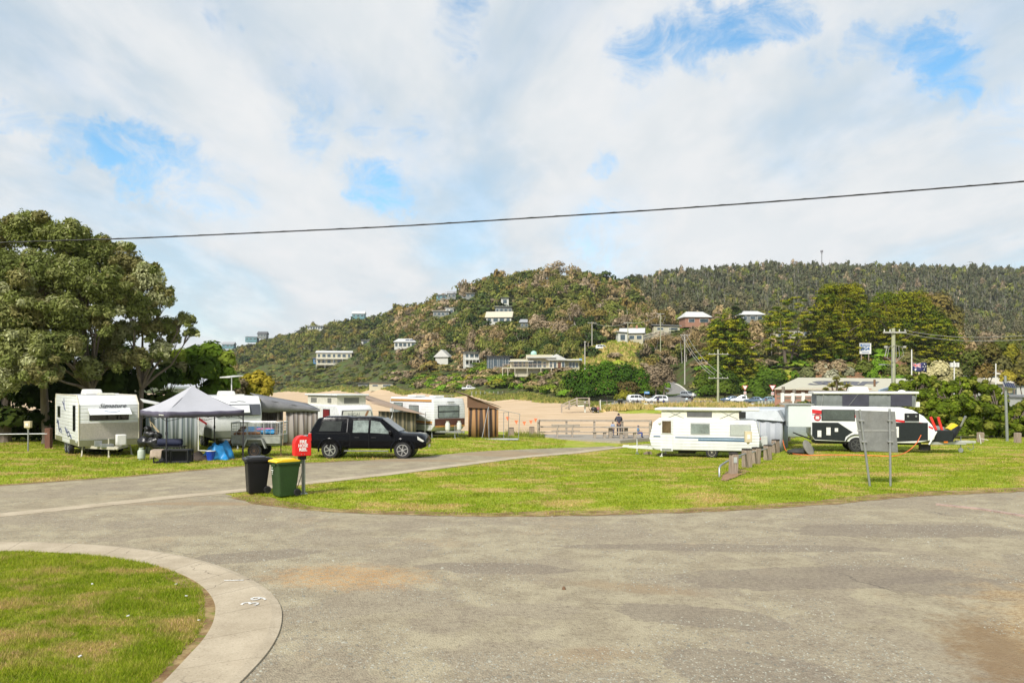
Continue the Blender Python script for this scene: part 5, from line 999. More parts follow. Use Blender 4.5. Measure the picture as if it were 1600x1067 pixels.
b = MB().cyl((-1.2, .6, 2.7), (-1.2, .6, 3.75), .03); b.box((-1.2, .6, 3.78), (.9, .9, .05), 0, .4, 0, R(6)); b.build('antenna', WPL, t)
# ================================================================ pop top caravan behind the black ute
t = thing('caravan', 'white pop top caravan with dark red curtains, directly behind the black pickup', 'caravan', (-10.9, 49.6, G(-10.9, 49.6)), R(-50)); W_ = 2.25
prof = [(-2.55, .5), (2.35, .5), (2.5, .85), (2.52, 1.5), (2.38, 1.95), (2.1, 2.15), (-2.3, 2.18), (-2.5, 1.9)]; body_prism(t, prof, W_, WSM, .07)
b = MB(); b.box((-.1, 0, 2.42), (3.9, 1.95, .56)); pt = b.build('pop_top', M('canvas_cream', (.55, .53, .44), .9, 0, .15, 3, .4), t); MB().box((-.1, 0, 2.76), (4.3, 2.2, .10)).build('roof_panel', WSM, pt, .03)
for x, w in ((-1.2, .8), (.9, .5)): fb(q := MB(), 'R', .975, x, 2.42, w, .3, .01); q.build('mesh_window', M('mesh_grey', (.15, .15, .13), .9), pt)
fb(q := MB(), 'F', 1.85, 0, 2.42, 1.0, .34, .012); q.build('mesh_window', MC['mesh_grey'], pt)
REDC = M('red_curtain', (.16, .012, .015), .35, 0, .4, 4); window(t, 'R', W_/2, -.9, 1.62, .85, .62, BLK, REDC, True); window(t, 'R', W_/2, -2.05, 1.35, .5, 1.3, BLK, REDC, name='door_window'); window(t, 'R', W_/2, .8, 1.6, .9, .6, BLK, REDC)
b = MB(); b.prism([(-1.05, 1.35), (1.05, 1.35), (.95, 1.85), (-.95, 1.85)], 2.45, 2.545, 'x'); pn = b.build('name_panel', BLK, t, .02); b = MB(); b.prism([(-1.0, 1.39), (1.0, 1.39), (.91, 1.81), (-.91, 1.81)], 2.54, 2.553, 'x'); b.build('name_panel_face', WPL, pn)
b = MB(); b.text('REGAL', .30, TF('F', 2.56, -.2, 1.58), 0, .004); b.build('lettering', M('letter_grey', (.3, .3, .3), .5), t)
poly_decal(t, 'stripe', M('brown_stripe', (.30, .15, .08), .5), 'F', 2.556, [(.45, 1.4), (.6, 1.4), (.8, 1.8), (.65, 1.8)]); wheel(t, 0, -W_/2+.16, .31, .31, .18); drawbar(t, 2.4, W_, 1.2, .45)
# ================================================================ white caravan with brown stripes
t = thing('caravan', 'white boxy caravan with brown and orange stripes and two gas bottles, right of the pickup', 'caravan', (-5.68, 52.9, G(-5.68, 52.9)), R(-50)); W_ = 2.45
cx0 = 2.65; prof = [(-2.65, .5), (2.3, .5), (2.62, .8), (2.66, 1.25), (2.62, 2.1), (2.45, 2.55), (-2.5, 2.62), (-2.65, 2.4)]; bd = body_prism(t, prof, W_, WCLAD, .05); arch_cut(bd, (-.3,), .40, W_, .40)
OCH = M('ochre_stripe', (.46, .22, .05), .45, 0, .1, 3); deco(t, 'stripe', OCH, [('R', W_/2, -.05, 2.42, 4.9, .12, .008), ('R', W_/2, .4, 1.05, 4.1, .14, .008)]); deco(t, 'pin_stripe', M('dark_brown', (.07, .025, .015), .4), [('R', W_/2, .4, .93, 4.1, .06, .008), ('R', W_/2, -.05, 2.33, 4.9, .03, .008)])
deco(t, 'front_apron', M('brown_apron', (.085, .03, .018), .4), [('F', 2.66, 0, 1.03, 2.3, .5, .03)]); deco(t, 'front_stripe', OCH, [('F', 2.695, 0, .80, 2.3, .1, .02)])
window(t, 'R', W_/2, -1.55, 1.82, 1.1, .85, BLK, WING, True); window(t, 'R', W_/2, .35, 1.68, 1.15, .85, BLK, WING); window(t, 'F', 2.66, -.1, 1.72, 1.65, .80, BLK, WING, True); deco(t, 'label_plate', M('label_grey', (.3, .3, .3)), [('F', 2.63, .1, 2.32, .55, .09, .02)])
deco(t, 'access_hatch', WSM, [('R', W_/2, 1.5, 1.5, .45, .45, .01), ('R', W_/2, -2.2, .8, .4, .3, .01)]); wheel(t, -.3, -W_/2+.16, .32, .32, .19); MB().box((-1.2, 0, 2.68), (1.0, .8, .12)).box((.9, .2, 2.66), (.7, .7, .12)).build('roof_vent', WPL, t, .03)
drawbar(t, 2.6, W_, 1.3, .45, GALV); gas(None, parent=t, loc=(3.05, -.45, .5), mat=M('bottle_pale', (.55, .56, .50), .5, 0, .08, 3), h=.62); gas(None, parent=t, loc=(3.05, .45, .5), mat=MC['bottle_pale'], h=.62)

# ================================================================ white pop top with blue stripes (right)
px, D = 1102, 43.2; t = thing('caravan', 'white ribbed pop top caravan with twin navy stripes and raised roof on the centre lawn', 'caravan', at(px, D), R(163)); W_ = 2.25
prof = [(-2.78, .42), (-2.82, 1.15), (-2.65, 1.95), (-2.5, 2.02), (2.35, 2.10), (2.68, 1.85), (2.88, 1.0), (2.75, .5), (2.5, .38)]; bd = body_prism(t, prof, W_, WCLAD, .04); arch_cut(bd, (-.40,), .40, W_, .36)
b = MB(); b.box((.2, 0, 2.28), (4.1, 1.9, .46)); pt = b.build('pop_top', M('pop_canvas', (.62, .60, .50), .85, 0, .08, 2), t); MB().box((-.1, 0, 2.57), (5.4, 2.2, .12)).build('roof_panel', WPL, pt, .04, 30, 3)
fb(q := MB(), 'L', .95, .25, 2.30, 1.3, .28, .012); q.build('mesh_window', M('mesh_dark', (.10, .10, .10), .9), pt); b = MB()
for s in (-1.25, 1.5): b.tube([(s-.45, .975, 2.09), (s+.45, .975, 2.50)], .012, 4); b.tube([(s+.45, .975, 2.09), (s-.45, .975, 2.50)], .012, 4)
b.build('lift_scissor', GALV, pt); MB().box((-1.95, .99, 2.30), (.34, .14, .34)).build('speaker_box', BLK, pt)
dr = MB(); fb(dr, 'L', W_/2, 1.95, 1.20, .66, 1.72, .03); d = dr.build('door', WCLAD, t, .01); window(t, 'L', W_/2+.03, 1.95, 1.62, .56, .74, M('white_frame', (.6, .6, .57), .5), M('door_glass', (.10, .07, .04), .1, 0, .4, 2)); fb(q := MB(), 'L', W_/2+.03, 1.95, .43, .5, .10, .02); q.build('door_vent', GALV, d)
b = MB(); b.ball((2.32, W_/2+.03, 1.86), (.1, .06, .1), 10, 6); b.build('porch_lamp', WPL, t)
NAVY = M('navy_stripe', (.02, .075, .16), .4); deco(t, 'stripe', NAVY, [('L', W_/2, -.35, 1.07, 3.7, .06, .006), ('L', W_/2, -.95, .95, 2.5, .07, .006), ('L', W_/2, 2.46, 1.11, .38, .06, .006)]); deco(t, 'light_stripe', M('blue_grey', (.3, .42, .5), .4), [('L', W_/2, -1.0, 1.01, 2.6, .035, .006)])
window(t, 'L', W_/2, .2, 1.55, 1.0, .58, M('grey_frame', (.3, .31, .3), .5), WING); window(t, 'L', W_/2, -1.85, 1.50, 1.05, .60, MC['grey_frame'], M('blind_window', (.38, .40, .37), .3)); window(t, 'B', 2.79, .55, 1.6, .7, .62, MC['white_frame'], WIN, True); window(t, 'B', 2.79, -.45, 1.6, .7, .62, MC['white_frame'], WIN, True)
MB().box((-3.0, .1, .92), (.42, 1.0, .5)).build('rear_box', M('box_grey', (.42, .43, .41), .5), t, .02); MB().box((-2.84, .95, 1.07), (.05, .12, .08)).build('tail_light', REDL, t); MB().box((2.84, 1.0, 1.12), (.05, .1, .07)).build('marker_light', ORL, t)
wheel(t, -.40, W_/2-.1, .315, .315, .19, M('steel_rim_cream', (.42, .38, .28), .5, .2), side=1); wheel(t, -.40, -W_/2+.1, .315, .315, .19, MC['steel_rim_cream'], side=-1); drawbar(t, 2.7, W_, 1.5, .43, M('white_chassis', (.6, .6, .57), .45))
for q, (px_, D_) in enumerate(((1033, 43.6), (1012, 44.5))): 
    o = thing('timber_block', ['small timber block under the front leg of the blue striped caravan', 'timber block under the drawbar of the blue striped caravan'][q], 'block', at(px_, D_), .3*q); MB().box((0, 0, .05), (.42, .25, .1)).box((.05, 0, .125), (.28, .2, .05)).build('block', POSTW, o)
# grey annex beyond it and a second caravan's end
t = thing('annex', 'pale grey canvas annex tent behind the blue striped caravan', 'annex', at(1196, 45.5), R(-25)); GC = M_bands('grey_canvas', (.40, .42, .45), (.30, .32, .35), 'xy', .5, .5, .85, .2)
b = MB()
for y0 in (0, 3.): b.sheet([[(-.9+i*.12, y0+.04*math.sin(i*1.3), z) for z in (0, .9, 1.75)] for i in range(16)])
b.sheet([[(.9, y+.0, z+.0) for z in (0, .9, 1.75)] for y in np.linspace(0, 3, 8)]); b.build('wall', GC, t, 0, 40, solid=.02)
b = MB(); b.add([(-1.3, -.15, 2.35), (.65, -.15, 2.35), (1.0, -.15, 1.75), (-1.3, 3.1, 2.35), (.65, 3.1, 2.35), (1.0, 3.1, 1.75)], [(0, 1, 4, 3), (1, 2, 5, 4)]); b.add([(-1.3, -.15, 1.9), (-1.3, -.15, 2.35), (.65, -.15, 2.35), (1., -.15, 1.75)], [(0, 1, 2, 3)]); b.build('canvas_roof', M('annex_roof', (.52, .55, .58), .8), t, solid=.02)
t = thing('caravan', 'small grey ended caravan half hidden behind the annex tent', 'caravan', at(1213, 52), R(-80)); body_prism(t, [(-2.2, .5), (2.1, .5), (2.3, 1.2), (2.1, 2.0), (1.7, 2.3), (-2., 2.3), (-2.2, 2.)], 2.1, M('silver_cladding', (.45, .5, .54), .4, .3), .06); window(t, 'F', 2.22, 0, 1.5, 1.2, .5); wheel(t, 0, -.95, .3, .3, .18)

# ================================================================ off road hybrid caravan
px, D = 1357, 44.2; t = thing('caravan', 'white and black off road caravan with red stripe, raised tent roof and slide out end', 'caravan', at(px, D), R(-13)); W_ = 2.1
x_ = [(-3.15, .95), (-2.95, .62), (.0, .55), (2.1, .55), (3.05, .75), (3.16, 1.1), (2.95, 1.55), (2.55, 2.0), (2.0, 2.33), (1.4, 2.48), (-3.15, 2.52)]
bd = body_prism(t, x_, W_, WSM, .04); arch_cut(bd, (-.82,), .52, W_, .43)
BPL = M('black_checker', (.012, .016, .018), .4, .2, .2, 8, .3, 80); poly_decal(t, 'black_panel', BPL, 'R', W_/2, [(-3.1, .9), (-2.95, .68), (-1.42, .62), (-1.36, .85), (-1.12, 1.03), (-1.0, 1.1), (-1.75, 1.62), (-3.1, 1.62)]); poly_decal(t, 'black_panel', BPL, 'R', W_/2, [(1.0, .60), (2.75, .72), (2.75, 1.66), (.95, 1.66)])
RED = M('red_stripe_paint', (.52, .02, .025), .35); poly_decal(t, 'red_stripe', RED, 'R', W_/2, [(-3.1, 2.12), (2.6, 1.55), (2.6, 1.65), (-3.1, 2.34)], .005); poly_decal(t, 'black_line', BLK, 'R', W_/2, [(-3.1, 2.03), (-2.4, 1.98), (-2.4, 2.01), (-3.1, 2.07)]); poly_decal(t, 'red_mark', RED, 'R', W_/2, [(2.78, 1.4), (3.0, 1.3), (3.0, 1.4), (2.78, 1.5)])
window(t, 'R', W_/2, -1.75, 2.02, 1.72, .62, BLK, M('hybrid_glass', (.075, .09, .085), .1, 0, .3, 1.5))
b = MB(); fb(b, 'R', W_/2, 1.95, 1.93, .72, .46, .05); tb = b.build('tool_box', BLKS, t, .01); b = MB(); fb(b, 'R', W_/2+.05, 1.95, 1.7, .7, .08, .02)
for s in (-.2, .2): b.cyl((1.95+s, -W_/2-.04, 2.0), (1.95+s, -W_/2-.10, 2.0), .05)
b.build('tap_fittings', GALV, tb)
WH = MC['white_plastic']
for (a, z, w, h) in ((-2.72, 1.0, .20, .36), (-2.25, 1.14, .22, .42), (-1.84, 1.22, .17, .2), (1.14, 1.14, .34, .58)): deco(t, 'service_hatch', WH, [('R', W_/2+.006, a, z, w, h, .012)])
b = MB(); fb(b, 'R', W_/2+.018, 1.14, 1.14, .12, .36, .004); fb(b, 'R', W_/2+.017, 1.08, 1.14, .22, .16, .004); b.build('hatch_mark', BLK, t)
b = MB(); b.lathe([(.001, 0), (.19, 0), (.19, .01), (.001, .01)], (-2.82, -W_/2-.001, 1.88), 20, 0, Matrix.Rotation(R(90), 4, 'X'), False); rb = b.build('round_badge', M('badge_red', (.4, .04, .05), .4), t); MB().box((-2.82, -W_/2-.015, 1.88), (.18, .006, .16)).build('badge_centre', WPL, rb); MB().prism([(-3.02, 2.05), (-2.82, 2.12), (-2.62, 2.05), (-2.82, 2.08)], -W_/2-.02, -W_/2-.003).build('badge_arc', BLK, rb)
deco(t, 'support_strut', WSM, [('R', W_/2, 2.98, .85, .07, .8, .03, 0, R(28))])
# raised roof: canvas with grey mesh, dark panels
CG = M('tent_grey', (.15, .165, .165), .8, 0, .15, 3, .6, 8); CD = M('tent_dark', (.035, .035, .055), .7, 0, .25, 2, .6, 8)
b = MB()
def tr(z): return .06*math.sin((z-2.5)/.68*3.14)
rows = []
for i in range(45):
    u = i/44; x = -2.85+u*5.0; rows.append([(x, -.92-.02*math.sin(i*2.1)-tr(z), z) for z in (2.50, 2.7, 2.95, 3.2)])
b.sheet(rows); b.sheet([[(r[0][0], -r[0][1], z) for z in (2.50, 2.7, 2.95, 3.2)] for r in rows]); b.sheet([[(-2.85, y, z) for z in (2.5, 3.2)] for y in (-.94, 0, .94)]); b.sheet([[(2.15, y, z) for z in (2.5, 3.2)] for y in (-.94, 0, .94)])
pt = b.build('tent_walls', CG, t, 0, 60)
for (a, w) in ((-.85, 1.35), (1.45, 1.05)): fb(q := MB(), 'R', .96, a-.0, 2.86, w, .62, .05); q.build('tent_window', CD, pt)
MB().box((-.35, 0, 3.25), (5.35, 2.12, .14)).build('roof_panel', WPL, pt, .04, 30, 3); b = MB()
for s in (-2.6, 2.1): b.bar((s, -1.0, 2.5), (s+.1, -1.0, 3.2), .03)
b.bar((-1.2, -1.03, 2.55), (-.7, -1.03, 3.2), .015); b.build('roof_strut', GALV, pt); ac_unit(t, -.55, 0, 3.32, 1.05, .8, .25); MB().ball((1.7, 0, 3.33), (.2, .2, .08)).build('roof_vent', WPL, t)
MB().box((2.3, -.6, 2.62), (.25, .4, .28)).build('awning_light', WPL, t, .02)
MB().box((-3.72, 0, 1.95), (1.22, 1.95, 1.20)).build('slide_out', M('pale_panel', (.55, .59, .58), .4, 0, .03, 1), t, .02); MB().box((-3.8, 0, 2.60), (1.65, 2.1, .05)).build('slide_out_roof', ALU, t)
b = MB(); b.box((-.2, 0, .50), (5.4, 1.5, .12)).box((-.82, -.75, .46), (.9, .1, .14)); b.bar((-2.95, -.7, .6), (-3.9, -.7, .95), .06); b.bar((-2.95, .7, .6), (-3.9, .7, .95), .06); b.build('chassis', BLKS, t)
gd = MB()
for i in range(9): a = R(15+150*i/8); gd.box((-.82+math.cos(a)*.57, -W_/2+.06, .43+math.sin(a)*.55), (.24, .28, .03), 0, 0, -(a-R(90))*.92)
gd.build('wheel_guard', BLKS, t); wheel(t, -.82, -W_/2+.10, .42, .42, .26, M('dark_rim', (.09, .09, .09), .35, .5), 6); wheel(t, -.82, W_/2-.12, .40, .40, .26, BLK, side=1)
b = MB(); b.bar((2.9, -.85, .55), (4.9, -.04, .52), .06, .14); b.bar((2.9, .85, .55), (4.9, .04, .52), .06, .14); b.box((4.75, 0, .60), (.75, .22, .14)); b.box((5.2, 0, .60), (.35, .12, .12)); b.build('drawbar', M('pale_drawbar', (.5, .5, .47), .4, .4), t, .01)
MB().box((3.55, 0, .95), (1.05, 1.5, .62)).build('storage_box', BPL, t, .03); MB().box((3.4, -.1, 1.33), (.6, .9, .16)).cyl((3.2, -.3, 1.4), (3.7, .1, 1.42), .06).build('box_load', GALV, t, .01)
b = MB(); b.add([(4.0, -.8, .66), (4.0, .8, .66), (4.5, .7, 1.45), (4.5, -.7, 1.45)], [(0, 1, 2, 3)]); b.build('stone_guard', BLKS, t, solid=.03); b = MB(); b.prism([(3.9, 1.32), (4.2, 1.62), (4.42, 1.5), (4.05, 1.25)], -.4, .1); b.build('yellow_ramp', M('yellow_plastic', (.75, .55, .02), .5), t, .01)
b = MB(); b.cyl((4.55, -.35, 1.45), (4.75, -.5, 2.0), .05, .07); b.build('mirror_arm', GALV, t); b = MB()
for q in (0, .28): b.bar((3.30+q, -.55, 1.2), (3.0+q*1.3, -.6, 1.95), .09, .12)
b.bar((2.95, -.6, 2.3), (3.4, -.6, 1.6), .1, .12) if False else None; b.build('recovery_board', M('red_plastic', (.70, .035, .02), .5), t, .01)
b = MB(); b.cyl((4.65, 0, .05), (4.65, 0, .9), .03); b.lathe([(.12, -.04), (.14, 0), (.12, .04)], (4.65, 0, .14), 12, 0, Matrix.Rotation(R(90), 4, 'X')); b.tube([(5.25, 0, .55), (5.3, .05, .25), (5.15, .1, .15), (5.0, .05, .3)], .02, 5); b.build('jockey_wheel', GALV, t); MB().box((3.7, -.76, .62), (.2, .04, .08)).build('marker_light', ORL, t); MB().box((2.75, -.4, .3), (.5, .4, .3)).build('water_pipe', BLKS, t)
# things below and behind it
o = thing('spare_wheel_cover', 'grey round lid leaning under the slide out end', 'cover', at(1262, 42.8), R(20)); MB().lathe([(.02, 0), (.42, 0), (.45, .05), (.02, .1)], (0, 0, .34), 24, 0, Matrix.Rotation(R(62), 4, 'X') @ Matrix.Rotation(R(20), 4, 'Y')).build('disc', M('cover_grey', (.22, .21, .18), .6, 0, .2, 3), o, 0, 40)
o = thing('tarp_bundle', 'dark folded tarp on the grass under the slide out', 'tarp', at(1250, 43.2)); MB().ball((0, 0, .12), (.75, .4, .2), 12, 6).ball((.5, .1, .22), (.35, .3, .22)).build('bundle', M('dark_tarp', (.03, .03, .028), .7, 0, .3, 3, .8, 6), o, 0, 60)
o = thing('extension_lead', 'orange power cord looping from the pedestal across the grass to the off road caravan', 'cord'); b = MB(); P = []
for (a, z_, D_) in ((1221, 1.2, 46.6), (1224, .35, 45), (1230, .02, 43.5), (1262, .02, 41.5), (1300, .02, 41.3), (1340, .02, 40.6), (1380, .02, 39.8), (1400, .02, 39.6), (1418, .18, 40.5), (1432, .55, 41.4), (1439, .98, 42.0)): p = at(a, D_); P.append((p[0], p[1], p[2]+z_+.03))
P = [tuple(p) for p in chaikin([np.array(p) for p in P])]; b.tube(P, .022, 6); b.build('cable', M('orange_cable', (.70, .14, .03), .5), o, 0, 60)
# ================================================================ signs, pedestals, posts
STL = M('dull_steel', (.27, .275, .26), .55, .6, .18, 3, dirt=.2)
D = 24.6; zt = lambda py: ZP(py, D); t = thing('road_sign', 'back of a dull grey metal sign board on two pipe posts, left post leaning', 'sign', (XP(1372, D), D, G(XP(1372, D), D))); z0 = t.location.z
def SX(px): return XP(px, D)-XP(1372, D)
b = MB(); b.prism([(SX(1336), zt(641)-z0), (SX(1399.5), zt(643)-z0), (SX(1404), zt(706.5)-z0), (SX(1346.5), zt(704)-z0)], .035, .04); b.build('sign_board', STL, t)
b = MB(); b.box(((SX(1338)+SX(1400))/2, .03, zt(672.5)-z0), (SX(1399)-SX(1341), .012, .05)); b.build('stiffener', ALU, t)
for (a, c_, nm) in (((1343.5, 640), (1359.5, 762), 'p'), ((1390, 638.5), (1391.5, 767), 'q')):
    b = MB(); b.cyl((SX(c_[0]), 0, zt(c_[1])-z0-.3*0), (SX(a[0]), 0, zt(a[1])-z0), .036, n=14); pp = b.build('post', GALV, t, 0, 40)
    for py in (657, 690): f = (py-a[1])/(c_[1]-a[1]); x = SX(a[0]+(c_[0]-a[0])*f); b = MB().box((x, 0, zt(py)-z0), (.15, .09, .035)); b.build('clamp', ALU, pp, .005)
def pedestal(label, px, D, ph, head=(.30, .24, .46), mat=CRM, pm=WPL):
    t = thing('power_pedestal', label, 'power post', at(px, D), R(random.uniform(-12, 12)), 'cream power pedestals on the camp sites'); MB().cyl((0, 0, 0), (0, 0, ph), .035, n=10).build('post', pm, t, 0, 40)
    w, d_, h = head; b = MB(); b.lathe([(.05, -.08), (w*.35, 0)], (0, 0, ph), 4, 0, Matrix.Rotation(R(45), 4, 'Z')); b.box((0, 0, ph+h/2), (w, d_, h)); b.box((0, 0, ph+h+.01), (w*1.06, d_*1.06, .05)); hd_ = b.build('head', mat, t, .03, 30, 3); MB().box((0, -d_/2-.006, ph+h*.55), (w*.45, .02, h*.45)).build('cover_plate', WPL, hd_); return t
pedestal('cream power pedestal in front of the blue striped caravan', 1169, 35.8, .95); pedestal('cream power pedestal behind the wooden posts left of the slide out', 1217, 47, 1.3); pedestal('cream power pedestal with grey post beside the dark trees at the left', 44, 39.5, 1.15, (.3, .22, .3), pm=GALV)
posts = [(1146, 28., .72, .32), (1167, 31.5, .70, .38), (1181.5, 34.8, .70, .36), (1199.5, 39.8, .72, .38), (1212, 44.6, .70, .42), (1223, 49.5, .70, .36), (1231, 54, .72, .36), (1238, 58, .75, .38)]
ordn = ['nearest', 'second', 'third', 'fourth', 'fifth', 'sixth', 'seventh', 'farthest']
pp_ = []
for k, (px, D, h, w) in enumerate(posts):
    p = at(px, D); t = thing('bollard', f'{ordn[k]} squared old timber bollard of the row beside the blue striped caravan', 'bollard', p, R(15+k*5), 'timber bollards with pipe rail'); rr = random.Random(k)
    b = MB(); b.box((0, 0, h/2-.1), (w*.82, w*.78, h+.2), 0, 0, R(rr.uniform(-3, 3)), R(rr.uniform(-2, 2)), .95); b.build('post', POSTW, t, .02); MB().box((0, 0, h+.01), (w*.80, w*.76, .08)).build('top', M('charred_top', (.03, .025, .022), .95, 0, .5, 6, .8), t, .015); pp_.append((p[0], p[1], p[2]+h-.14))
    if k == 0: MB().box((0, -w*.41, h*.72), (.13, .02, .2)).build('number_plate', M('plate', (.45, .46, .45), .5), t)
t = thing('pipe_rail', 'galvanised pipe rail threaded through the bollard row', 'rail'); b = MB(); b.tube([(x-.05, y-.05, z) for x, y, z in pp_], .035, 8); b.build('pipe', GALV, t, 0, 60)
t = thing('low_pipe', 'bent pipe end low in front of the nearest bollard', 'pipe'); a = at(1124, 27.1); c = at(1140, 28.2); e_ = at(1165, 30.6); b = MB(); b.tube([(a[0], a[1], a[2]), (a[0], a[1]+.02, a[2]+.30), (a[0]+.08, a[1]+.15, a[2]+.38), (c[0], c[1]+.3, c[2]+.42), (e_[0]-.1, e_[1]+.3, e_[2]+.42)], .035, 8); b.build('pipe', GALV, t, 0, 60)
# barrier of horizontal rail behind the left pedestal
t = thing('fence', 'low rail fence with brown timber post left of the tall caravan', 'fence', at(20, 41.5)); b = MB(); b.box((XP(76, 41.5)-XP(20, 41.5), 0, .5), (.28, .26, 1.1)); b.build('post', M_wood('brown_post', (.10, .04, .025), (.17, .08, .05), (9, 9, .7)), t, .02); b = MB(); b.box((XP(-60, 41.5)-XP(20, 41.5), 0, .5), (.28, .26, 1.1)); b.build('post', MC['brown_post'], t, .02); b = MB(); b.cyl((XP(-60, 41.5)-XP(20, 41.5), -.1, .72), (XP(76, 41.5)-XP(20, 41.5), -.1, .76), .035); b.build('rail', GALV, t)
for k, (px, D, h) in enumerate(((799, 57, .55), (831, 57.5, .68), (1532, 52.5, .62), (1590, 52, .62))):
    t = thing('bollard', ['short black topped bollard left of the deck beside a grass tuft', 'taller bollard just left of the timber deck', 'pale squared bollard in front of the green bush row', 'brown squared stump at the right edge before the bushes'][k], 'bollard', at(px, D), .2, 'single timber bollards'); MB().box((0, 0, h/2-.1), (.34, .3, h+.2)).build('post', POSTW, t, .02); MB().box((0, 0, h+.01), (.32, .28, .06)).build('top', MC['charred_top'] if k < 2 else POSTW, t, .01)
t = thing('peg_board', 'small broken white stake beside the pale bollard', 'stake', at(1533, 50.5)); MB().bar((0, 0, -.05), (-.12, 0, .62), .06, .03).bar((0, 0, .35), (.45, 0, .25), .04, .03).build('stake', WPL, t)
# ================================================================ bins and hose reel box
def bin_(label, px, py, col, lidcol, rz, tilt=0.):
    D = 22.1; p = PG(px, py); t = thing('wheelie_bin', label, 'bin', (p[0], p[1], G(*p)+.03), rz); mt = M('bin_'+col, dict(black=(.006, .006, .007), green=(.024, .055, .016))[col], .45, 0, .2, 2.5, .15, 40, dirt=.03, spec=.3)
    b = MB(); lv = [(0, .47, .46), (.12, .49, .49), (.85, .56, .62), (.93, .57, .64)]
    vs = [(sx*w/2, sy*d/2+(z*.04), z) for z, w, d in lv for sx, sy in ((-1, -1), (1, -1), (1, 1), (-1, 1))]; b.add(vs, [(4*i+j, 4*i+(j+1) % 4, 4*i+4+(j+1) % 4, 4*i+4+j) for i in range(3) for j in range(4)]+[(3, 2, 1, 0), (12, 13, 14, 15)]); bd = b.build('bin_body', mt, t, .035, 30, 3)
    b = MB(); b.box((0, .03, .93), (.63, .70, .055)); b.box((0, -.30, .88), (.2, .03, .07)); 
    for s in (-.2, 0, .2): b.box((s, .37, .86), (.02, .04, .1))
    b.build('rim', mt, bd, .015); lm = M('lid_'+lidcol, dict(black=(.02, .021, .024), yellow=(.78, .50, .012))[lidcol], .38, 0, .1, 2)
    b = MB(); b.prism([(-.36, .955), (.33, .955), (.36, 1.0), (.2, 1.045), (-.15, 1.04), (-.34, 1.0)], -.29, .29, 'x'); b.box((0, 0, 1.035), (.34, .5, .03)); ld = b.build('lid', lm, t, .02, 30, 3); MB().cyl((-.29, .40, .98), (.29, .40, .98), .02).build('handle', mt, ld)
    for s in (-1, 1): o = MB().lathe([(.04, -.03), (.1, -.03), (.105, 0), (.1, .03), (.04, .03)], (s*.27, .27, .105), 18, 0, Matrix.Rotation(R(90), 4, 'Y')).build('wheel', RUB, t, 0, 40); MB().lathe([(.001, -.035), (.06, -.035), (.06, .035), (.001, .035)], (s*.27, .27, .105), 14, 0, Matrix.Rotation(R(90), 4, 'Y')).build('hub', BLKS, o)
    MB().cyl((-.27, .27, .105), (.27, .27, .105), .015).build('axle', BLKS, t); return t
bk = bin_('black wheelie bin with grey black lid on the grass corner', 400, 771, 'black', 'black', R(-62)); gr_ = bin_('green wheelie bin with yellow lid beside the black one', 444, 776, 'green', 'yellow', R(-50))
lab = M('stencil_white', (.72, .74, .70), .6); b = MB(); 
for z, tx, s in ((.80, 'A', .08), (.735, 'LORNE', .035), (.68, '29', .06), (.63, '8 4', .04)): b.text(tx, s, Matrix.Translation((-.05, -.262-.082*(z/.93), z)) @ Matrix.Rotation(R(82), 4, 'X'), 0, .003) if tx not in ('LORNE',) else b.box((-.05, -.262-.082*(z/.93), z), (.13, .01, .02))
b.build('bin_marking', lab, gr_)
D = 22.6; p = at(471, D); t = thing('fire_hose_box', 'red covered fire hose reel box on a galvanised post by the bins', 'hose reel', p, R(28)); b = MB(); b.box((.08, .1, .62), (.10, .05, 1.24)).box((.08, .045, .62), (.03, .06, 1.24)).box((.08, .155, .62), (.03, .06, 1.24)); b.box((.08, .1, .02), (.22, .2, .05)); b.tube([(-.12, .25, .03), (.0, .14, .45), (.04, .12, .62)], .012, 5); b.build('post', GALV, t, .004)
RC = M('red_vinyl', (.62, .012, .010), .42, 0, .12, 2.5, .5, 5); cz = 1.13; b = MB(); pr = [(-.235, cz), (.235, cz)]+[(.235*math.cos(a), cz+.34+.235*math.sin(a)) for a in np.linspace(0, math.pi, 13)]; b.prism(pr, -.20, .14, 'y'); cv = b.build('cover', RC, t, .02, 30, 3)
b = MB()
for k, tx in enumerate(('FIRE', 'HOSE', 'REEL')): b.text(tx, .125, Matrix.Translation((.0, -.206, cz+.40-k*.11)) @ Matrix.Rotation(R(90), 4, 'X') @ Matrix.Diagonal((.85, 1, 1, 1)), 0, .004, bold=.03)
b.build('lettering', M('white_print', (.8, .8, .78), .5), cv); b = MB()
for s in (-.05, .04): b.cyl((s, -.205, cz+.05), (s, -.195, cz+.05), .012)
b.build('eyelet', GALV, cv); b = MB().box((.02, 0, cz-.06), (.2, .16, .1)); b.build('valve', BLKS, t)
t = thing('timber_stub', 'short pale cut timber stub behind the bins', 'stub', PG(448, 730)+(0.,)); MB().box((0, 0, .15), (.2, .18, .42)).build('post', DECKW, t, .01)
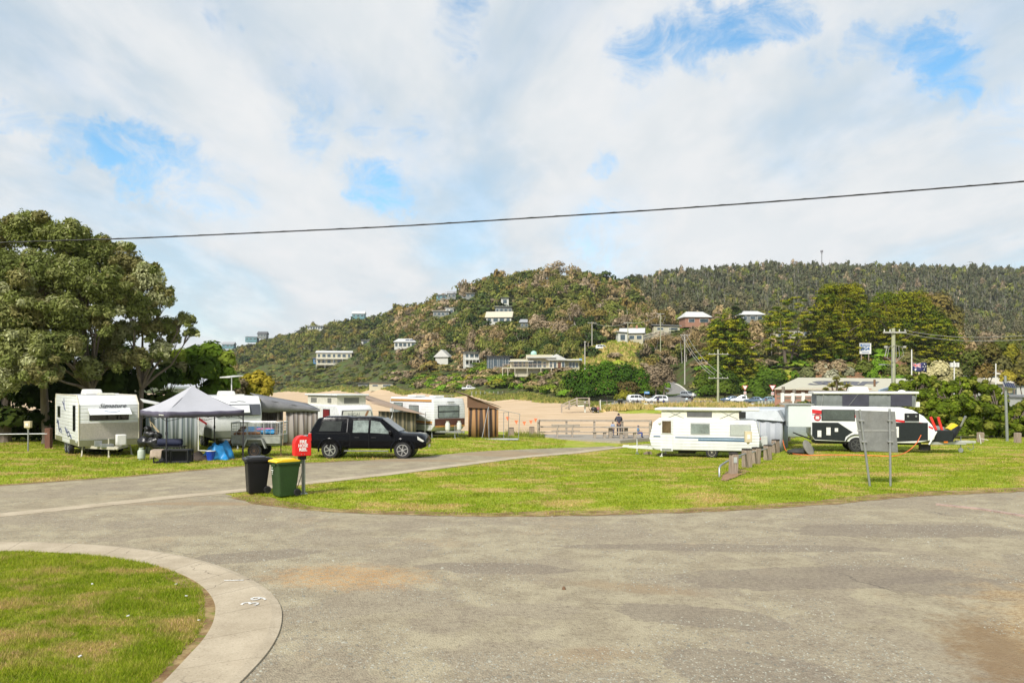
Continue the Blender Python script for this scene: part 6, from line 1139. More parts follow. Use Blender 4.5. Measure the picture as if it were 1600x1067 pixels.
# ================================================================ cars
PAINTS = {}
def paint(name, col, metal=.0): return M('paint_'+name, col, .22, metal, .05, 1., coat=.6)
def car(root, st, w, mat, win, arches, wr, wx, spokes=6, ws=None, rs=None, glass=None, zb=.42, rimm=CHR):
    """st: stations (x, z_bottom, z_belt, z_top, half_width_low, half_width_top) from tail to nose"""
    glass = glass or M_glass('car_glass', (.02, .025, .028), .04); rows = []
    for (x, z0, zb_, zt_, wl, wt) in st:
        h = [(0, z0), (wl*.90, z0), (wl*.985, z0+.10), (wl, z0+(zb_-z0)*.55), (wl*.965, zb_), (wt, zt_-.05), (wt-.09, zt_), (0, zt_+.015)]
        ring = [(x, -y, z) for y, z in h]+[(x, y, z) for y, z in h[::-1][1:-1]]; rows.append(ring)
    b = MB(); n = len(rows[0]); m = len(rows); b.add([p for r_ in rows for p in r_], [(i*n+k, i*n+(k+1) % n, (i+1)*n+(k+1) % n, (i+1)*n+k) for i in range(m-1) for k in range(n)]+[tuple(range(n)), tuple((m-1)*n+k for k in range(n))])
    bd = b.build('body', mat, root, .03, 32, 3)
    arch_cut(bd, wx, arches, w*2, wr+.02)
    S = np.array(st)
    def at_(x, t, s, o=.008):
        v = [np.interp(x, S[:, 0], S[:, c]) for c in range(6)]; yl, zl, yt, ztp = v[4]*.965, v[2], v[5], v[3]-.05; y = yl+(yt-yl)*t; z = zl+(ztp-zl)*t; nrm = Vector((0, ztp-zl, yl-yt)).normalized(); return (x, s*(y+nrm.y*o), z+nrm.z*o)
    for s in (-1, 1):
        for w_ in win:
            b = MB(); vs = [at_(x, t, s, .012) for x, t in w_]+[at_(x, t, s, -.01) for x, t in w_]; k = len(w_); b.add(vs, [tuple(range(k)), tuple(range(2*k-1, k-1, -1))]+[(i, (i+1) % k, k+(i+1) % k, k+i) for i in range(k)]); b.build('window', glass, root)
    for nm, sp in (('windscreen', ws), ('rear_window', rs)):
        if sp:
            b = MB(); vs = []
            for o in (.012, -.012): vs += [(x+(o if nm == 'windscreen' else -o), y, z+o*.8) for x, y, z in sp]
            b.add(vs, [(0, 1, 2, 3), (7, 6, 5, 4), (0, 1, 5, 4), (1, 2, 6, 5), (2, 3, 7, 6), (3, 0, 4, 7)]); b.build(nm, glass, root)
    hw = max(s_[4] for s_ in st)
    for x in wx:
        for s in (-1, 1): wheel(root, x, s*(hw-.12), wr, wr, .23, rimm, spokes, s)
        o = MB().cyl((x, -hw+.30, wr+.02), (x, hw-.30, wr+.02), arches*.98, n=20).build('wheel_well', BLK, root)
    return bd, at_
# the black dual cab with canopy
px, D = 580, 35.6; t = thing('pickup', 'black dual cab pickup with canopy and open tailgate, parked beside the gravel track', 'pickup', at(px, D, .0), R(-3))
BP = M('black_paint', (.003, .003, .004), .12, 0, .1, 1., spec=.16); B0 = .42
st = [(-2.60, .60, 1.02, 1.10, .80, .76), (-2.55, .50, 1.06, 1.16, .88, .78), (-2.48, .46, 1.08, 1.24, .905, .76), (-2.20, .44, 1.08, 1.76, .92, .70), (-1.9, .44, 1.08, 1.83, .925, .685), (-.95, .44, 1.07, 1.84, .925, .685), (-.72, .44, 1.06, 1.80, .925, .68), (-.4, .44, 1.06, 1.82, .925, .66), (.25, .44, 1.05, 1.82, .925, .655), (.55, .44, 1.05, 1.76, .925, .65), (1.0, .44, 1.05, 1.46, .925, .70), (1.42, .44, 1.04, 1.15, .92, .78), (1.6, .44, 1.03, 1.10, .92, .79), (2.1, .44, 1.01, 1.09, .91, .77), (2.40, .46, .95, 1.04, .88, .74), (2.53, .50, .85, .94, .82, .68), (2.60, .55, .72, .80, .74, .62)]
bd, A = car(t, st, .925, BP, [[(-2.12, .18), (-1.15, .18), (-1.12, .78), (-1.95, .80)], [(-.62, .12), (.06, .12), (.06, .86), (-.62, .86)], [(.16, .12), (1.12, .12), (.86, .48), (.55, .84), (.16, .86)]], .45, .385, (-1.62, 1.58), 6, glass=M('ute_glass', (.045, .055, .05), .06, 0, .5, 1.6, spec=.6),
    ws=[(1.38, -.72, 1.19), (1.38, .72, 1.19), (.62, .58, 1.75), (.62, -.58, 1.75)], rs=[(-2.50, -.68, 1.26), (-2.50, .68, 1.26), (-2.22, .60, 1.73), (-2.22, -.60, 1.73)])
for ch in [c for c in SC.objects if c.parent == t and c.name.startswith('window')]:
    if sum(v.co.x for v in ch.data.vertices)/len(ch.data.vertices) > -1: ch.data.materials[0] = M('cab_glass', (.15, .18, .165), .1, 0, .55, 3., spec=.5)  # opaque panes; paler colour stands in for light coming through the cab
    else: ch.data.materials[0] = M('canopy_glass', (.03, .033, .03), .08, 0, .4, 3., spec=.4)
b = MB()
for s in (-1, 1): b.box((-.86, s*.80, 1.45), (.025, .05, .62), 0, 0, 0, s*R(20)); b.box((-2.35, s*.8, 1.14), (.02, .1, .02))
b.box((-1.5, 0, 1.105), (1.5, 1.80, .015)); b.build('canopy_seam', BLK, t)
GR = M('flare_plastic', (.012, .012, .013), .6)
for x in (-1.62, 1.58):
    for s in (-1, 1):
        rows = []
        for i in range(15): a = R(-12+204*i/14); rows.append([(x+math.cos(a)*r_, s*yy, .405+math.sin(a)*r_) for r_, yy in ((.455, .93), (.475, .965), (.52, .955), (.545, .915))])
        MB().sheet(rows).build('wheel_flare', BP, t, 0, 60)
for s in (-1, 1):
    b = MB(); b.box((1.08, s*1.02, 1.15), (.14, .2, .16)); b.box((1.12, s*.92, 1.10), (.06, .14, .04)); b.build('mirror', BP, t, .03); MB().box((0, s*.93, .35), (1.95, .14, .05)).build('side_step', M('step_grey', (.12, .12, .12), .5), t, .02)
    b = MB(); b.prism([(-2.60, .78), (-2.42, .78), (-2.44, 1.12), (-2.57, 1.1)], s*.80, s*.925, 'y'); b.build('tail_light', REDL, t, .01)
    b = MB(); b.prism([(2.22, 1.0), (2.54, .78), (2.46, .74), (2.24, .84)], s*.72, s*.90, 'y'); b.build('headlight', M('headlight_lens', (.55, .55, .5), .1, 0, .1, 5), t, .02)
    for x in (-.42, .32): MB().box((x, s*.935, .93), (.2, .03, .035)).build('door_handle', CHR if False else BLKS, t, .005)
    b = MB()
    for x in (-.72, .11, 1.22): b.box((x, s*.927, .76), (.012, .01, .58))
    b.build('door_gap', M('gap_black', (.003, .003, .003), .8), t)
MB().box((2.56, 0, .66), (.06, 1.1, .22)).build('grille', M('grille_chrome', (.35, .35, .35), .3, .7), t, .01); MB().box((-2.63, 0, .5), (.16, 1.5, .14)).build('rear_bumper', CHR, t, .03)
MB().box((-2.82, 0, .98), (.46, 1.35, .05)).build('tailgate', BP, t, .01); b = MB(); b.add([(-2.22, -.66, 1.80), (-2.22, .66, 1.80), (-2.85, .66, 1.74), (-2.85, -.66, 1.74)], [(0, 1, 2, 3)]); b.build('canopy_hatch', GLASS, t, solid=.03) if False else None
b = MB(); b.box((2.6, .1, .52), (.03, .4, .12)); b.build('number_plate', WPL, t)
b = MB(); b.cyl((-1.0, .6, 1.8), (-1.0, .6, 2.05), .008); b.build('antenna', BLK, t)
o = thing('picnic_rug', 'pink and white folded rug on the open tailgate of the black pickup', 'rug', at(492, 35.7, 1.0)); MB().box((0, 0, .06), (.42, .5, .10)).box((.05, 0, .15), (.3, .4, .07)).build('folded_rug', M('pink_cloth', (.55, .16, .2), .9, 0, .4, 8, .6, 8), o, .03)
o = thing('camp_bag', 'olive camouflage bag hanging behind the tailgate above the hitch', 'bag', at(487, 35.9, .62)); MB().box((0, 0, .17), (.4, .45, .34)).build('bag_body', M('camo_cloth', (.20, .2, .09), .9, 0, .5, 9, .5, 10), o, .06)
# ---------------------------------------------------------------- box trailer with cage
px, D = 406, 36.2; t = thing('trailer', 'galvanised box trailer with cage sides and rusty wheel behind the pickup', 'trailer', at(px, D), R(2)); b = MB(); GAL2 = M('worn_galvanised', (.30, .31, .28), .6, .45, .3, 3, dirt=.35)
b.box((0, 0, .62), (2.15, 1.25, .04)); 
for s in (-1, 1): b.box((0, s*.63, .80), (2.15, .03, .36)); b.box((s*1.08, 0, .80), (.03, 1.25, .36)); b.box((0, s*.64, .98), (2.2, .05, .04)); b.box((0, s*.45, .56), (2.2, .06, .08))
b.build('tub', GAL2, t, .004); b = MB()
for s in (-1, 1):
    for z in (1.14, 1.26, 1.38, 1.50): b.cyl((-1.07, s*.63, z), (1.07, s*.63, z), .010, n=5)
    for i in range(11): b.cyl((-1.07+i*.214, s*.63, .98), (-1.07+i*.214, s*.63, 1.54), .016 if i % 3 == 0 else .008, n=5)
    b.cyl((-1.1, s*.63, 1.55), (1.1, s*.63, 1.55), .022, n=6); b.cyl((s*1.08, -.63, 1.55), (s*1.08, .63, 1.55), .022, n=6)
    for i in range(4): b.box((-1.07+i*.713, s*.64, 1.27), (.05, .03, .58))
    for i in range(6): b.cyl((s*1.08, -.6+i*.24, .98), (s*1.08, -.6+i*.24, 1.54), .01, n=5)
    for z in (1.14, 1.26, 1.38, 1.5): b.cyl((s*1.08, -.63, z), (s*1.08, .63, z), .01, n=5)
b.build('cage', GALV, t)
for s in (-1, 1): MB().prism([(-.52, .42), (-.34, .86), (.34, .86), (.52, .42), (.46, .42), (.30, .80), (-.30, .80), (-.46, .42)], s*.68, s*.92, 'y').build('mudguard', GALV, t); wheel(t, 0, s*.80, .31, .31, .18, RUST, side=s)
b = MB(); b.bar((1.0, -.3, .55), (2.1, 0, .5), .06); b.bar((1.0, .3, .55), (2.1, 0, .5), .06); b.bar((1.9, 0, .5), (2.5, 0, .5), .06); b.build('drawbar', RUST, t); MB().bar((.9, -.5, 1.0), (.9, -.5, 1.62), .03).bar((.9, -.5, 1.62), (1.2, -.5, 1.62), .03).bar((1.2, -.5, 1.62), (1.15, -.5, .5), .03).build('ladder_rack', M('tan_pipe', (.4, .3, .2), .6), t); MB().box((1.0, -.2, .3), (.04, .04, .55)).box((-.85, .2, .32), (.04, .04, .55)).build('support_leg', RUST, t)
def part_of(name, lab, cat, loc, rz, fn, grp=None):
    o = thing(name, lab, cat, loc, rz, grp); fn(o); return o
part_of('timber_plank', 'brown timber planks lying in the caged trailer', 'planks', at(398, 36.3, .98), .05, lambda o: MB().box((0, 0, .04), (1.8, .5, .08)).box((-.1, .1, .1), (1.5, .3, .05)).build('planks', M_wood('orange_timber', (.30, .14, .06), (.40, .2, .1)), o))
part_of('blue_tarp', 'bright blue folded tarp in the caged trailer', 'tarp', at(418, 36.0, 1.02), .2, lambda o: MB().box((0, 0, .08), (.62, .45, .14)).box((.1, 0, .17), (.4, .3, .07)).build('fold', M('tarp_blue', (.02, .30, .62), .5, 0, .3, 5, .8, 8), o, .05))
part_of('body_board', 'pink and purple body board in the caged trailer', 'board', at(414, 36.5, 1.22), 0, lambda o: MB().box((0, 0, 0), (.7, .4, .06)).build('board', M('pink_foam', (.55, .10, .30), .6), o, .03))
part_of('timber_ramp', 'two rusty timber ramps leaning at the rear of the trailer', 'ramp', at(371, 36.2, 0), 0, lambda o: MB().bar((-.25, -.3, .62), (.35, -.3, 1.35), .06, .12).bar((-.25, .1, .62), (.35, .1, 1.35), .06, .12).bar((-.25, -.3, .62), (-.25, .1, .62), .08).build('ramp', RUST, o))
# ---------------------------------------------------------------- canopy tent
ca = np.array([(-16.15, 34.6), (-13.95, 32.1), (-11.65, 34.6), (-13.85, 37.1)]); cc = ca.mean(0); t = thing('canopy_tent', 'light grey pop up canopy tent with purple grey valance', 'canopy', (*cc, G(*cc))); lc = ca-cc; zc_, zv = 2.12, 1.88; zp = 3.18
CT = M('canopy_grey', (.40, .40, .43), .8, 0, .06, 1., .3, 6); CV = M('valance_purple', (.085, .075, .115), .8, 0, .15, 3, .5, 8); b = MB()
for k in range(4):
    a = lc[k]; c = lc[(k+1) % 4]; rows = []
    for i in range(9):
        u = i/8; row = []
        for j in range(9):
            v = j/8; e0 = a*(1-u); e1 = c*(1-u); p = e0*(1-v)+e1*v; sag = -.12*math.sin(math.pi*u)*1.0-.05*math.sin(math.pi*v)*(1-u)*math.sin(math.pi*u); row.append((p[0], p[1], zc_+(zp-zc_)*u**1.06+sag*.6-.03*math.sin(math.pi*v)*(1-u)))
        rows.append(row)
    b.sheet(rows)
cn = b.build('canopy', CT, t, 0, 25); b = MB()
for k in range(4):
    a = lc[k]*1.003; c = lc[(k+1) % 4]*1.003; b.sheet([[(*(a*(1-v)+c*v), z-.02*math.sin(math.pi*v)+.012*math.sin(v*21+z*9)) for z in (zc_, zc_-.1, zv)] for v in np.linspace(0, 1, 17)])
vl = b.build('valance', CV, t, 0, 40, solid=.012); b = MB()
e = (lc[1]-lc[0]); ang = math.atan2(e[1], e[0]); q = lc[0]*.14+lc[1]*.86; b.text('OUTDOORS', .13, Matrix.Translation((q[0]-.012, q[1]-.02, 1.985)) @ Matrix.Rotation(ang, 4, 'Z') @ Matrix.Rotation(R(90), 4, 'X'), 0, .003) if False else [b.box((q[0]-.02+math.cos(ang)*(i*.1-.3), q[1]-.02+math.sin(ang)*(i*.1-.3), 1.985), (.06, .012, .05 if i % 2 else .035), 0, ang) for i in range(6)]
b.build('valance_mark', WPL, vl)
LEGM = M('leg_black', (.03, .028, .035), .45, .3)
for k in range(4): MB().bar((*(lc[k]*.985), -.02), (*(lc[k]*.985), zc_-.03), .045).box((*(lc[k]*.985), .01), (.12, .12, .03)).box((*(lc[k]*.985), 1.25), (.07, .07, .12)).build('leg', LEGM, t)
b = MB()
for k in range(4):
    a = lc[k]*.98; c = lc[(k+1) % 4]*.98
    for j in range(2):
        p = a+(c-a)*j/2; q = a+(c-a)*(j+1)/2; b.bar((*p, zc_-.08), (*q, zc_-.38), .02); b.bar((*p, zc_-.38), (*q, zc_-.08), .02)
    b.bar((*a, zc_-.05), (0, 0, zp-.12), .022)
b.build('truss', LEGM, t)
# ---------------------------------------------------------------- annexes
def canvas_wall(b, p, q, z0, z1, amp=.05, fr=2.2, n=26, z1b=None):
    p = np.array(p); q = np.array(q); L = np.linalg.norm(q-p); nr = np.array((-(q-p)[1], (q-p)[0]))/L; rows = []
    for i in range(n+1):
        u = i/n; s = (math.sin(u*L*fr*6.28)+.4*math.sin(u*L*fr*2.7+1))*amp; c = p+(q-p)*u+nr*s; zt_ = z1+((z1b if z1b is not None else z1)-z1)*u; rows.append([(c[0], c[1], z0), (c[0]-nr[0]*s*.3, c[1]-nr[1]*s*.3, (z0+zt_)/2), (c[0]-nr[0]*s*.8, c[1]-nr[1]*s*.8, zt_)])
    b.sheet(rows)
STG = M_bands('striped_green_canvas', (.13, .155, .145), (.27, .29, .29), 'xy', .22, .45, .9, 0, cols=(.05, .07, .09))
o = thing('annex', 'green grey striped canvas annex wall beside the tall white caravan, under the canopy', 'annex', (-16.0, 37.9, G(-16, 37.9)), R(27)); b = MB(); canvas_wall(b, (-1.3, 0), (.95, 0), .03, 2.05, .05, 1.6, 40, 1.95); canvas_wall(b, (.95, 0), (.75, 3.2), .03, 1.95, .05, 1.6, 40, 1.95); b.build('wall', STG, o, 0, 60, solid=.012)
b = MB(); b.add([(-1.4, -.05, 2.45), (-1.4, 4., 2.55), (1.0, 3.3, 2.0), (1.0, -.05, 2.0)], [(0, 1, 2, 3)]); b.build('canvas_roof', M('annex_white', (.62, .62, .58), .7), o, solid=.03); MB().cyl((1.0, -.02, 0), (1.0, -.02, 2.), .03).cyl((1.0, -.02, .1), (2.3, -.3, .05), .025).build('pole', WPL, o)
STN = M_bands('striped_brown_canvas', (.17, .14, .115), (.29, .26, .24), 'xy', .26, .5, .9, 0, cols=(.06, .055, .06)); ROOFG = M('annex_grey_roof', (.17, .17, .18), .8, 0, .2, 2, .3, 8)
o = thing('annex', 'brown and grey striped annex with sloping grey canvas roof behind the trailer', 'annex', (-13.2, 42.9, G(-13.2, 42.9)), R(28)); b = MB(); canvas_wall(b, (1.0, 0), (2.75, 0), .03, 1.95, .06, 1.8, 34); canvas_wall(b, (.55, .1), (.72, .2), .03, 2.1, .05, 2, 6); canvas_wall(b, (2.75, 0), (2.75, 3.), .03, 1.95, .06, 1.8, 34); canvas_wall(b, (-.2, .7), (1.5, 3.), .03, 2., .04, 1.8, 20); b.build('wall', STN, o, 0, 60, solid=.012)
b = MB(); b.sheet([[( -.35+u*3.25, v*3.3-.1, 2.55-.62*u+.3*v) for v in (0, .33, .66, 1)] for u in np.linspace(0, 1, 9)]); b.sheet([[(-.35+u*3.25, -.1-.03*math.sin(u*20), z0) for z0 in (2.55-.62*u, min(1.86, 2.5-.62*u)-.05*math.sin(u*9)**2)] for u in np.linspace(0, 1, 25)]); b.build('canvas_roof', ROOFG, o, 0, 50, solid=.02)
MB().cyl((2.85, -.15, 0), (2.85, -.15, 2.05), .028).cyl((2.45, -.25, 0), (2.85, -.15, 1.6), .02).build('pole', WPL, o)
TANC = M('tan_canvas', (.30, .22, .16), .85, 0, .12, 2, .3, 8); STB = M_bands('striped_dark_canvas', (.09, .085, .06), (.24, .20, .13), 'xy', .28, .4, .9, 0)
o = thing('annex', 'tan canvas awning tent sloping between the two pop top and brown striped caravans', 'annex', (-8.3, 48.6, G(-8.3, 48.6)), R(30)); b = MB(); canvas_wall(b, (.2, .1), (2.7, .1), .03, 1.75, .05, 1.7, 34, 1.6); canvas_wall(b, (2.7, .1), (2.6, 3), .03, 1.6, .05, 1.7, 30); b.build('wall', STB, o, 0, 60, solid=.012)
b = MB(); b.sheet([[(-.3+u*3.5, -.35+v*3.6, 2.2-.72*u**1.2-.10*math.sin(u*3.14)*(1 if v < .1 else .4)+.75*v*(1-.5*u)) for v in (0, .33, .66, 1)] for u in np.linspace(0, 1, 11)]); b.build('canvas_roof', TANC, o, 0, 50, solid=.02)
b = MB(); b.cyl((3.1, -.3, 0), (3.15, -.3, 1.65), .022); b.cyl((.9, -.4, 1.5), (.35, -.5, 0), .022); b.cyl((.9, -.4, 2.05), (.95, -.4, 0), .022); b.build('pole', GALV, o)
STO = M_bands('striped_orange_canvas', (.06, .038, .027), (.33, .18, .075), 'xy', .30, .42, .9, 0, cols=(.16, .07, .035)); ANR = M('annex_brown_roof', (.28, .19, .14), .8, 0, .15, 2, .3, 8)
o = thing('annex', 'orange and brown vertical striped annex tent on the right of the brown striped caravan', 'annex', (-2.7, 51.8, G(-2.7, 51.8)), R(18)); b = MB(); canvas_wall(b, (-.15, 0), (1.85, -.15), .03, 1.98, .06, 1.66, 44, 1.85); canvas_wall(b, (1.85, -.15), (2.1, 3.2), .03, 1.85, .05, 1.66, 40, 1.85); b.build('wall', STO, o, 0, 60, solid=.012)
b = MB(); b.add([(-.25, -.12, 1.95), (1.9, -.2, 1.85), (1.9, -.2, 1.9), (-.25, -.12, 2.75)], [(0, 1, 2, 3)]); b.build('gable_panel', M('gable_brown', (.15, .08, .045), .85, 0, .15, 3), o, solid=.015)
b = MB(); b.sheet([[(-.3+u*2.3, -.3+v*3.6, 2.80-.85*u**.9-.04*math.sin(u*6)+.25*v) for v in (0, .5, 1)] for u in np.linspace(0, 1, 9)]); b.build('canvas_roof', ANR, o, 0, 50, solid=.02)
b = MB(); b.cyl((1.1, -.5, 0), (1.15, -.25, 2.0), .025); b.cyl((.55, -.8, 0), (1.1, -.3, 1.9), .02); b.build('pole', GALV, o)
o = thing('tent_frame', 'thin steel awning poles standing right of the orange striped annex', 'frame', at(787, 51.5)); b = MB(); b.cyl((0, 0, 0), (0, .1, 1.75), .02); b.cyl((.95, .2, 0), (1.05, .3, 1.62), .02); b.cyl((-.5, .2, 1.95), (1.05, .3, 1.62), .016); b.cyl((.3, 2, 0), (.3, 2., 1.7), .02); b.cyl((0, .1, 1.72), (.3, 2., 1.7), .012); b.build('pole_frame', GALV, o)
o = thing('ground_mat', 'pale ground mat edge lying under the awning poles', 'mat', at(778, 50.8)); MB().box((0, 0, .02), (2.6, 1.0, .04)).box((.2, -.2, .06), (1.1, .12, .04)).build('mat', M('mat_grey', (.36, .37, .36), .9, 0, .25, 5, .5), o, .01)
# bunting
a = np.array(at(792, 54.)); c = np.array(at(843, 56.8)); o = thing('bunting', 'string of small orange flags between the awning poles and the deck', 'bunting'); b = MB(); P = [a*(1-u)+c*u+np.array((0, 0, 1.42-.35*math.sin(u*3.14)+.1*u)) for u in np.linspace(0, 1, 12)]; b.tube(P, .008, 4); b.build('string', WPL, o)
for k, px in enumerate((791, 805, 818, 829, 837)):
    u = (px-790)/54; p = a*(1-u)+c*u+np.array((0, 0, 1.42-.35*math.sin(u*3.14)+.1*u)); b = MB(); b.add([(p[0]-.13, p[1], p[2]), (p[0]+.13, p[1], p[2]+.01), (p[0]+.02, p[1]-.04, p[2]-.28)], [(0, 1, 2)]); b.build('flag', M('orange_flag', (.75, .17, .06), .7), o, solid=.008)
# ---------------------------------------------------------------- camp gear under the canopy
gas(at(221, 34.0), 'pale green gas bottle standing on the grass by the canopy leg', .52)
BAG = M('black_bag', (.012, .012, .014), .3, 0, .4, 4, 1., 9)
o = thing('camp_table', 'small folding table buried under black bags beneath the canopy', 'table', at(236, 34.6)); MB().box((0, 0, .55), (.9, .5, .03)).build('tabletop', BLKS, o)
for s in (-1, 1): MB().bar((s*.4, -.2, 0), (s*.25, .2, .54), .025).bar((s*.4, .2, 0), (s*.25, -.2, .54), .025).build('leg', GALV, o)
rr = random.Random(4)
o = thing('garbage_bag', 'heap of shiny black bags piled on the folding table', 'bags', at(236, 34.5, .56)); b = MB()
for (x, z, r_) in ((-.25, .2, .32), (.2, .18, .34), (0, .5, .28), (.3, .45, .2), (-.1, .75, .16)):
    k0 = len(b.v); b.ball((x, rr.uniform(-.1, .1), z), (r_, r_*.8, r_*.8), 22, 14)
    for q in range(k0, len(b.v)): v = b.v[q]; e_ = 1+.55*(float(fbm(v[0]*3+v[1]*2, v[2]*3+v[1], 2.2, 5))-.5); b.v[q] = (x+(v[0]-x)*e_*1.1, v[1]*e_, z+(v[2]-z)*e_)
b.build('bag_heap', BAG, o, 0, 60); o = thing('timber_offcut', 'bent pale sticks poking out of the black bags', 'sticks', at(240, 34.4, 1.15)); b = MB(); b.bar((-.15, 0, .5), (.25, 0, .02), .035); b.bar((-.05, .05, .28), (.28, .05, -.1), .03); b.bar((-.18, 0, .62), (-.1, 0, .25), .03); b.build('stick', M('stick_tan', (.42, .34, .22), .8), o)
o = thing('sleeping_roll', 'dark navy rolled swag lying above the wire crate', 'roll', at(266, 34.0, .62), .1); MB().cyl((-.5, 0, .14), (.5, 0, .14), .15, n=16).build('roll', M('navy_cloth', (.012, .016, .045), .8, 0, .3, 5, .5, 8), o, .03)
o = thing('camp_stretcher', 'low dark stretcher frame holding the navy roll', 'stretcher', at(266, 34.0)); b = MB(); b.box((0, 0, .58), (1.2, .6, .05)); [b.bar((s*.5, q*.25, 0), (s*.5, q*.25, .57), .03) for s in (-1, 1) for q in (-1, 1)]; b.build('frame', BLKS, o)
o = thing('wire_crate', 'long black wire dog crate on the grass at the canopy front', 'crate', at(271, 32.6), R(3)); b = MB(); WX, WY, WZ = 1.35, .6, .52
for x in (-WX/2, 0, WX/2):
    b.box((x, -WY/2, WZ/2), (.05, .04, WZ)).box((x, WY/2, WZ/2), (.05, .04, WZ)); b.box((x, 0, WZ), (.04, WY, .04))
for z in (.03, WZ): b.box((0, -WY/2, z), (WX, .04, .05)).box((0, WY/2, z), (WX, .04, .05))
b.build('frame', BLKS, o); b = MB(); b.box((0, 0, .05), (WX, WY, .04))
b.box((0, WY/2-.05, WZ/2), (WX-.05, .03, WZ-.05)); b.box((0, 0, WZ+.02), (WX, WY, .02)); b.build('tray', M('crate_fabric', (.03, .03, .034), .8, 0, .3, 4), o)
b = MB(); [b.cyl((-WX/2+i*WX/18, -WY/2, .03), (-WX/2+i*WX/18, -WY/2, WZ), .004, n=4) for i in range(19)]; b.build('wire_mesh', BLKS, o)
o = thing('cloth', 'beige cloth draped over the left end of the wire crate', 'cloth', at(249, 32.5, .53), R(3)); b = MB(); b.sheet([[(-.22+i*.09, yy+.02*math.sin(i*2), zz) for yy, zz in ((.2, .02), (-.1, .03), (-.36, .0), (-.42, -.18-.04*math.sin(i*1.7)), (-.44, -.30-.06*math.sin(i*1.7+1)))] for i in range(6)]); b.build('cloth', M('beige_cloth', (.33, .26, .20), .9, 0, .15, 6, .5), o, 0, 60, solid=.015)
o = thing('bucket', 'blue bucket with white rim on the grass right of the crate', 'bucket', at(329, 33.8)); bb = MB().lathe([(.14, 0), (.19, .36), (.205, .37), (.205, .40), (.18, .40), (.13, .04)], (0, 0, 0), 20).build('bucket_body', M('bucket_blue', (.01, .05, .36), .35, 0, .1, 3), o, 0, 40); MB().lathe([(.205, .39), (.215, .40), (.205, .425), (.19, .41)], (0, 0, 0), 20).build('rim', WPL, bb)
def crumple(name, lab, cat, px, D, sx, sy, h, mat, seed):
    o = thing(name, lab, cat, at(px, D)); n = 18; rows = []
    for i in range(n+1):
        row = []
        for j in range(n+1):
            u, v = i/n*2-1, j/n*2-1; e = max(0, 1-max(abs(u), abs(v))**3); x = u*sx+.1*math.sin(v*5+seed); y = v*sy+.1*math.sin(u*6+seed); row.append((x, y, .02+h*e*float(fbm(x*1.3+seed, y*1.5, 1.6, seed))**1.5*2.1))
        rows.append(row)
    MB().sheet(rows).build('cloth', mat, o, 0, 50, solid=.01); return o
crumple('tarp', 'crumpled bright blue tarp behind the blue bucket', 'tarp', 338, 34.3, .62, .5, .75, M('tarp_cyan', (.01, .17, .40), .45, 0, .3, 3, .6, 6), 5); crumple('tarp', 'flat brown tarp on the grass left of the blue bucket', 'tarp', 312, 34.1, .55, .45, .3, M('tarp_brown', (.06, .045, .035), .8, 0, .3, 3, .6, 6), 9)

# ================================================================ timber deck by the beach
DX, DY = 5.55, 57.5; dz = -1.02; t = thing('deck', 'weathered grey timber viewing deck with two rail fence beside the beach', 'deck', (DX, DY, dz), R(0)); z_d = .38
c4 = [(XP(841, 59.5)-DX, 59.5-DY), (XP(872, 56.8)-DX, 56.8-DY), (XP(969, 54.8)-DX, 54.8-DY), (XP(1016, 57.4)-DX, 57.4-DY), (XP(1017, 61.)-DX, 61.-DY), (XP(842, 62.)-DX, 62.-DY)]
DECKB = M_bands('deck_boards', (.30, .27, .225), None, 1, .14, .5, .85, .6); MB().prism([(x, y) for x, y in c4], z_d-.06, z_d, 'z').build('platform', DECKB, t)
b = MB()
for i in range(3):
    p, q = c4[i], c4[i+1]; b.bar((p[0], p[1], z_d-.17), (q[0], q[1], z_d-.17), .06, .2) if False else None
    d = math.hypot(q[0]-p[0], q[1]-p[1]); b.box(((p[0]+q[0])/2, (p[1]+q[1])/2, z_d-.16), (d, .07, .2), 0, math.atan2(q[1]-p[1], q[0]-p[0]))
b.build('fascia', DECKW, t)
a_, b_ = c4[1], c4[2]; MB().box(((a_[0]+b_[0])/2, (a_[1]+b_[1])/2-.25, .0), (math.hypot(b_[0]-a_[0], b_[1]-a_[1]), .5, .34), 0, math.atan2(b_[1]-a_[1], b_[0]-a_[0])).build('step', DECKW, t, .01)
rp = [(c4[0], c4[0]), ]; RP = [c4[0], c4[5], c4[4], c4[3]]
rl = MB(); 
def railseg(p, q, n):
    for z, h_ in ((1.12, .14), (.62, .11), (.22, .09)): b = MB(); d = math.hypot(q[0]-p[0], q[1]-p[1]); b.box(((p[0]+q[0])/2, (p[1]+q[1])/2, z_d+z-.05), (d+.1, .05 if z < 1 else .12, h_), 0, math.atan2(q[1]-p[1], q[0]-p[0])); b.build('rail', DECKW, t)
    for i in range(n+1): u = i/n; MB().box((p[0]+(q[0]-p[0])*u, p[1]+(q[1]-p[1])*u+.08, z_d+.45), (.15, .14, 1.25)).build('rail_post', DECKW, t)
railseg(c4[5], c4[4], 4); railseg(c4[0], c4[5], 1); railseg(c4[3], c4[4], 1)
zd = dz+z_d
o = thing('bench', 'long timber bench with backrest on the left of the deck', 'bench', (XP(884, 58.6), 58.6, zd), R(0)); MB().box((0, 0, .44), (2.1, .38, .06)).build('seat', DECKW, o, .01); MB().box((-.02, -.17, .80), (2.1, .05, .26)).build('backrest', DECKW, o, .01)
for s in (-.62, .48): MB().box((s, 0, .22), (.12, .3, .44)).box((s, -.2, .45), (.1, .1, .9)).build('leg', DECKW, o)
o = thing('picnic_table', 'heavy timber picnic table in the middle of the deck', 'table', (XP(966, 57.6), 57.6, zd), R(8)); MB().box((0, 0, .76), (1.95, .85, .07)).build('tabletop', DECKW, o, .01)
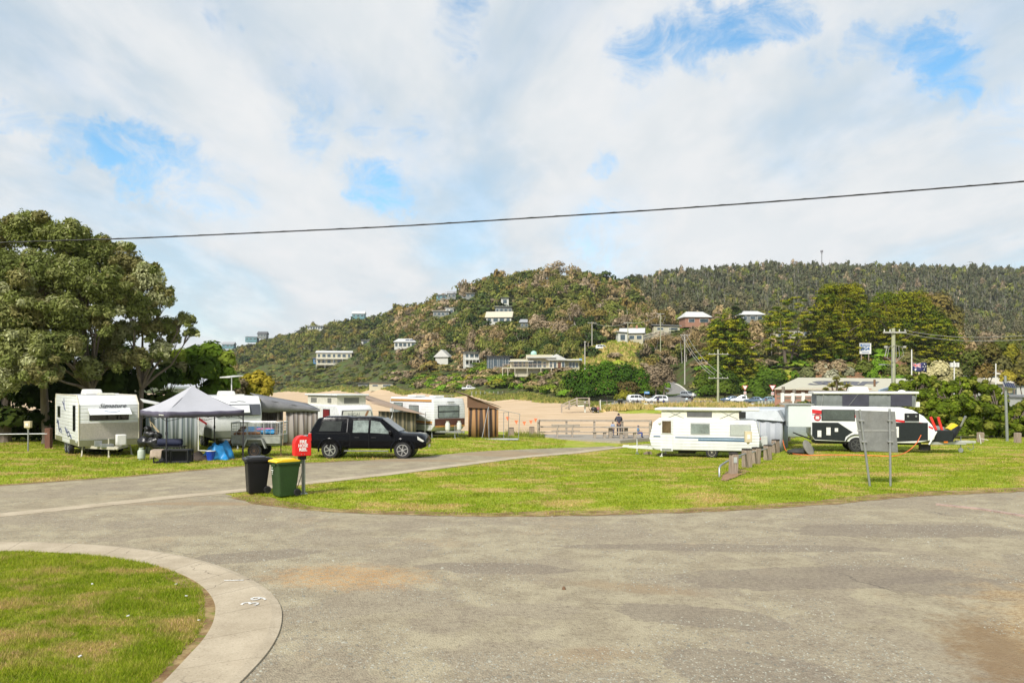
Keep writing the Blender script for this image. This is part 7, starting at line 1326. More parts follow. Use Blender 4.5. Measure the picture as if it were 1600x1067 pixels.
for s in (-.62, .55): MB().box((s, -.1, .36), (.22, .2, .74)).build('leg', DECKW, o); MB().box((s+.1, .2, .36), (.22, .2, .74)).build('leg', DECKW, o)
for (px, D, w, lb) in ((937, 57.2, 1.1, 'short timber bench at the left end of the picnic table'), (981, 56.6, 1.5, 'timber bench on the near side of the picnic table')):
    o = thing('bench', lb, 'bench', (XP(px, D), D, zd), R(6)); MB().box((0, 0, .45), (w, .36, .07)).build('seat', DECKW, o, .01)
    for s in (-.33, .33): MB().box((s*w, 0, .2), (.2, .2, .44)).build('leg', DECKW, o)
tufts('grass_tuft', 'clumps of longer grass growing around the short bollards', 60, 793, 848, 56.6, 58.6, .55, [(.12, .15, .03), (.2, .2, .06)], None, .02)

# ================================================================ people
SKIN = M('skin', (.42, .24, .16), .55, 0, .05, 9); HAIRB = M('hair_black', (.015, .011, .010), .6, 0, .3, 20)
def person(label, loc, rz, h, pose='stand', top=(.05, .05, .08), legs=(.03, .035, .06), hair=(.015, .011, .01), cap=None, sleeves='long', shorts=False, hold=None, group=None, detail=True):
    k = h/1.75; t = thing('person', label, 'person', loc, rz, group)
    # joints: x right, y forward(-y faces viewer), z up
    J = {'pel': (0, 0, .95, .135), 'wst': (0, 0, 1.10, .125), 'chs': (0, .01, 1.30, .145), 'nb': (0, .0, 1.46, .075), 'nk': (0, -.01, 1.53, .055), 'hd': (0, -.025, 1.62, .092), 'ht': (0, -.02, 1.70, .085),
         'sL': (-.17, 0, 1.41, .062), 'eL': (-.22, .02, 1.12, .043), 'wL': (-.23, -.05, .88, .028), 'pL': (-.23, -.065, .82, .034), 'sR': (.17, 0, 1.41, .062), 'eR': (.22, .02, 1.12, .043), 'wR': (.23, -.05, .88, .028), 'pR': (.23, -.065, .82, .034),
         'hL': (-.09, 0, .90, .095), 'kL': (-.10, -.015, .50, .062), 'aL': (-.10, .02, .09, .040), 'fL': (-.11, -.13, .035, .035), 'hR': (.09, 0, .90, .095), 'kR': (.10, -.015, .50, .062), 'aR': (.10, .02, .09, .040), 'fR': (.11, -.13, .035, .035)}
    def mv(n_, *v): J[n_] = (*v, J[n_][3])
    if pose == 'lean':
        mv('chs', 0, -.06, 1.28); mv('nb', 0, -.10, 1.44); mv('nk', 0, -.13, 1.51); mv('hd', 0, -.17, 1.58); mv('ht', 0, -.18, 1.67)
        mv('sL', -.18, -.07, 1.39); mv('sR', .18, -.07, 1.39); mv('eL', -.26, -.18, 1.17); mv('wL', -.14, -.36, 1.08); mv('pL', -.1, -.42, 1.08); mv('eR', .27, -.18, 1.17); mv('wR', .2, -.38, 1.10); mv('pR', .18, -.45, 1.09)
    if pose == 'sit':
        for n_ in list(J):
            if n_[0] not in 'ka f'.replace(' ', '') or n_ in (): x, y, z, r_ = J[n_]; J[n_] = (x, y, z-.46, r_) if n_[:1] not in 'kaf' else J[n_]
        mv('kL', -.11, -.42, .50); mv('kR', .11, -.42, .50); mv('aL', -.11, -.40, .09); mv('aR', .11, -.40, .09); mv('fL', -.12, -.54, .035); mv('fR', .12, -.54, .035)
        mv('eL', -.23, -.08, .70); mv('wL', -.14, -.28, .62); mv('pL', -.12, -.34, .62); mv('eR', .23, -.08, .70); mv('wR', .14, -.28, .62); mv('pR', .12, -.34, .62)
    if pose == 'walk': mv('kL', -.09, -.16, .52); mv('aL', -.09, -.16, .10); mv('fL', -.1, -.30, .035); mv('kR', .1, .04, .5); mv('aR', .1, .26, .13); mv('fR', .1, .15, .05)
    E = [('pel', 'wst'), ('wst', 'chs'), ('chs', 'nb'), ('nb', 'nk'), ('nk', 'hd'), ('hd', 'ht'), ('chs', 'sL'), ('sL', 'eL'), ('eL', 'wL'), ('wL', 'pL'), ('chs', 'sR'), ('sR', 'eR'), ('eR', 'wR'), ('wR', 'pR'), ('pel', 'hL'), ('hL', 'kL'), ('kL', 'aL'), ('aL', 'fL'), ('pel', 'hR'), ('hR', 'kR'), ('kR', 'aR'), ('aR', 'fR')]
    if detail:
        for s in 'LR':
            p = Vector(J['p'+s][:3]); w_ = Vector(J['w'+s][:3]); d = (p-w_).normalized(); sd_ = Vector((0, 1, 0)) if abs(d.z) > .5 else Vector((0, 0, 1)); sd_ = (sd_-d*sd_.dot(d)).normalized(); inn = Vector((1 if s == 'L' else -1, 0, 0))
            for i, ln in enumerate((.075, .085, .08, .062)):
                o_ = sd_*(.027-.018*i); a = p+d*.03+o_; J[f'g{s}{i}'] = (*a, .0095); m1 = a+d*ln*.5+inn*.006; J[f'i{s}{i}'] = (*m1, .0085); m2 = a+d*ln*.92+inn*.022; J[f'j{s}{i}'] = (*m2, .0075); E += [('p'+s, f'g{s}{i}'), (f'g{s}{i}', f'i{s}{i}'), (f'i{s}{i}', f'j{s}{i}')]
            a = w_+d*.03+sd_*.03+inn*.012; J['t'+s] = (*a, .011); J['u'+s] = (*(a+d*.045+sd_*.022+inn*.012), .009); E += [('w'+s, 't'+s), ('t'+s, 'u'+s)]
    names = list(J); me = bpy.data.meshes.new('person'); me.from_pydata([tuple(c*k for c in J[n_][:3]) for n_ in names], [(names.index(a), names.index(b)) for a, b in E], [])
    o = link(bpy.data.objects.new('body', me)); m_ = o.modifiers.new('s', 'SKIN'); o.modifiers.new('u', 'SUBSURF').levels = 1
    for i, n_ in enumerate(names):
        sv = me.skin_vertices[0].data[i]; r_ = J[n_][3]*k; sv.radius = (r_*(1.25 if n_ in ('pel', 'wst', 'chs') else 1), r_*(.82 if n_ in ('pel', 'wst', 'chs') else 1)); sv.use_root = (n_ == 'pel')
    bpy.context.view_layer.update(); m2 = bpy.data.meshes.new_from_object(o.evaluated_get(bpy.context.evaluated_depsgraph_get())); o.modifiers.clear(); o.data = m2; m2.name = 'body'
    m2.materials.append(SKIN); m2.polygons.foreach_set('use_smooth', [True]*len(m2.polygons)); o.parent = t
    co = np.array([v.co for v in m2.vertices])/k; nr = np.array([v.normal for v in m2.vertices]); seg = {('pel', 'wst'): 'b', ('wst', 'chs'): 'b', ('chs', 'nb'): 'b', ('chs', 'sL'): 'b', ('chs', 'sR'): 'b', ('sL', 'eL'): 'u', ('sR', 'eR'): 'u', ('eL', 'wL'): 'f', ('eR', 'wR'): 'f', ('pel', 'hL'): 'l', ('pel', 'hR'): 'l', ('hL', 'kL'): 'l', ('hR', 'kR'): 'l', ('kL', 'aL'): 'c', ('kR', 'aR'): 'c', ('aL', 'fL'): 's', ('aR', 'fR'): 's'}
    best = np.full(len(co), 9.); cls = np.array(['x']*len(co))
    for a, b in E:
        A_, B_ = np.array(J[a][:3]), np.array(J[b][:3]); u = np.clip(((co-A_)@(B_-A_))/((B_-A_)@(B_-A_)+1e-9), 0, 1); dd = np.linalg.norm(co-(A_+u[:, None]*(B_-A_)), axis=1)-(J[a][3]*(1-u)+J[b][3]*u)*.6; q = dd < best; best[q] = dd[q]; cls[q] = seg.get((a, b), 'x')
    def garment(nm, classes, col, off, zf=None):
        f = [tuple(p.vertices) for p in m2.polygons if all(cls[v] in classes and (zf is None or zf(co[v])) for v in p.vertices)]
        if not f: return
        u = sorted({v for ff in f for v in ff}); ix = {v: i for i, v in enumerate(u)}; g = MB().add([tuple(Vector(co[v])*k+Vector(nr[v])*off) for v in u], [[ix[v] for v in ff] for ff in f]); g.build(nm, M('cloth_'+'_'.join(str(int(c*999)) for c in col), col, .85, 0, .15, 9, .4, 20), t, 0, 80, solid=.006*k, fix=False)
    garment('top', 'b'+('uf' if sleeves == 'long' else 'u'), top, .016*k); garment('trousers', 'l' if shorts else 'lc', legs, .012*k); garment('shoes', 's', (.03, .03, .03), .012*k)
    hp = Vector(J['hd'][:3])*k; b = MB(); b.ball(hp+Vector((0, .012, .035))*k, (.088*k, .10*k, .095*k), 14, 8); 
    hr = b.build('cap' if cap else 'hair', M('hair_'+str(int(sum(cap or hair)*999)), cap or hair, .7, 0, .2, 15), t, 0, 80)
    if cap: MB().box(tuple(hp+Vector((0, -.12, .045))*k), (.13*k, .1*k, .012*k)).build('brim', hr.data.materials[0], hr)
    else: pass
    fc = MB(); fy = hp.y-.088*k
    for s in (-1, 1): fc.ball((s*.032*k, fy, hp.z+.004*k), .010*k, 6, 4)
    fc.build('eyes', BLK, t); MB().ball((0, fy-.006*k, hp.z-.02*k), (.013*k, .018*k, .022*k), 8, 5).build('nose', SKIN, t); MB().box((0, fy+.002*k, hp.z-.052*k), (.045*k, .012*k, .009*k)).build('mouth', M('lips', (.3, .1, .09), .5), t)
    for s in (-1, 1): MB().ball((s*.088*k, hp.y+.01*k, hp.z-.005*k), (.012*k, .02*k, .03*k), 8, 5).build('ear', SKIN, t)
    return t
person('adult in dark jacket leaning on the deck rail with back to the camera', (XP(967, 60.2), 60.2, zd), R(180), 1.72, 'lean', (.035, .035, .055), (.03, .03, .04))
person('small child in blue and white top beside the adult at the deck rail', (XP(957.5, 59.8), 59.8, zd), R(170), 1.05, 'stand', (.25, .3, .42), (.05, .06, .1), sleeves='short')
person('child in blue shirt and cap sitting at the right end of the picnic table', (XP(997, 57.4), 57.4, zd+.03), R(70), 1.2, 'sit', (.12, .22, .34), (.03, .06, .25), cap=(.05, .07, .14), sleeves='short')
# ================================================================ car park, side road, club
MASPH = M('car_park_asphalt', (.20, .195, .18), .9, 0, .12, .6, .3, 8)
pk = [(XP(950, 170), 170), (XP(1010, 166), 166), (XP(1100, 164), 164), (XP(1240, 160), 160), (XP(1240, 184), 184), (XP(1085, 190), 190), (XP(1035, 192), 192), (XP(960, 186), 186)]
tag(sheet_poly('car_park', pk, .12, MASPH, 3), kind='structure')
rd = [(XP(1034, 184), 184), (XP(1040, 205), 205), (XP(1037, 225), 225), (XP(1037, 262), 262), (XP(1047, 268), 268), (XP(1058, 240), 240), (XP(1072, 215), 215), (XP(1090, 188), 188)]
tag(sheet_poly('side_road', rd, .16, MASPH, 3), kind='structure')
kl = MB()
def kline(L, w=.3, off=.3, nm='side_kerb'):
    o = strip(L, w, off, nm, .5, M('kerb_pale', (.55, .53, .47), .8), step=3); tag(o, kind='structure')
kline([(XP(a, d), d) for a, d in ((1047, 268), (1058, 240), (1072, 215), (1091, 188))]); kline([(XP(a, d), d) for a, d in ((1037, 262), (1037, 225), (1034, 200), (1022, 192), (1000, 190))]); kline([(XP(a, d), d) for a, d in ((905, 172), (960, 166.5), (1040, 163.5), (1130, 162), (1180, 160.5))], .5, .25)
# ---- cars
LR_ST = [(-2.30, .55, .95, 1.05, .80, .74), (-2.22, .45, 1.0, 1.30, .88, .76), (-2.0, .42, 1.02, 1.66, .90, .70), (-1.2, .42, 1.02, 1.74, .90, .68), (0, .42, 1.0, 1.75, .90, .67), (.45, .42, .99, 1.66, .90, .66), (1.15, .42, .98, 1.12, .90, .76), (1.7, .42, .94, 1.03, .89, .75), (2.15, .44, .84, .92, .85, .7), (2.32, .5, .66, .74, .74, .6)]
SD_ST = [(-2.25, .5, .90, .96, .78, .70), (-2.1, .4, .94, 1.04, .86, .72), (-1.5, .38, .93, 1.12, .88, .70), (-.95, .38, .92, 1.42, .88, .62), (-.2, .38, .92, 1.46, .88, .60), (.35, .38, .91, 1.38, .88, .60), (1.05, .38, .90, 1.0, .88, .72), (1.7, .38, .84, .92, .86, .7), (2.1, .42, .74, .82, .80, .66), (2.25, .48, .6, .68, .7, .56)]
UT_ST = [(-2.5, .5, .95, 1.0, .84, .80), (-2.4, .44, .98, 1.04, .90, .82), (-1.0, .44, .98, 1.04, .90, .82), (-.85, .44, .98, 1.70, .90, .66), (.2, .44, .98, 1.72, .90, .64), (.45, .44, .98, 1.64, .90, .64), (1.2, .44, .98, 1.12, .90, .78), (1.8, .44, .93, 1.02, .89, .76), (2.25, .48, .82, .9, .85, .7), (2.4, .52, .66, .74, .72, .6)]
WINS = {'suv': [[(-1.95, .1), (-1.05, .1), (-1.0, .85), (-1.75, .85)], [(-.95, .1), (-.05, .1), (-.05, .86), (-.92, .86)], [(.05, .1), (1.0, .1), (.45, .84), (.05, .86)]],
        'sedan': [[(-1.2, .15), (-.5, .1), (-.5, .85), (-.9, .8)], [(-.42, .1), (.9, .12), (.35, .84), (-.42, .86)]], 'ute': [[(-.75, .1), (.05, .1), (.05, .86), (-.75, .86)], [(.13, .1), (1.05, .1), (.45, .84), (.13, .86)]]}
def small_car(label, px, D, rz, kind, col, name='parked_car', metal=.2, cat='car'):
    st = {'suv': LR_ST, 'sedan': SD_ST, 'ute': UT_ST}[kind]; t = thing(name, label, cat, at(px, D, .13), R(rz)); r_ = .36 if kind != 'sedan' else .32
    z1 = dict(suv=(1.12, 1.18, .48, 1.66), sedan=(1.0, 1.05, .38, 1.38), ute=(1.16, 1.16, .48, 1.64))[kind]; zr = dict(suv=(-2.2, 1.08, -2.0, 1.62), sedan=(-1.48, 1.14, -.98, 1.40), ute=(-.9, 1.1, -.86, 1.62))[kind]
    car(t, st, .9, paint(col[0], col[1], metal), WINS[kind], r_+.07, r_, (-1.35, 1.38), 5, ws=[(z1[0], -.66, z1[1]), (z1[0], .66, z1[1]), (z1[2], .56, z1[3]), (z1[2], -.56, z1[3])], rs=[(zr[0], -.62, zr[1]), (zr[0], .62, zr[1]), (zr[2], .56, zr[3]), (zr[2], -.56, zr[3])])
    for s in (-1, 1): MB().box((2.2 if kind != 'ute' else 2.3, s*.68, .74), (.16, .26, .13)).build('headlight', MC['headlight_lens'], t, .02); MB().box((-2.24 if kind != 'ute' else -2.46, s*.74, .86), (.08, .14, .24)).build('tail_light', REDL, t); MB().box((.98, s*.98, 1.06), (.12, .16, .12)).build('mirror', BLK, t, .02)
    MB().box((2.28 if kind != 'ute' else 2.38, 0, .6), (.06, .8, .14)).build('grille', BLK, t); return t
WP_, SV_, BL_ = ('white', (.70, .71, .72)), ('silver', (.34, .37, .40)), ('blue_grey', (.10, .15, .21))
small_car('white station wagon parked in front of the side road', 1026, 168, 190, 'suv', WP_, metal=0); small_car('silver four wheel drive parked up the side road', 1075, 200, -65, 'suv', SV_)
small_car('white dual cab ute in the car park between two blue cars', 1160, 166, 160, 'ute', WP_, metal=0, name='parked_ute', cat='ute'); small_car('blue grey hatch left of the white ute', 1142, 172, 165, 'sedan', BL_); small_car('blue grey sedan right of the white ute', 1180, 164, 150, 'sedan', BL_); small_car('pale blue car behind the log fence at the right of the car park', 1198, 166, 175, 'sedan', ('pale_blue', (.2, .3, .36)))
small_car('white pickup at the foot of the dune left of the deck', 733, 268, 8, 'ute', WP_, metal=0, name='parked_ute', cat='ute'); small_car('white van parked high on the spur road', 941, 272, 5, 'suv', WP_, metal=0, cat='van', name='parked_van'); small_car('small white car half hidden under the wide tea tree', 996, 176, 10, 'suv', WP_, metal=0)
# ---- car park furniture
for k, px in enumerate((1046, 1056, 1065, 1076, 1086, 1123, 1134)):
    t = thing('post', f'low timber car park post, number {k+1} from the left along the kerb' if False else 'low dark timber post along the car park kerb', 'post', at(px, 160), 0, 'low posts along the car park kerb'); MB().box((0, 0, .35), (.3, .3, 1.0)).build('post', POSTW, t)
b0 = None
t = thing('fence', 'log barrier fence of upright round posts right of the parked cars', 'fence', at(1204, 150)); 
for k in range(9): x = XP(1186+k*5.1, 150)-XP(1204, 150); b = MB(); b.cyl((x, 0, -.3), (x, 0, 1.0+.05*(k % 2)), .24, n=10); b.build('post', M('log_grey', (.36, .35, .29), .9, 0, .2, 3), t)
b = MB(); b.cyl((-2.4, .3, .5), (2.6, .3, .5), .08); b.build('rail', MC['log_grey'], t)
def table_set(label, px, D):
    t = thing('picnic_table', label, 'table', at(px, D, .05)); MB().box((0, 0, .75), (1.9, .8, .08)).build('tabletop', DECKW, t); 
    for s in (-1, 1): MB().box((0, s*.75, .45), (1.9, .3, .06)).build('seat', DECKW, t); MB().box((s*.6, 0, .35), (.12, 1.5, .7)).build('leg', DECKW, t)
for px, lb in ((983, 'picnic table with seated people left of the white wagon'), (996, 'second picnic table left of the white wagon'), (1019, 'picnic table in front of the white wagon'), (1033, 'picnic table right below the white wagon rear'), (1091, 'empty picnic table left of the pair by the kerb'), (1105, 'empty picnic table right of the pair by the kerb')): table_set(lb, px, 157)
for (px, lb, rz, top, pose, D) in ((985, 'person in pale top seated at the left far picnic table', 180, (.5, .5, .5), 'sit', 156.2), (996, 'person in black seated at the second far picnic table', 0, (.02, .02, .03), 'sit', 156.2), (1028, 'person in navy standing beside the white wagon', 0, (.03, .04, .1), 'stand', 156), (1037, 'person in dark blue bending at the table near the white wagon', 0, (.03, .04, .12), 'sit', 155.8), (1081, 'person walking past in dark jacket and white bib by the car park kerb', 10, (.04, .04, .05), 'walk', 157), (1073, 'person in pale blue shirt standing behind the walking person', 0, (.5, .6, .68), 'stand', 160)):
    person(lb, at(px, D, .1 if pose != 'sit' else .02), R(rz), 1.72 if px != 1073 else 1.5, pose, top, (.03, .035, .05), detail=False)
# beach stairs
t = thing('beach_stairs', 'timber beach stairs with handrails at the end of the dune', 'stairs', (XP(902, 140), 140, ZP(636, 140))); W0 = 140/F
def S_(px, py): return ((px-902)*W0, 0, (636-py)*W0)
for y in (0, 1.6):
    b = MB()
    for dz_ in (0, -.55): a = S_(878, 632.5); c = S_(902, 622); b.bar((a[0], y, a[2]+dz_*.6), (c[0], y, c[2]+dz_), .12, .12); e = S_(921, 622); b.bar((c[0], y, c[2]+dz_), (e[0], y, e[2]+dz_), .12, .12)
    b.build('handrail', DECKW, t)
    for px, py in ((878, 632.5), (890, 627), (902, 622), (921, 622)): a = S_(px, py); b = MB(); b.bar((a[0], y, a[2]-1.5), (a[0], y, a[2]+.1), .16, .16); b.build('rail_post', DECKW, t)
b = MB(); a = S_(885, 638); c = S_(902, 630)
for i in range(8): u = i/7; b.box((a[0]+(c[0]-a[0])*u, .8, a[2]+(c[2]-a[2])*u), (.35, 1.6, .12))
b.build('tread', DECKW, t); e = S_(912, 630); MB().box((e[0], .8, e[2]), (2.4, 1.7, .15)).build('landing', DECKW, t)
for px, h, lb in ((914, 1.9, 'pale square marker post beside the beach stairs'), (938, 2.1, 'tall thin pale post right of the beach stairs')): t = thing('marker_post', lb, 'post', at(px, 141)); MB().box((0, 0, h/2), (.28 if px < 930 else .16, .2, h)).build('post', M('pale_post', (.50, .52, .46), .8), t)
t = thing('stroller', 'black folded beach stroller on the grass beside the tall pale post', 'stroller', at(931, 139, .05)); MB().ball((-.3, 0, .55), (.6, .4, .45)).build('hood', BLK, t, 0, 60); MB().box((.4, 0, .7), (.5, .4, .5), 0, 0, .5).build('seat', M('pram_seat', (.3, .12, .12), .8), t, .05)
for x in (-.5, .4): wheel(t, x, -.2, .2, .2, .08)
t = thing('fence', 'long thin rail fence with dark posts behind the beach grass', 'fence', at(960, 158)); b = MB(); b.box((0, 0, 1.0), (6.2, .08, .08)); b.build('rail', GALV, t)
for k in range(5): MB().box((-3+k*1.5, 0, .5), (.14, .14, 1.1)).build('post', POSTW, t)
t = thing('litter_bin', 'dark public bin beside the rail fence near the tea tree', 'bin', at(969, 157, .0)); MB().box((0, 0, .6), (.9, .7, 1.2)).build('bin_body', BLKS, t, .05); MB().box((0, 0, 1.23), (1., .8, .1)).build('lid', GREYW, t)
t = thing('timber_fence', 'row of short timber posts holding the sand below the white pickup', 'fence', at(765, 245));
for k in range(9): MB().box((-5.5+k*1.35, 0, .4), (.32, .25, 1.3)).build('post', M('green_grey_post', (.22, .23, .17), .9, 0, .2, 3), t)
t = thing('fence', 'wire and rail fence on the dune left of the white pickup', 'fence', at(695, 262)); MB().box((0, 0, 1.2), (7.4, .1, .1)).box((0, 0, .7), (7.4, .06, .06)).build('rail', GALV, t)
for k in range(6): MB().box((-3.6+k*1.45, 0, .6), (.14, .14, 1.3)).build('post', POSTW, t)
# signs
SW_ = M('sign_white', (.72, .72, .70), .5); 
def give_way(label, px, D):
    t = thing('give_way_sign', label, 'sign', at(px, D, .0)); s = (633-606)*0; z = ZP(606, D)-t.location.z; MB().cyl((0, 0, 0), (0, 0, z+.2), .05).build('post', GALV, t); b = MB(); b.prism([(-.62, z+.5), (.62, z+.5), (0, z-.55)], -.05, -.02, 'y'); f = b.build('sign_plate', M('sign_red', (.5, .03, .03), .5), t); b = MB(); b.prism([(-.46, z+.41), (.46, z+.41), (0, z-.37)], -.065, -.052, 'y'); b.build('sign_face', SW_, f); MB().box((0, -.04, z-1.0), (.5, .03, .55)).build('lower_plate', SW_, t); b = MB(); b.lathe([(.12, 0), (.2, 0), (.2, .01), (.12, .01)], (0, -.062, z-1.0), 16, 0, Matrix.Rotation(R(90), 4, 'X'), False); b.build('red_ring', MC['sign_red'], t)
give_way('left give way triangle sign beside the parked white ute', 1164, 158); give_way('right give way triangle sign near the club corner', 1207, 140)
t = thing('street_sign', 'small blue sign on a post beside the sheoak', 'sign', at(1007, 172)); MB().cyl((0, 0, 0), (0, 0, 2.5), .06).build('post', GALV, t); MB().box((.5, -.06, 2.35), (1.1, .05, .5)).build('sign_plate', M('sign_blue', (.05, .22, .50), .5), t); MB().box((.5, -.09, 2.35), (.8, .01, .12)).build('sign_text', SW_, t)
t = thing('blue_sign', 'tiny blue sign on the grassy spur above the cream house', 'sign', at(907, 254)); MB().cyl((0, 0, -1), (0, 0, 2.2), .07).build('post', GALV, t); MB().box((0, -.1, 1.7), (.9, .05, 1.0)).build('sign_plate', MC['sign_blue'], t)
t = thing('road_sign', 'small white sign plate on the side road shoulder', 'sign', at(1083, 190)); MB().cyl((0, 0, 0), (0, 0, 1.7), .05).build('post', GALV, t); MB().box((0, -.06, 1.6), (.5, .04, .7)).build('sign_plate', SW_, t)
# ---- surf club
A0 = Vector((XP(1210, 102), 102, ZP(608.5, 102))); A1 = Vector((XP(1372, 96), 96, ZP(611, 96))); B0_ = Vector((XP(1247, 118), 118, ZP(591, 118))); B1 = Vector((XP(1432, 110), 110, ZP(590, 110)))
_u = A1-A0; _v = B0_-A0; _n = _u.cross(_v); B1.z = A0.z-(_n.x*(B1.x-A0.x)+_n.y*(B1.y-A0.y))/_n.z
t = thing('surf_club', 'long low club building with cream metal roof carrying big dark letters', 'building', (A0.x, A0.y, G(A0.x, A0.y))); o0 = Vector(t.location)
C0 = B0_+(B0_-A0)*.95; C1 = B1+(B1-A1)*.95; C0.z = A0.z; C1.z = A1.z; b = MB(); V = [A0, A1, B1, B0_, C0, C1]; V = [v-o0 for v in V]; b.add(V+[v+Vector((0, 0, .12)) for v in V], [(0, 1, 2, 3), (3, 2, 5, 4), (6, 9, 8, 7), (9, 10, 11, 8), (0, 6, 7, 1), (0, 3, 9, 6), (3, 4, 10, 9), (1, 7, 8, 2), (2, 8, 11, 5)]); rf = b.build('roof', M_bands('club_roof', (.50, .47, .35), None, 0, .6, .5, .55, .3, dirt=.1), t)
def wallp(p, q, top): 
    p = p-o0; q = q-o0; b = MB(); b.add([(p.x, p.y, -.5), (q.x, q.y, -.5), (q.x, q.y, top[1]), (p.x, p.y, top[0])], [(0, 1, 2, 3)]); return b
iA0 = A0.lerp(A1, .035)+Vector((0, .9, 0)); iA1 = A0.lerp(A1, .97)+Vector((0, .9, 0)); iC0 = C0+Vector((1.5, -1, 0)); iC1 = C1+Vector((-1, -1, 0)); zt_ = A0.z-o0.z-.05
b = wallp(iA0, iA1, (zt_+.2, zt_+.2)); b.v += wallp(iA1, iC1, (zt_+.1, zt_+.1)).v; b.f += [[4, 5, 6, 7]]; b.m += [0]; b.v += wallp(iA0, iC0, (zt_, zt_)).v; b.f += [[8, 9, 10, 11]]; b.m += [0]; b.build('wall', BRICK, t, solid=.2)
b = MB(); b.add([tuple(iA1-o0+Vector((0, 0, -.1))), tuple(iC1-o0+Vector((0, 0, -.1))), tuple((B1-o0).lerp(B0_-o0, .02)+Vector((0, 0, -.15)))], [(0, 1, 2)]); b.build('gable', M('gable_slate', (.05, .055, .07), .6), t, solid=.1)
MB().bar(tuple(A1-o0+Vector((.1, 0, -.02))), tuple(B1-o0+Vector((.1, 0, -.02))), .25, .3).bar(tuple(B1-o0+Vector((.1, 0, -.02))), tuple(C1-o0+Vector((.1, 0, -.02))), .25, .3).build('bargeboard', M('barge_blue', (.25, .33, .42), .5), t)
for k in range(7): p = (iA0-o0).lerp(iA1-o0, .12+.12*k); MB().box((p.x, p.y-.18, 1.6), (1.0, .12, 1.1)).build('window', GLASS, t)
MB().box(((iA0-o0).x+1.0, (iA0-o0).y-.18, 1.3), (.6, .1, 1.4)).build('green_panel', M('green_panel', (.03, .18, .08), .6), t)
u = (A1-A0).normalized(); n_ = (B0_-A0); n_ = (n_-u*n_.dot(u)).normalized(); w = u.cross(n_); Mx = Matrix((u, n_, w)).transposed().to_4x4(); ctr = A0.lerp(A1, .36)-o0+n_*8.3+w*.16
b = MB()
for k, ch in enumerate('SURF'): p = A0.lerp(A1, (.335, .50, .665, .83)[k])-o0+n_*8.6+w*.155; b.text(ch, 6.6, Matrix.Translation(p) @ Mx @ Matrix.Diagonal((.72, 1.25, 1, 1)), 0, .015, bold=.035)
b.build('roof_lettering', M('roof_letter_grey', (.10, .10, .115), .8), rf)
p = A0.lerp(A1, .93)-o0+n_*5; MB().cyl(p, p+Vector((0, 0, 1.0)), .14).build('flue', RUST, rf)
# white lattice balustrade, retaining timbers and steps to the beach in front of the club
t = thing('white_fence', 'white painted concrete balustrade with square openings below the club', 'fence', at(1262, 74, .5)); WF = M('white_paint_wall', (.70, .69, .64), .7, 0, .06, 1); z0 = ZP(652, 74)-t.location.z; zt2 = ZP(615, 74)-t.location.z
for k in range(6): MB().box((-2.35+k*.98*.98, 0, (z0+zt2)/2), (.26, .26, zt2-z0+.15)).build('pillar', WF, t, .01)
b = MB(); b.box((.1, 0, zt2-.1), (5.0, .16, .2)).box((.1, 0, (zt2+z0)/2-.05), (5.0, .14, .28)).box((.1, 0, z0+.15), (5.0, .14, .3)); b.build('beam', WF, t)
t = thing('boardwalk_posts', 'tall weathered pile posts and rails between the club and the beach', 'fence', at(1226, 78)); zz = lambda py: ZP(py, 78)-t.location.z
for px, a in ((1226, 604), (1243, 608), (1257, 612), (1272, 610)): MB().cyl((XP(px, 78)-XP(1226, 78), .4, zz(640)), (XP(px, 78)-XP(1226, 78), .4, zz(a)), .17, n=10).build('pile', M('pile_grey', (.17, .15, .12), .9, 0, .3, 3), t)
b = MB(); b.box((1.6, .4, zz(616)), (4.4, .14, .22)).box((1.6, .4, zz(622)), (4.4, .14, .2)); b.build('rail', MC['pile_grey'], t)
t = thing('retaining_wall', 'stepped brown timber retaining wall and stairs down to the sand', 'wall', at(1232, 70)); WT = M_wood('brown_sleeper', (.22, .15, .09), (.36, .27, .18)); 
for k, (px, py, w_, h_) in enumerate(((1224, 650, 1.1, 2.4), (1229, 640, .8, 1.4), (1238, 646, .35, 2.2), (1247, 646, .35, 2.2))): MB().box((XP(px, 70)-XP(1232, 70), .2*k, ZP(py, 70)-t.location.z), (w_*.5, .4, h_)).build('sleeper', WT, t, .02)
b = MB()
for k in range(6): b.box((.35+.05*k, -.6+.25*k, ZP(659-k*4.5, 70)-t.location.z), (1.2, .35, .09))
b.build('stair_tread', DECKW, t)
t = thing('sand_bank', 'ochre sand bank under the timber steps', 'bank', at(1252, 66)); MB().ball((0, 0, -.1), (1.9, 1.4, 1.0), 16, 8).ball((1.6, 1, 0), (1.6, 1.2, 1.1), 14, 8).build('bank', M('ochre_sand', (.40, .27, .14), .95, 0, .2, 1.5, .6, 4), t, 0, 60)
tree('scrubby green shrub in front of the white balustrade', lobe_px([(1245, 641, 12, 0), (1258, 636, 11, 0), (1236, 650, 8, 0), (1268, 645, 8, 0)], 69), 1700, .25, [(.10, .11, .03), (.16, .15, .05), (.07, .08, .02)], (XP(1250, 69), 69, G(XP(1250, 69), 69)), [(0, 0, .07)], name='shrub', seed=71, cat='shrub', shell=.7)
tree('green shrub at the left corner of the club behind the retaining posts', lobe_px([(1218, 640, 9, 0), (1214, 652, 10, 0), (1222, 660, 8, 0)], 76), 1300, .25, [(.16, .14, .05), (.2, .16, .08), (.09, .1, .03)], (XP(1218, 76), 76, G(XP(1218, 76), 76)), [(0, 0, .07)], name='shrub', seed=72, cat='shrub', shell=.7)
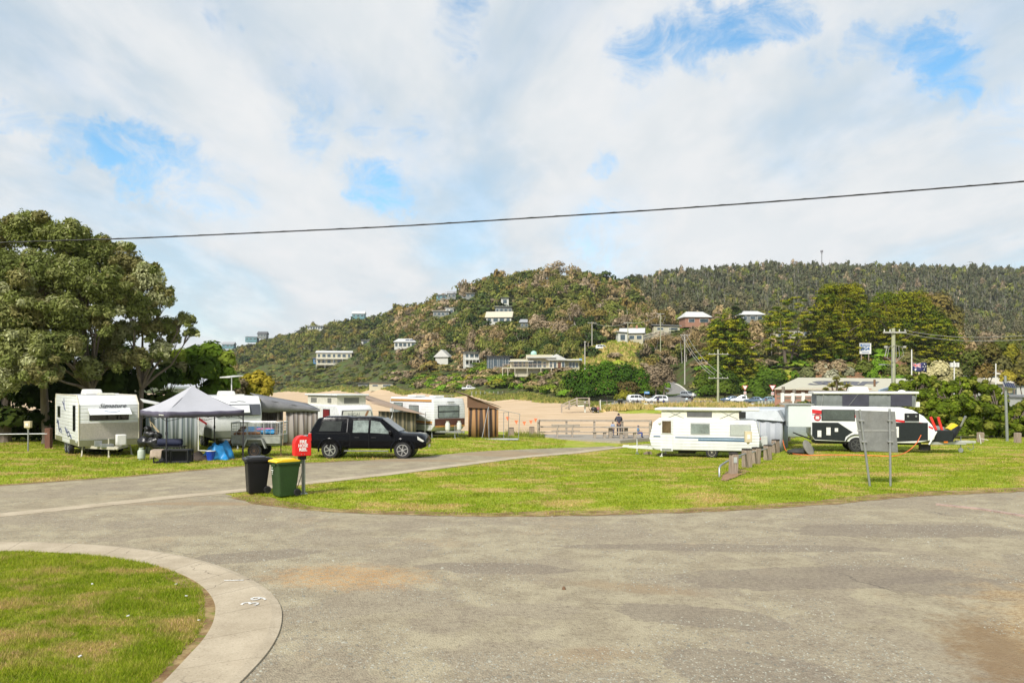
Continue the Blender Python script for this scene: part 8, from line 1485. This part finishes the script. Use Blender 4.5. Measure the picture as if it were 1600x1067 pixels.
# ---- poles, wires, flag, tall things
PG_ = M_wood('power_pole_green', (.27, .28, .17), (.38, .38, .27), (6, 6, .4), (.12, .12, .08)); CERA = M('insulator', (.55, .55, .53), .3)
def power_pole(label, px, D, top, bot=None, arm=1.1, r0=.16, arms=(.35,), mat=PG_, lamp=False, tilt=0, clutter=False):
    x = XP(px, D); gzv = G(x, D); zt_ = ZP(top, D)-gzv; t = thing('power_pole', label, 'power pole', (x, D, gzv), R(tilt)); MB().cyl((0, 0, -.4), (0, 0, zt_), r0*1.15, r0*.85, 14).build('pole', mat, t, 0, 40)
    for a in arms:
        b = MB(); b.box((0, -r0-.05, zt_-a), (arm*2, .1, .13)); o = b.build('crossarm', M('crossarm_grey', (.34, .33, .30), .8), t)
        b = MB(); [b.cyl((s*arm*.9, -r0-.05, zt_-a+.06), (s*arm*.9, -r0-.05, zt_-a+.26), .05, .03, 8) for s in (-1, -.45, .45, 1)]; b.build('insulator', CERA, o)
    if lamp: b = MB(); z = ZP(570, D)-gzv; b.tube([(0, -.1, z-.2), (-.5, -.2, z), (-.95, -.2, z+.02)], .03, 6); b.box((-1.05, -.2, z+.02), (.45, .16, .10)); b.build('street_lamp', GALV, t)
    if clutter:
        b = MB(); rr = random.Random(9); z = zt_-1.9
        for q in range(7): a = rr.uniform(-1, 1); b.tube([(0, -.2, z+.5), (a*.7, -.3, z+.5-abs(a)*.2), (a*.9, -.3, z-.3*rr.random()-.3), (a*.15, -.2, z-.9)], .018, 4)
        for s in (-.75, .8): b.box((s, -.25, z+.35), (.22, .15, .18))
        b.build('cable_loops', MC['crossarm_grey'], t); MB().cyl((-.17, -.1, 1.5), (-.17, -.1, zt_-1.8), .03).build('conduit', GALV, t)
    return (x, D, ZP(top, D)-.3)
q1 = power_pole('nearest tall green grey power pole behind the club with lamp and cable loops', 1396, 66, 513, arm=.95, lamp=True, clutter=True, r0=.17)
q2 = power_pole('power pole with two crossarms standing over the bright green trees', 1122, 150, 546, arm=1.9, arms=(.9, 5.4), r0=.2)
q3 = power_pole('leaning pole with crossarm on the slope right of the spur', 1070, 230, 522, arm=1.4, mat=M_wood('pole_pale', (.35, .33, .29), (.5, .47, .42), (6, 6, .4))); q4 = power_pole('tall green pole behind the bungalow on the spur', 1032, 275, 489, arm=1.3); q5 = power_pole('pole directly above the spur bungalow roof', 981, 282, 503, arm=1.5)
q6 = power_pole('grey pole at the left top of the grassy spur', 925, 292, 503, arm=1.6, mat=MC['pole_pale']); q7 = power_pole('short pole on the near edge of the grassy spur', 914, 238, 533, arm=.3, mat=MC['pole_pale'])
for (px, D, a, lb) in ((621, 620, 502, 'far pale pole on the upper slope, left one of a pair'), (632, 610, 503, 'far pale pole on the upper slope, right one of a pair'), (565, 625, 543, 'pale pole below the small white boxy house')): power_pole(lb, px, D, a, arm=.5, r0=.3, mat=MC['pole_pale'])
WIRE = M('cable_black', (.02, .02, .022), .6); WIREP = M('cable_pale', (.30, .29, .25), .6)
def wire(label, p, q, sag, r_, mat=WIREP, group=None, n=24): 
    o = thing('overhead_wire', label, 'wire', (0, 0, 0), 0, group); p = Vector(p); q = Vector(q); MB().tube([p.lerp(q, i/n)-Vector((0, 0, sag*4*(i/n)*(1-i/n))) for i in range(n+1)], r_, 5).build('cable', mat, o, 0, 60)
pL = (XP(-900, 29), 29, ZP(398, 29)); pR = (XP(2500, 13.5), 13.5, ZP(212, 13.5)); 
o = thing('overhead_cable', 'thick black twisted cable crossing the whole sky', 'cable'); b = MB(); P = []
pix = [(-700, 398), (-300, 390), (0, 379), (200, 373), (620, 354), (1000, 330), (1240, 313), (1600, 284), (2000, 247), (2400, 205)]
for i in range(61):
    px = -700+3100*i/60; py = np.interp(px, [a for a, _ in pix], [c for _, c in pix]); D = 27-9*(px+700)/3100; P.append((XP(px, D), D, ZP(py, D)))
P = [tuple(np.mean([P[max(0, i-1)], P[i], P[min(60, i+1)]], axis=0)) for i in range(61)]
b.tube(P, .0195, 6); P2 = [(x, y-.02, z+.012*math.sin(i*1.9)) for i, (x, y, z) in enumerate(chaikin([np.array(p) for p in P]))]; b.tube(P2, .012, 5); b.build('cable', WIRE, o, 0, 60)
for k, (dz_, e) in enumerate(((.0, (1700, 512)), (-.25, (1700, 519)))): wire(['upper of the two pale wires running right from the nearest power pole', 'lower of the two pale wires running right from the nearest power pole'][k], (q1[0]+.8, q1[1]-.2, q1[2]+.15+dz_), (XP(e[0], 40), 40, ZP(e[1], 40)), .55, .018, group='wires from the nearest pole')
for k, s in enumerate((-1.4, -.7, .7)): wire('pale wire descending the spur from the grey pole to the two armed pole', (q3[0]+s*.8, q3[1], q3[2]), (q2[0]+s, q2[1], q2[2]-4.4), 1.2, .05, group='wires down the spur')
wire('dark wire from the armed pole toward the cypresses', (q2[0]+1.5, q2[1], q2[2]-.5), (XP(1300, 190), 190, ZP(570, 190)), 1.5, .05, WIRE); wire('pale wire between the spur poles', q6, q5, 1.2, .06); wire('pale wire linking the tall green pole and the bungalow pole', q5, q4, 1.2, .06)
D = 90; t = thing('flag_pole', 'white flag pole flying a blue ensign at half mast behind the bushes', 'flag pole', at(1424.5, D)); zf = lambda py: ZP(py, D)-t.location.z; MB().cyl((0, 0, 0), (0, 0, zf(546)), .09, .06, 10).build('pole', WPL, t, 0, 40)
MFl = M('flag_blue', (.012, .014, .085), .7, 0, .1, 2); dp = D/F; rows = []
def fl(u, v): x = .08+u*24*dp; return (x, .22*math.sin(u*7+v), zf(565)-v*12.5*dp-u*(3.5+2.2*v)*dp-.12*math.sin(u*6))
f = MB().sheet([[fl(i/14, j/6) for j in range(7)] for i in range(15)]).build('flag', MFl, t, 0, 60, solid=.02); b = MB(); bw = MB()
def ribbon(mb, a, c, w_, o=-.035):
    n_ = 8; rows = []
    for i in range(n_+1):
        u = a[0]+(c[0]-a[0])*i/n_; v = a[1]+(c[1]-a[1])*i/n_; L = math.hypot(c[0]-a[0], (c[1]-a[1])*.5)+1e-6; du, dv = -(c[1]-a[1])*.5/L*w_*.5, (c[0]-a[0])/L*w_; p = fl(max(0, u-du), max(0, min(1, v-dv))); q = fl(max(0, u+du), max(0, min(1, v+dv))); rows.append([(p[0], p[1]+o, p[2]), (q[0], q[1]+o, q[2])])
    mb.sheet(rows)
for a, c in (((0, 0), (.5, .5)), ((0, .5), (.5, 0)), ((.25, 0), (.25, .5)), ((0, .25), (.5, .25))): ribbon(bw, a, c, .075 if a[0] in (.25,) or a[1] == .25 else .05, -.03)
for a, c in (((.25, 0), (.25, .5)), ((0, .25), (.5, .25)), ((0, 0), (.5, .5)), ((0, .5), (.5, 0))): ribbon(b, a, c, .038 if a[0] in (.25,) or a[1] == .25 else .018, -.045)
for (u, v, s) in ((.25, .76, .19), (.72, .2, .09), (.62, .48, .08), (.84, .42, .08), (.73, .82, .09), (.78, .6, .05)):
    p = fl(u, v); pts_ = []
    for k in range(14): a = k*math.pi/7; r_ = s*(1 if k % 2 == 0 else .5)*1.0; pts_.append((p[0]+math.sin(a)*r_, p[2]+math.cos(a)*r_))
    bw.prism(pts_, p[1]-.05, p[1]-.03, 'y')
bw.build('flag_white', M('flag_white', (.7, .7, .7), .7), f); b.build('flag_red', M('flag_red', (.5, .02, .03), .7), f)
D = 218; t = thing('billboard', 'white billboard with dark blue lettering under the cypress row', 'billboard', at(1352, D)); zb_ = lambda py: ZP(py, D)-t.location.z; cxz = (zb_(536)+zb_(553))/2; MB().box((0, 0, cxz), (18*D/F, .2, 17*D/F)).build('panel', WPL, t); MB().box((-1, .2, zb_(553)/2-1), (.2, .2, zb_(553)+3)).box((1, .2, zb_(553)/2-1), (.2, .2, zb_(553)+3)).build('post', POSTW, t)
b = MB(); MB().box((-.1, -.13, zb_(539.2)), (15*D/F, .03, .62)).build('top_band', M('band_navy', (.02, .10, .28), .5), t); b.text('BIG4', 1.25, Matrix.Translation((-.05, -.13, zb_(545))) @ Matrix.Rotation(R(90), 4, 'X') @ Matrix.Diagonal((.92, 1.05, 1, 1)), 0, .015, bold=.04); b.text('BIG4', 1.25, Matrix.Translation((.0, -.13, zb_(545))) @ Matrix.Rotation(R(90), 4, 'X') @ Matrix.Diagonal((.92, 1.05, 1, 1)), 0, .012); b.build('lettering', MC['band_navy'], t)
MB().box((0, -.12, zb_(550.5)), (2.0, .02, .18)).build('small_line', MC['band_navy'], t); b = MB(); b.text('LORNE', .42, Matrix.Translation((-.1, -.155, zb_(539.2))) @ Matrix.Rotation(R(90), 4, 'X') @ Matrix.Diagonal((1.2, 1, 1, 1)), 0, .008) if False else [b.box((-.85+i*.36, -.155, zb_(539.2)), (.22, .015, .26)) for i in range(6)]; b.build('band_letters', WPL, t)
D = 860; t = thing('radio_mast', 'slim radio mast on the forested skyline', 'mast', at(1284, D, 4)); z = lambda py: ZP(py, D)-t.location.z; MB().cyl((0, 0, 0), (0, 0, z(392)), .55, .4, 8).build('mast', M('mast_grey', (.2, .2, .21), .6), t); b = MB(); [b.box((math.cos(a)*1.1, math.sin(a)*1.1, z(393)), (.6, .6, 2.4)) for a in (0, 1.57, 3.14, 4.71)]; b.box((0, 0, z(397)), (2.6, .3, .3)); b.build('antenna', MC['mast_grey'], t)
D = 54; t = thing('solar_pole', 'galvanised pole with a tilted solar panel in front of the right hand bushes', 'pole', at(1571, D)); z = lambda py: ZP(py, D)-t.location.z; MB().cyl((.12, 0, 0), (-.02, 0, z(587)), .095, .085, 12).build('pole', GALV, t, 0, 40); o = MB().box((.18, -.12, z(602)), (.78, .52, .05), 0, 0, R(10), R(48)).build('solar_frame', ALU, t); MB().box((.18, -.145, z(602)+.025), (.70, .45, .03), 0, 0, R(10), R(48)).build('solar_panel', M_bands('solar_cells', (.015, .02, .05), (.2, .22, .25), 0, .16, .12, .15, 0), o); MB().box((.32, .05, z(610)), (.28, .2, .3)).build('battery_box', CRM, t, .02)
D = 100; t = thing('lamp_mast', 'white pole with a cluster of small boxes right of the flag', 'mast', at(1491, D)); z = lambda py: ZP(py, D)-t.location.z; MB().cyl((0, 0, 0), (0, 0, z(564)), .07).build('pole', WPL, t); b = MB(); [b.box((s, 0, z(570)), (.25, .3, .55)) for s in (-.35, .05, .42)]; b.box((0, 0, z(572)), (.9, .1, .1)); b.build('flood_box', WPL, t)
t = thing('post', 'thin white pole among the trees at far right', 'pole', at(1556, 130)); MB().cyl((0, 0, 0), (0, 0, ZP(568, 130)-t.location.z), .09).build('pole', WPL, t)
t = thing('stubby_holder', 'tiny rust coloured cone on the asphalt', 'litter', (*PG(881, 922), .016)); MB().lathe([(.03, 0), (.025, .03), (.01, .045)], (0, 0, 0), 8).build('cone', RUST, t)
for k, (px, py) in enumerate(((291, 940), (311, 979), (275, 921), (200, 972), (125, 1037), (144, 921), (1143, 765), (663, 706))):
    p = PG(px, py); t = thing('litter_scrap', 'small white scrap lying in the grass', 'litter', (p[0], p[1], G(*p)+(.085 if px < 400 else .04)), k, 'white scraps in the grass'); MB().box((0, 0, .005), (.035, .025, .01), 0, .3, .2).build('scrap', WPL, t)
# wooden lattice fence on the spur crest
t = thing('fence', 'pale lattice fence along the crest of the grassy spur', 'fence', (XP(1015, 278), 278, ZP(531, 278))); b = MB()
for k in range(22): u = k/21; x = -2.2+u*9.5; zz_ = u*2.6; b.box((x, 0, zz_+.7), (.1, .06, 2.2)); 
b.bar((-2.2, 0, .5), (7.3, 0, 3.2), .08); b.bar((-2.2, 0, 1.5), (7.3, 0, 4.2), .08); b.build('panel', M('lattice_pale', (.5, .48, .42), .8), t)
# ================================================================ sea air between here and the hills
o = MB().box((0, 2690, 80), (10400, 6720, 176)).build('haze', MROAD); m, nt, ou = new_mat('haze_air')
pv = nd(nt, 'ShaderNodeVolumePrincipled', None, Density=.00007, Color=(.92, .95, 1)); nt.links.new(pv.outputs[0], ou.inputs['Volume']); o.data.materials[0] = m; tag(o, kind='stuff'); SC.cycles.volume_bounces = 0
_z = max(float(np.max(Z)), 1); print('terrain', float(np.min(Z)), _z, gx.min(), gx.max(), gy.min(), gy.max())
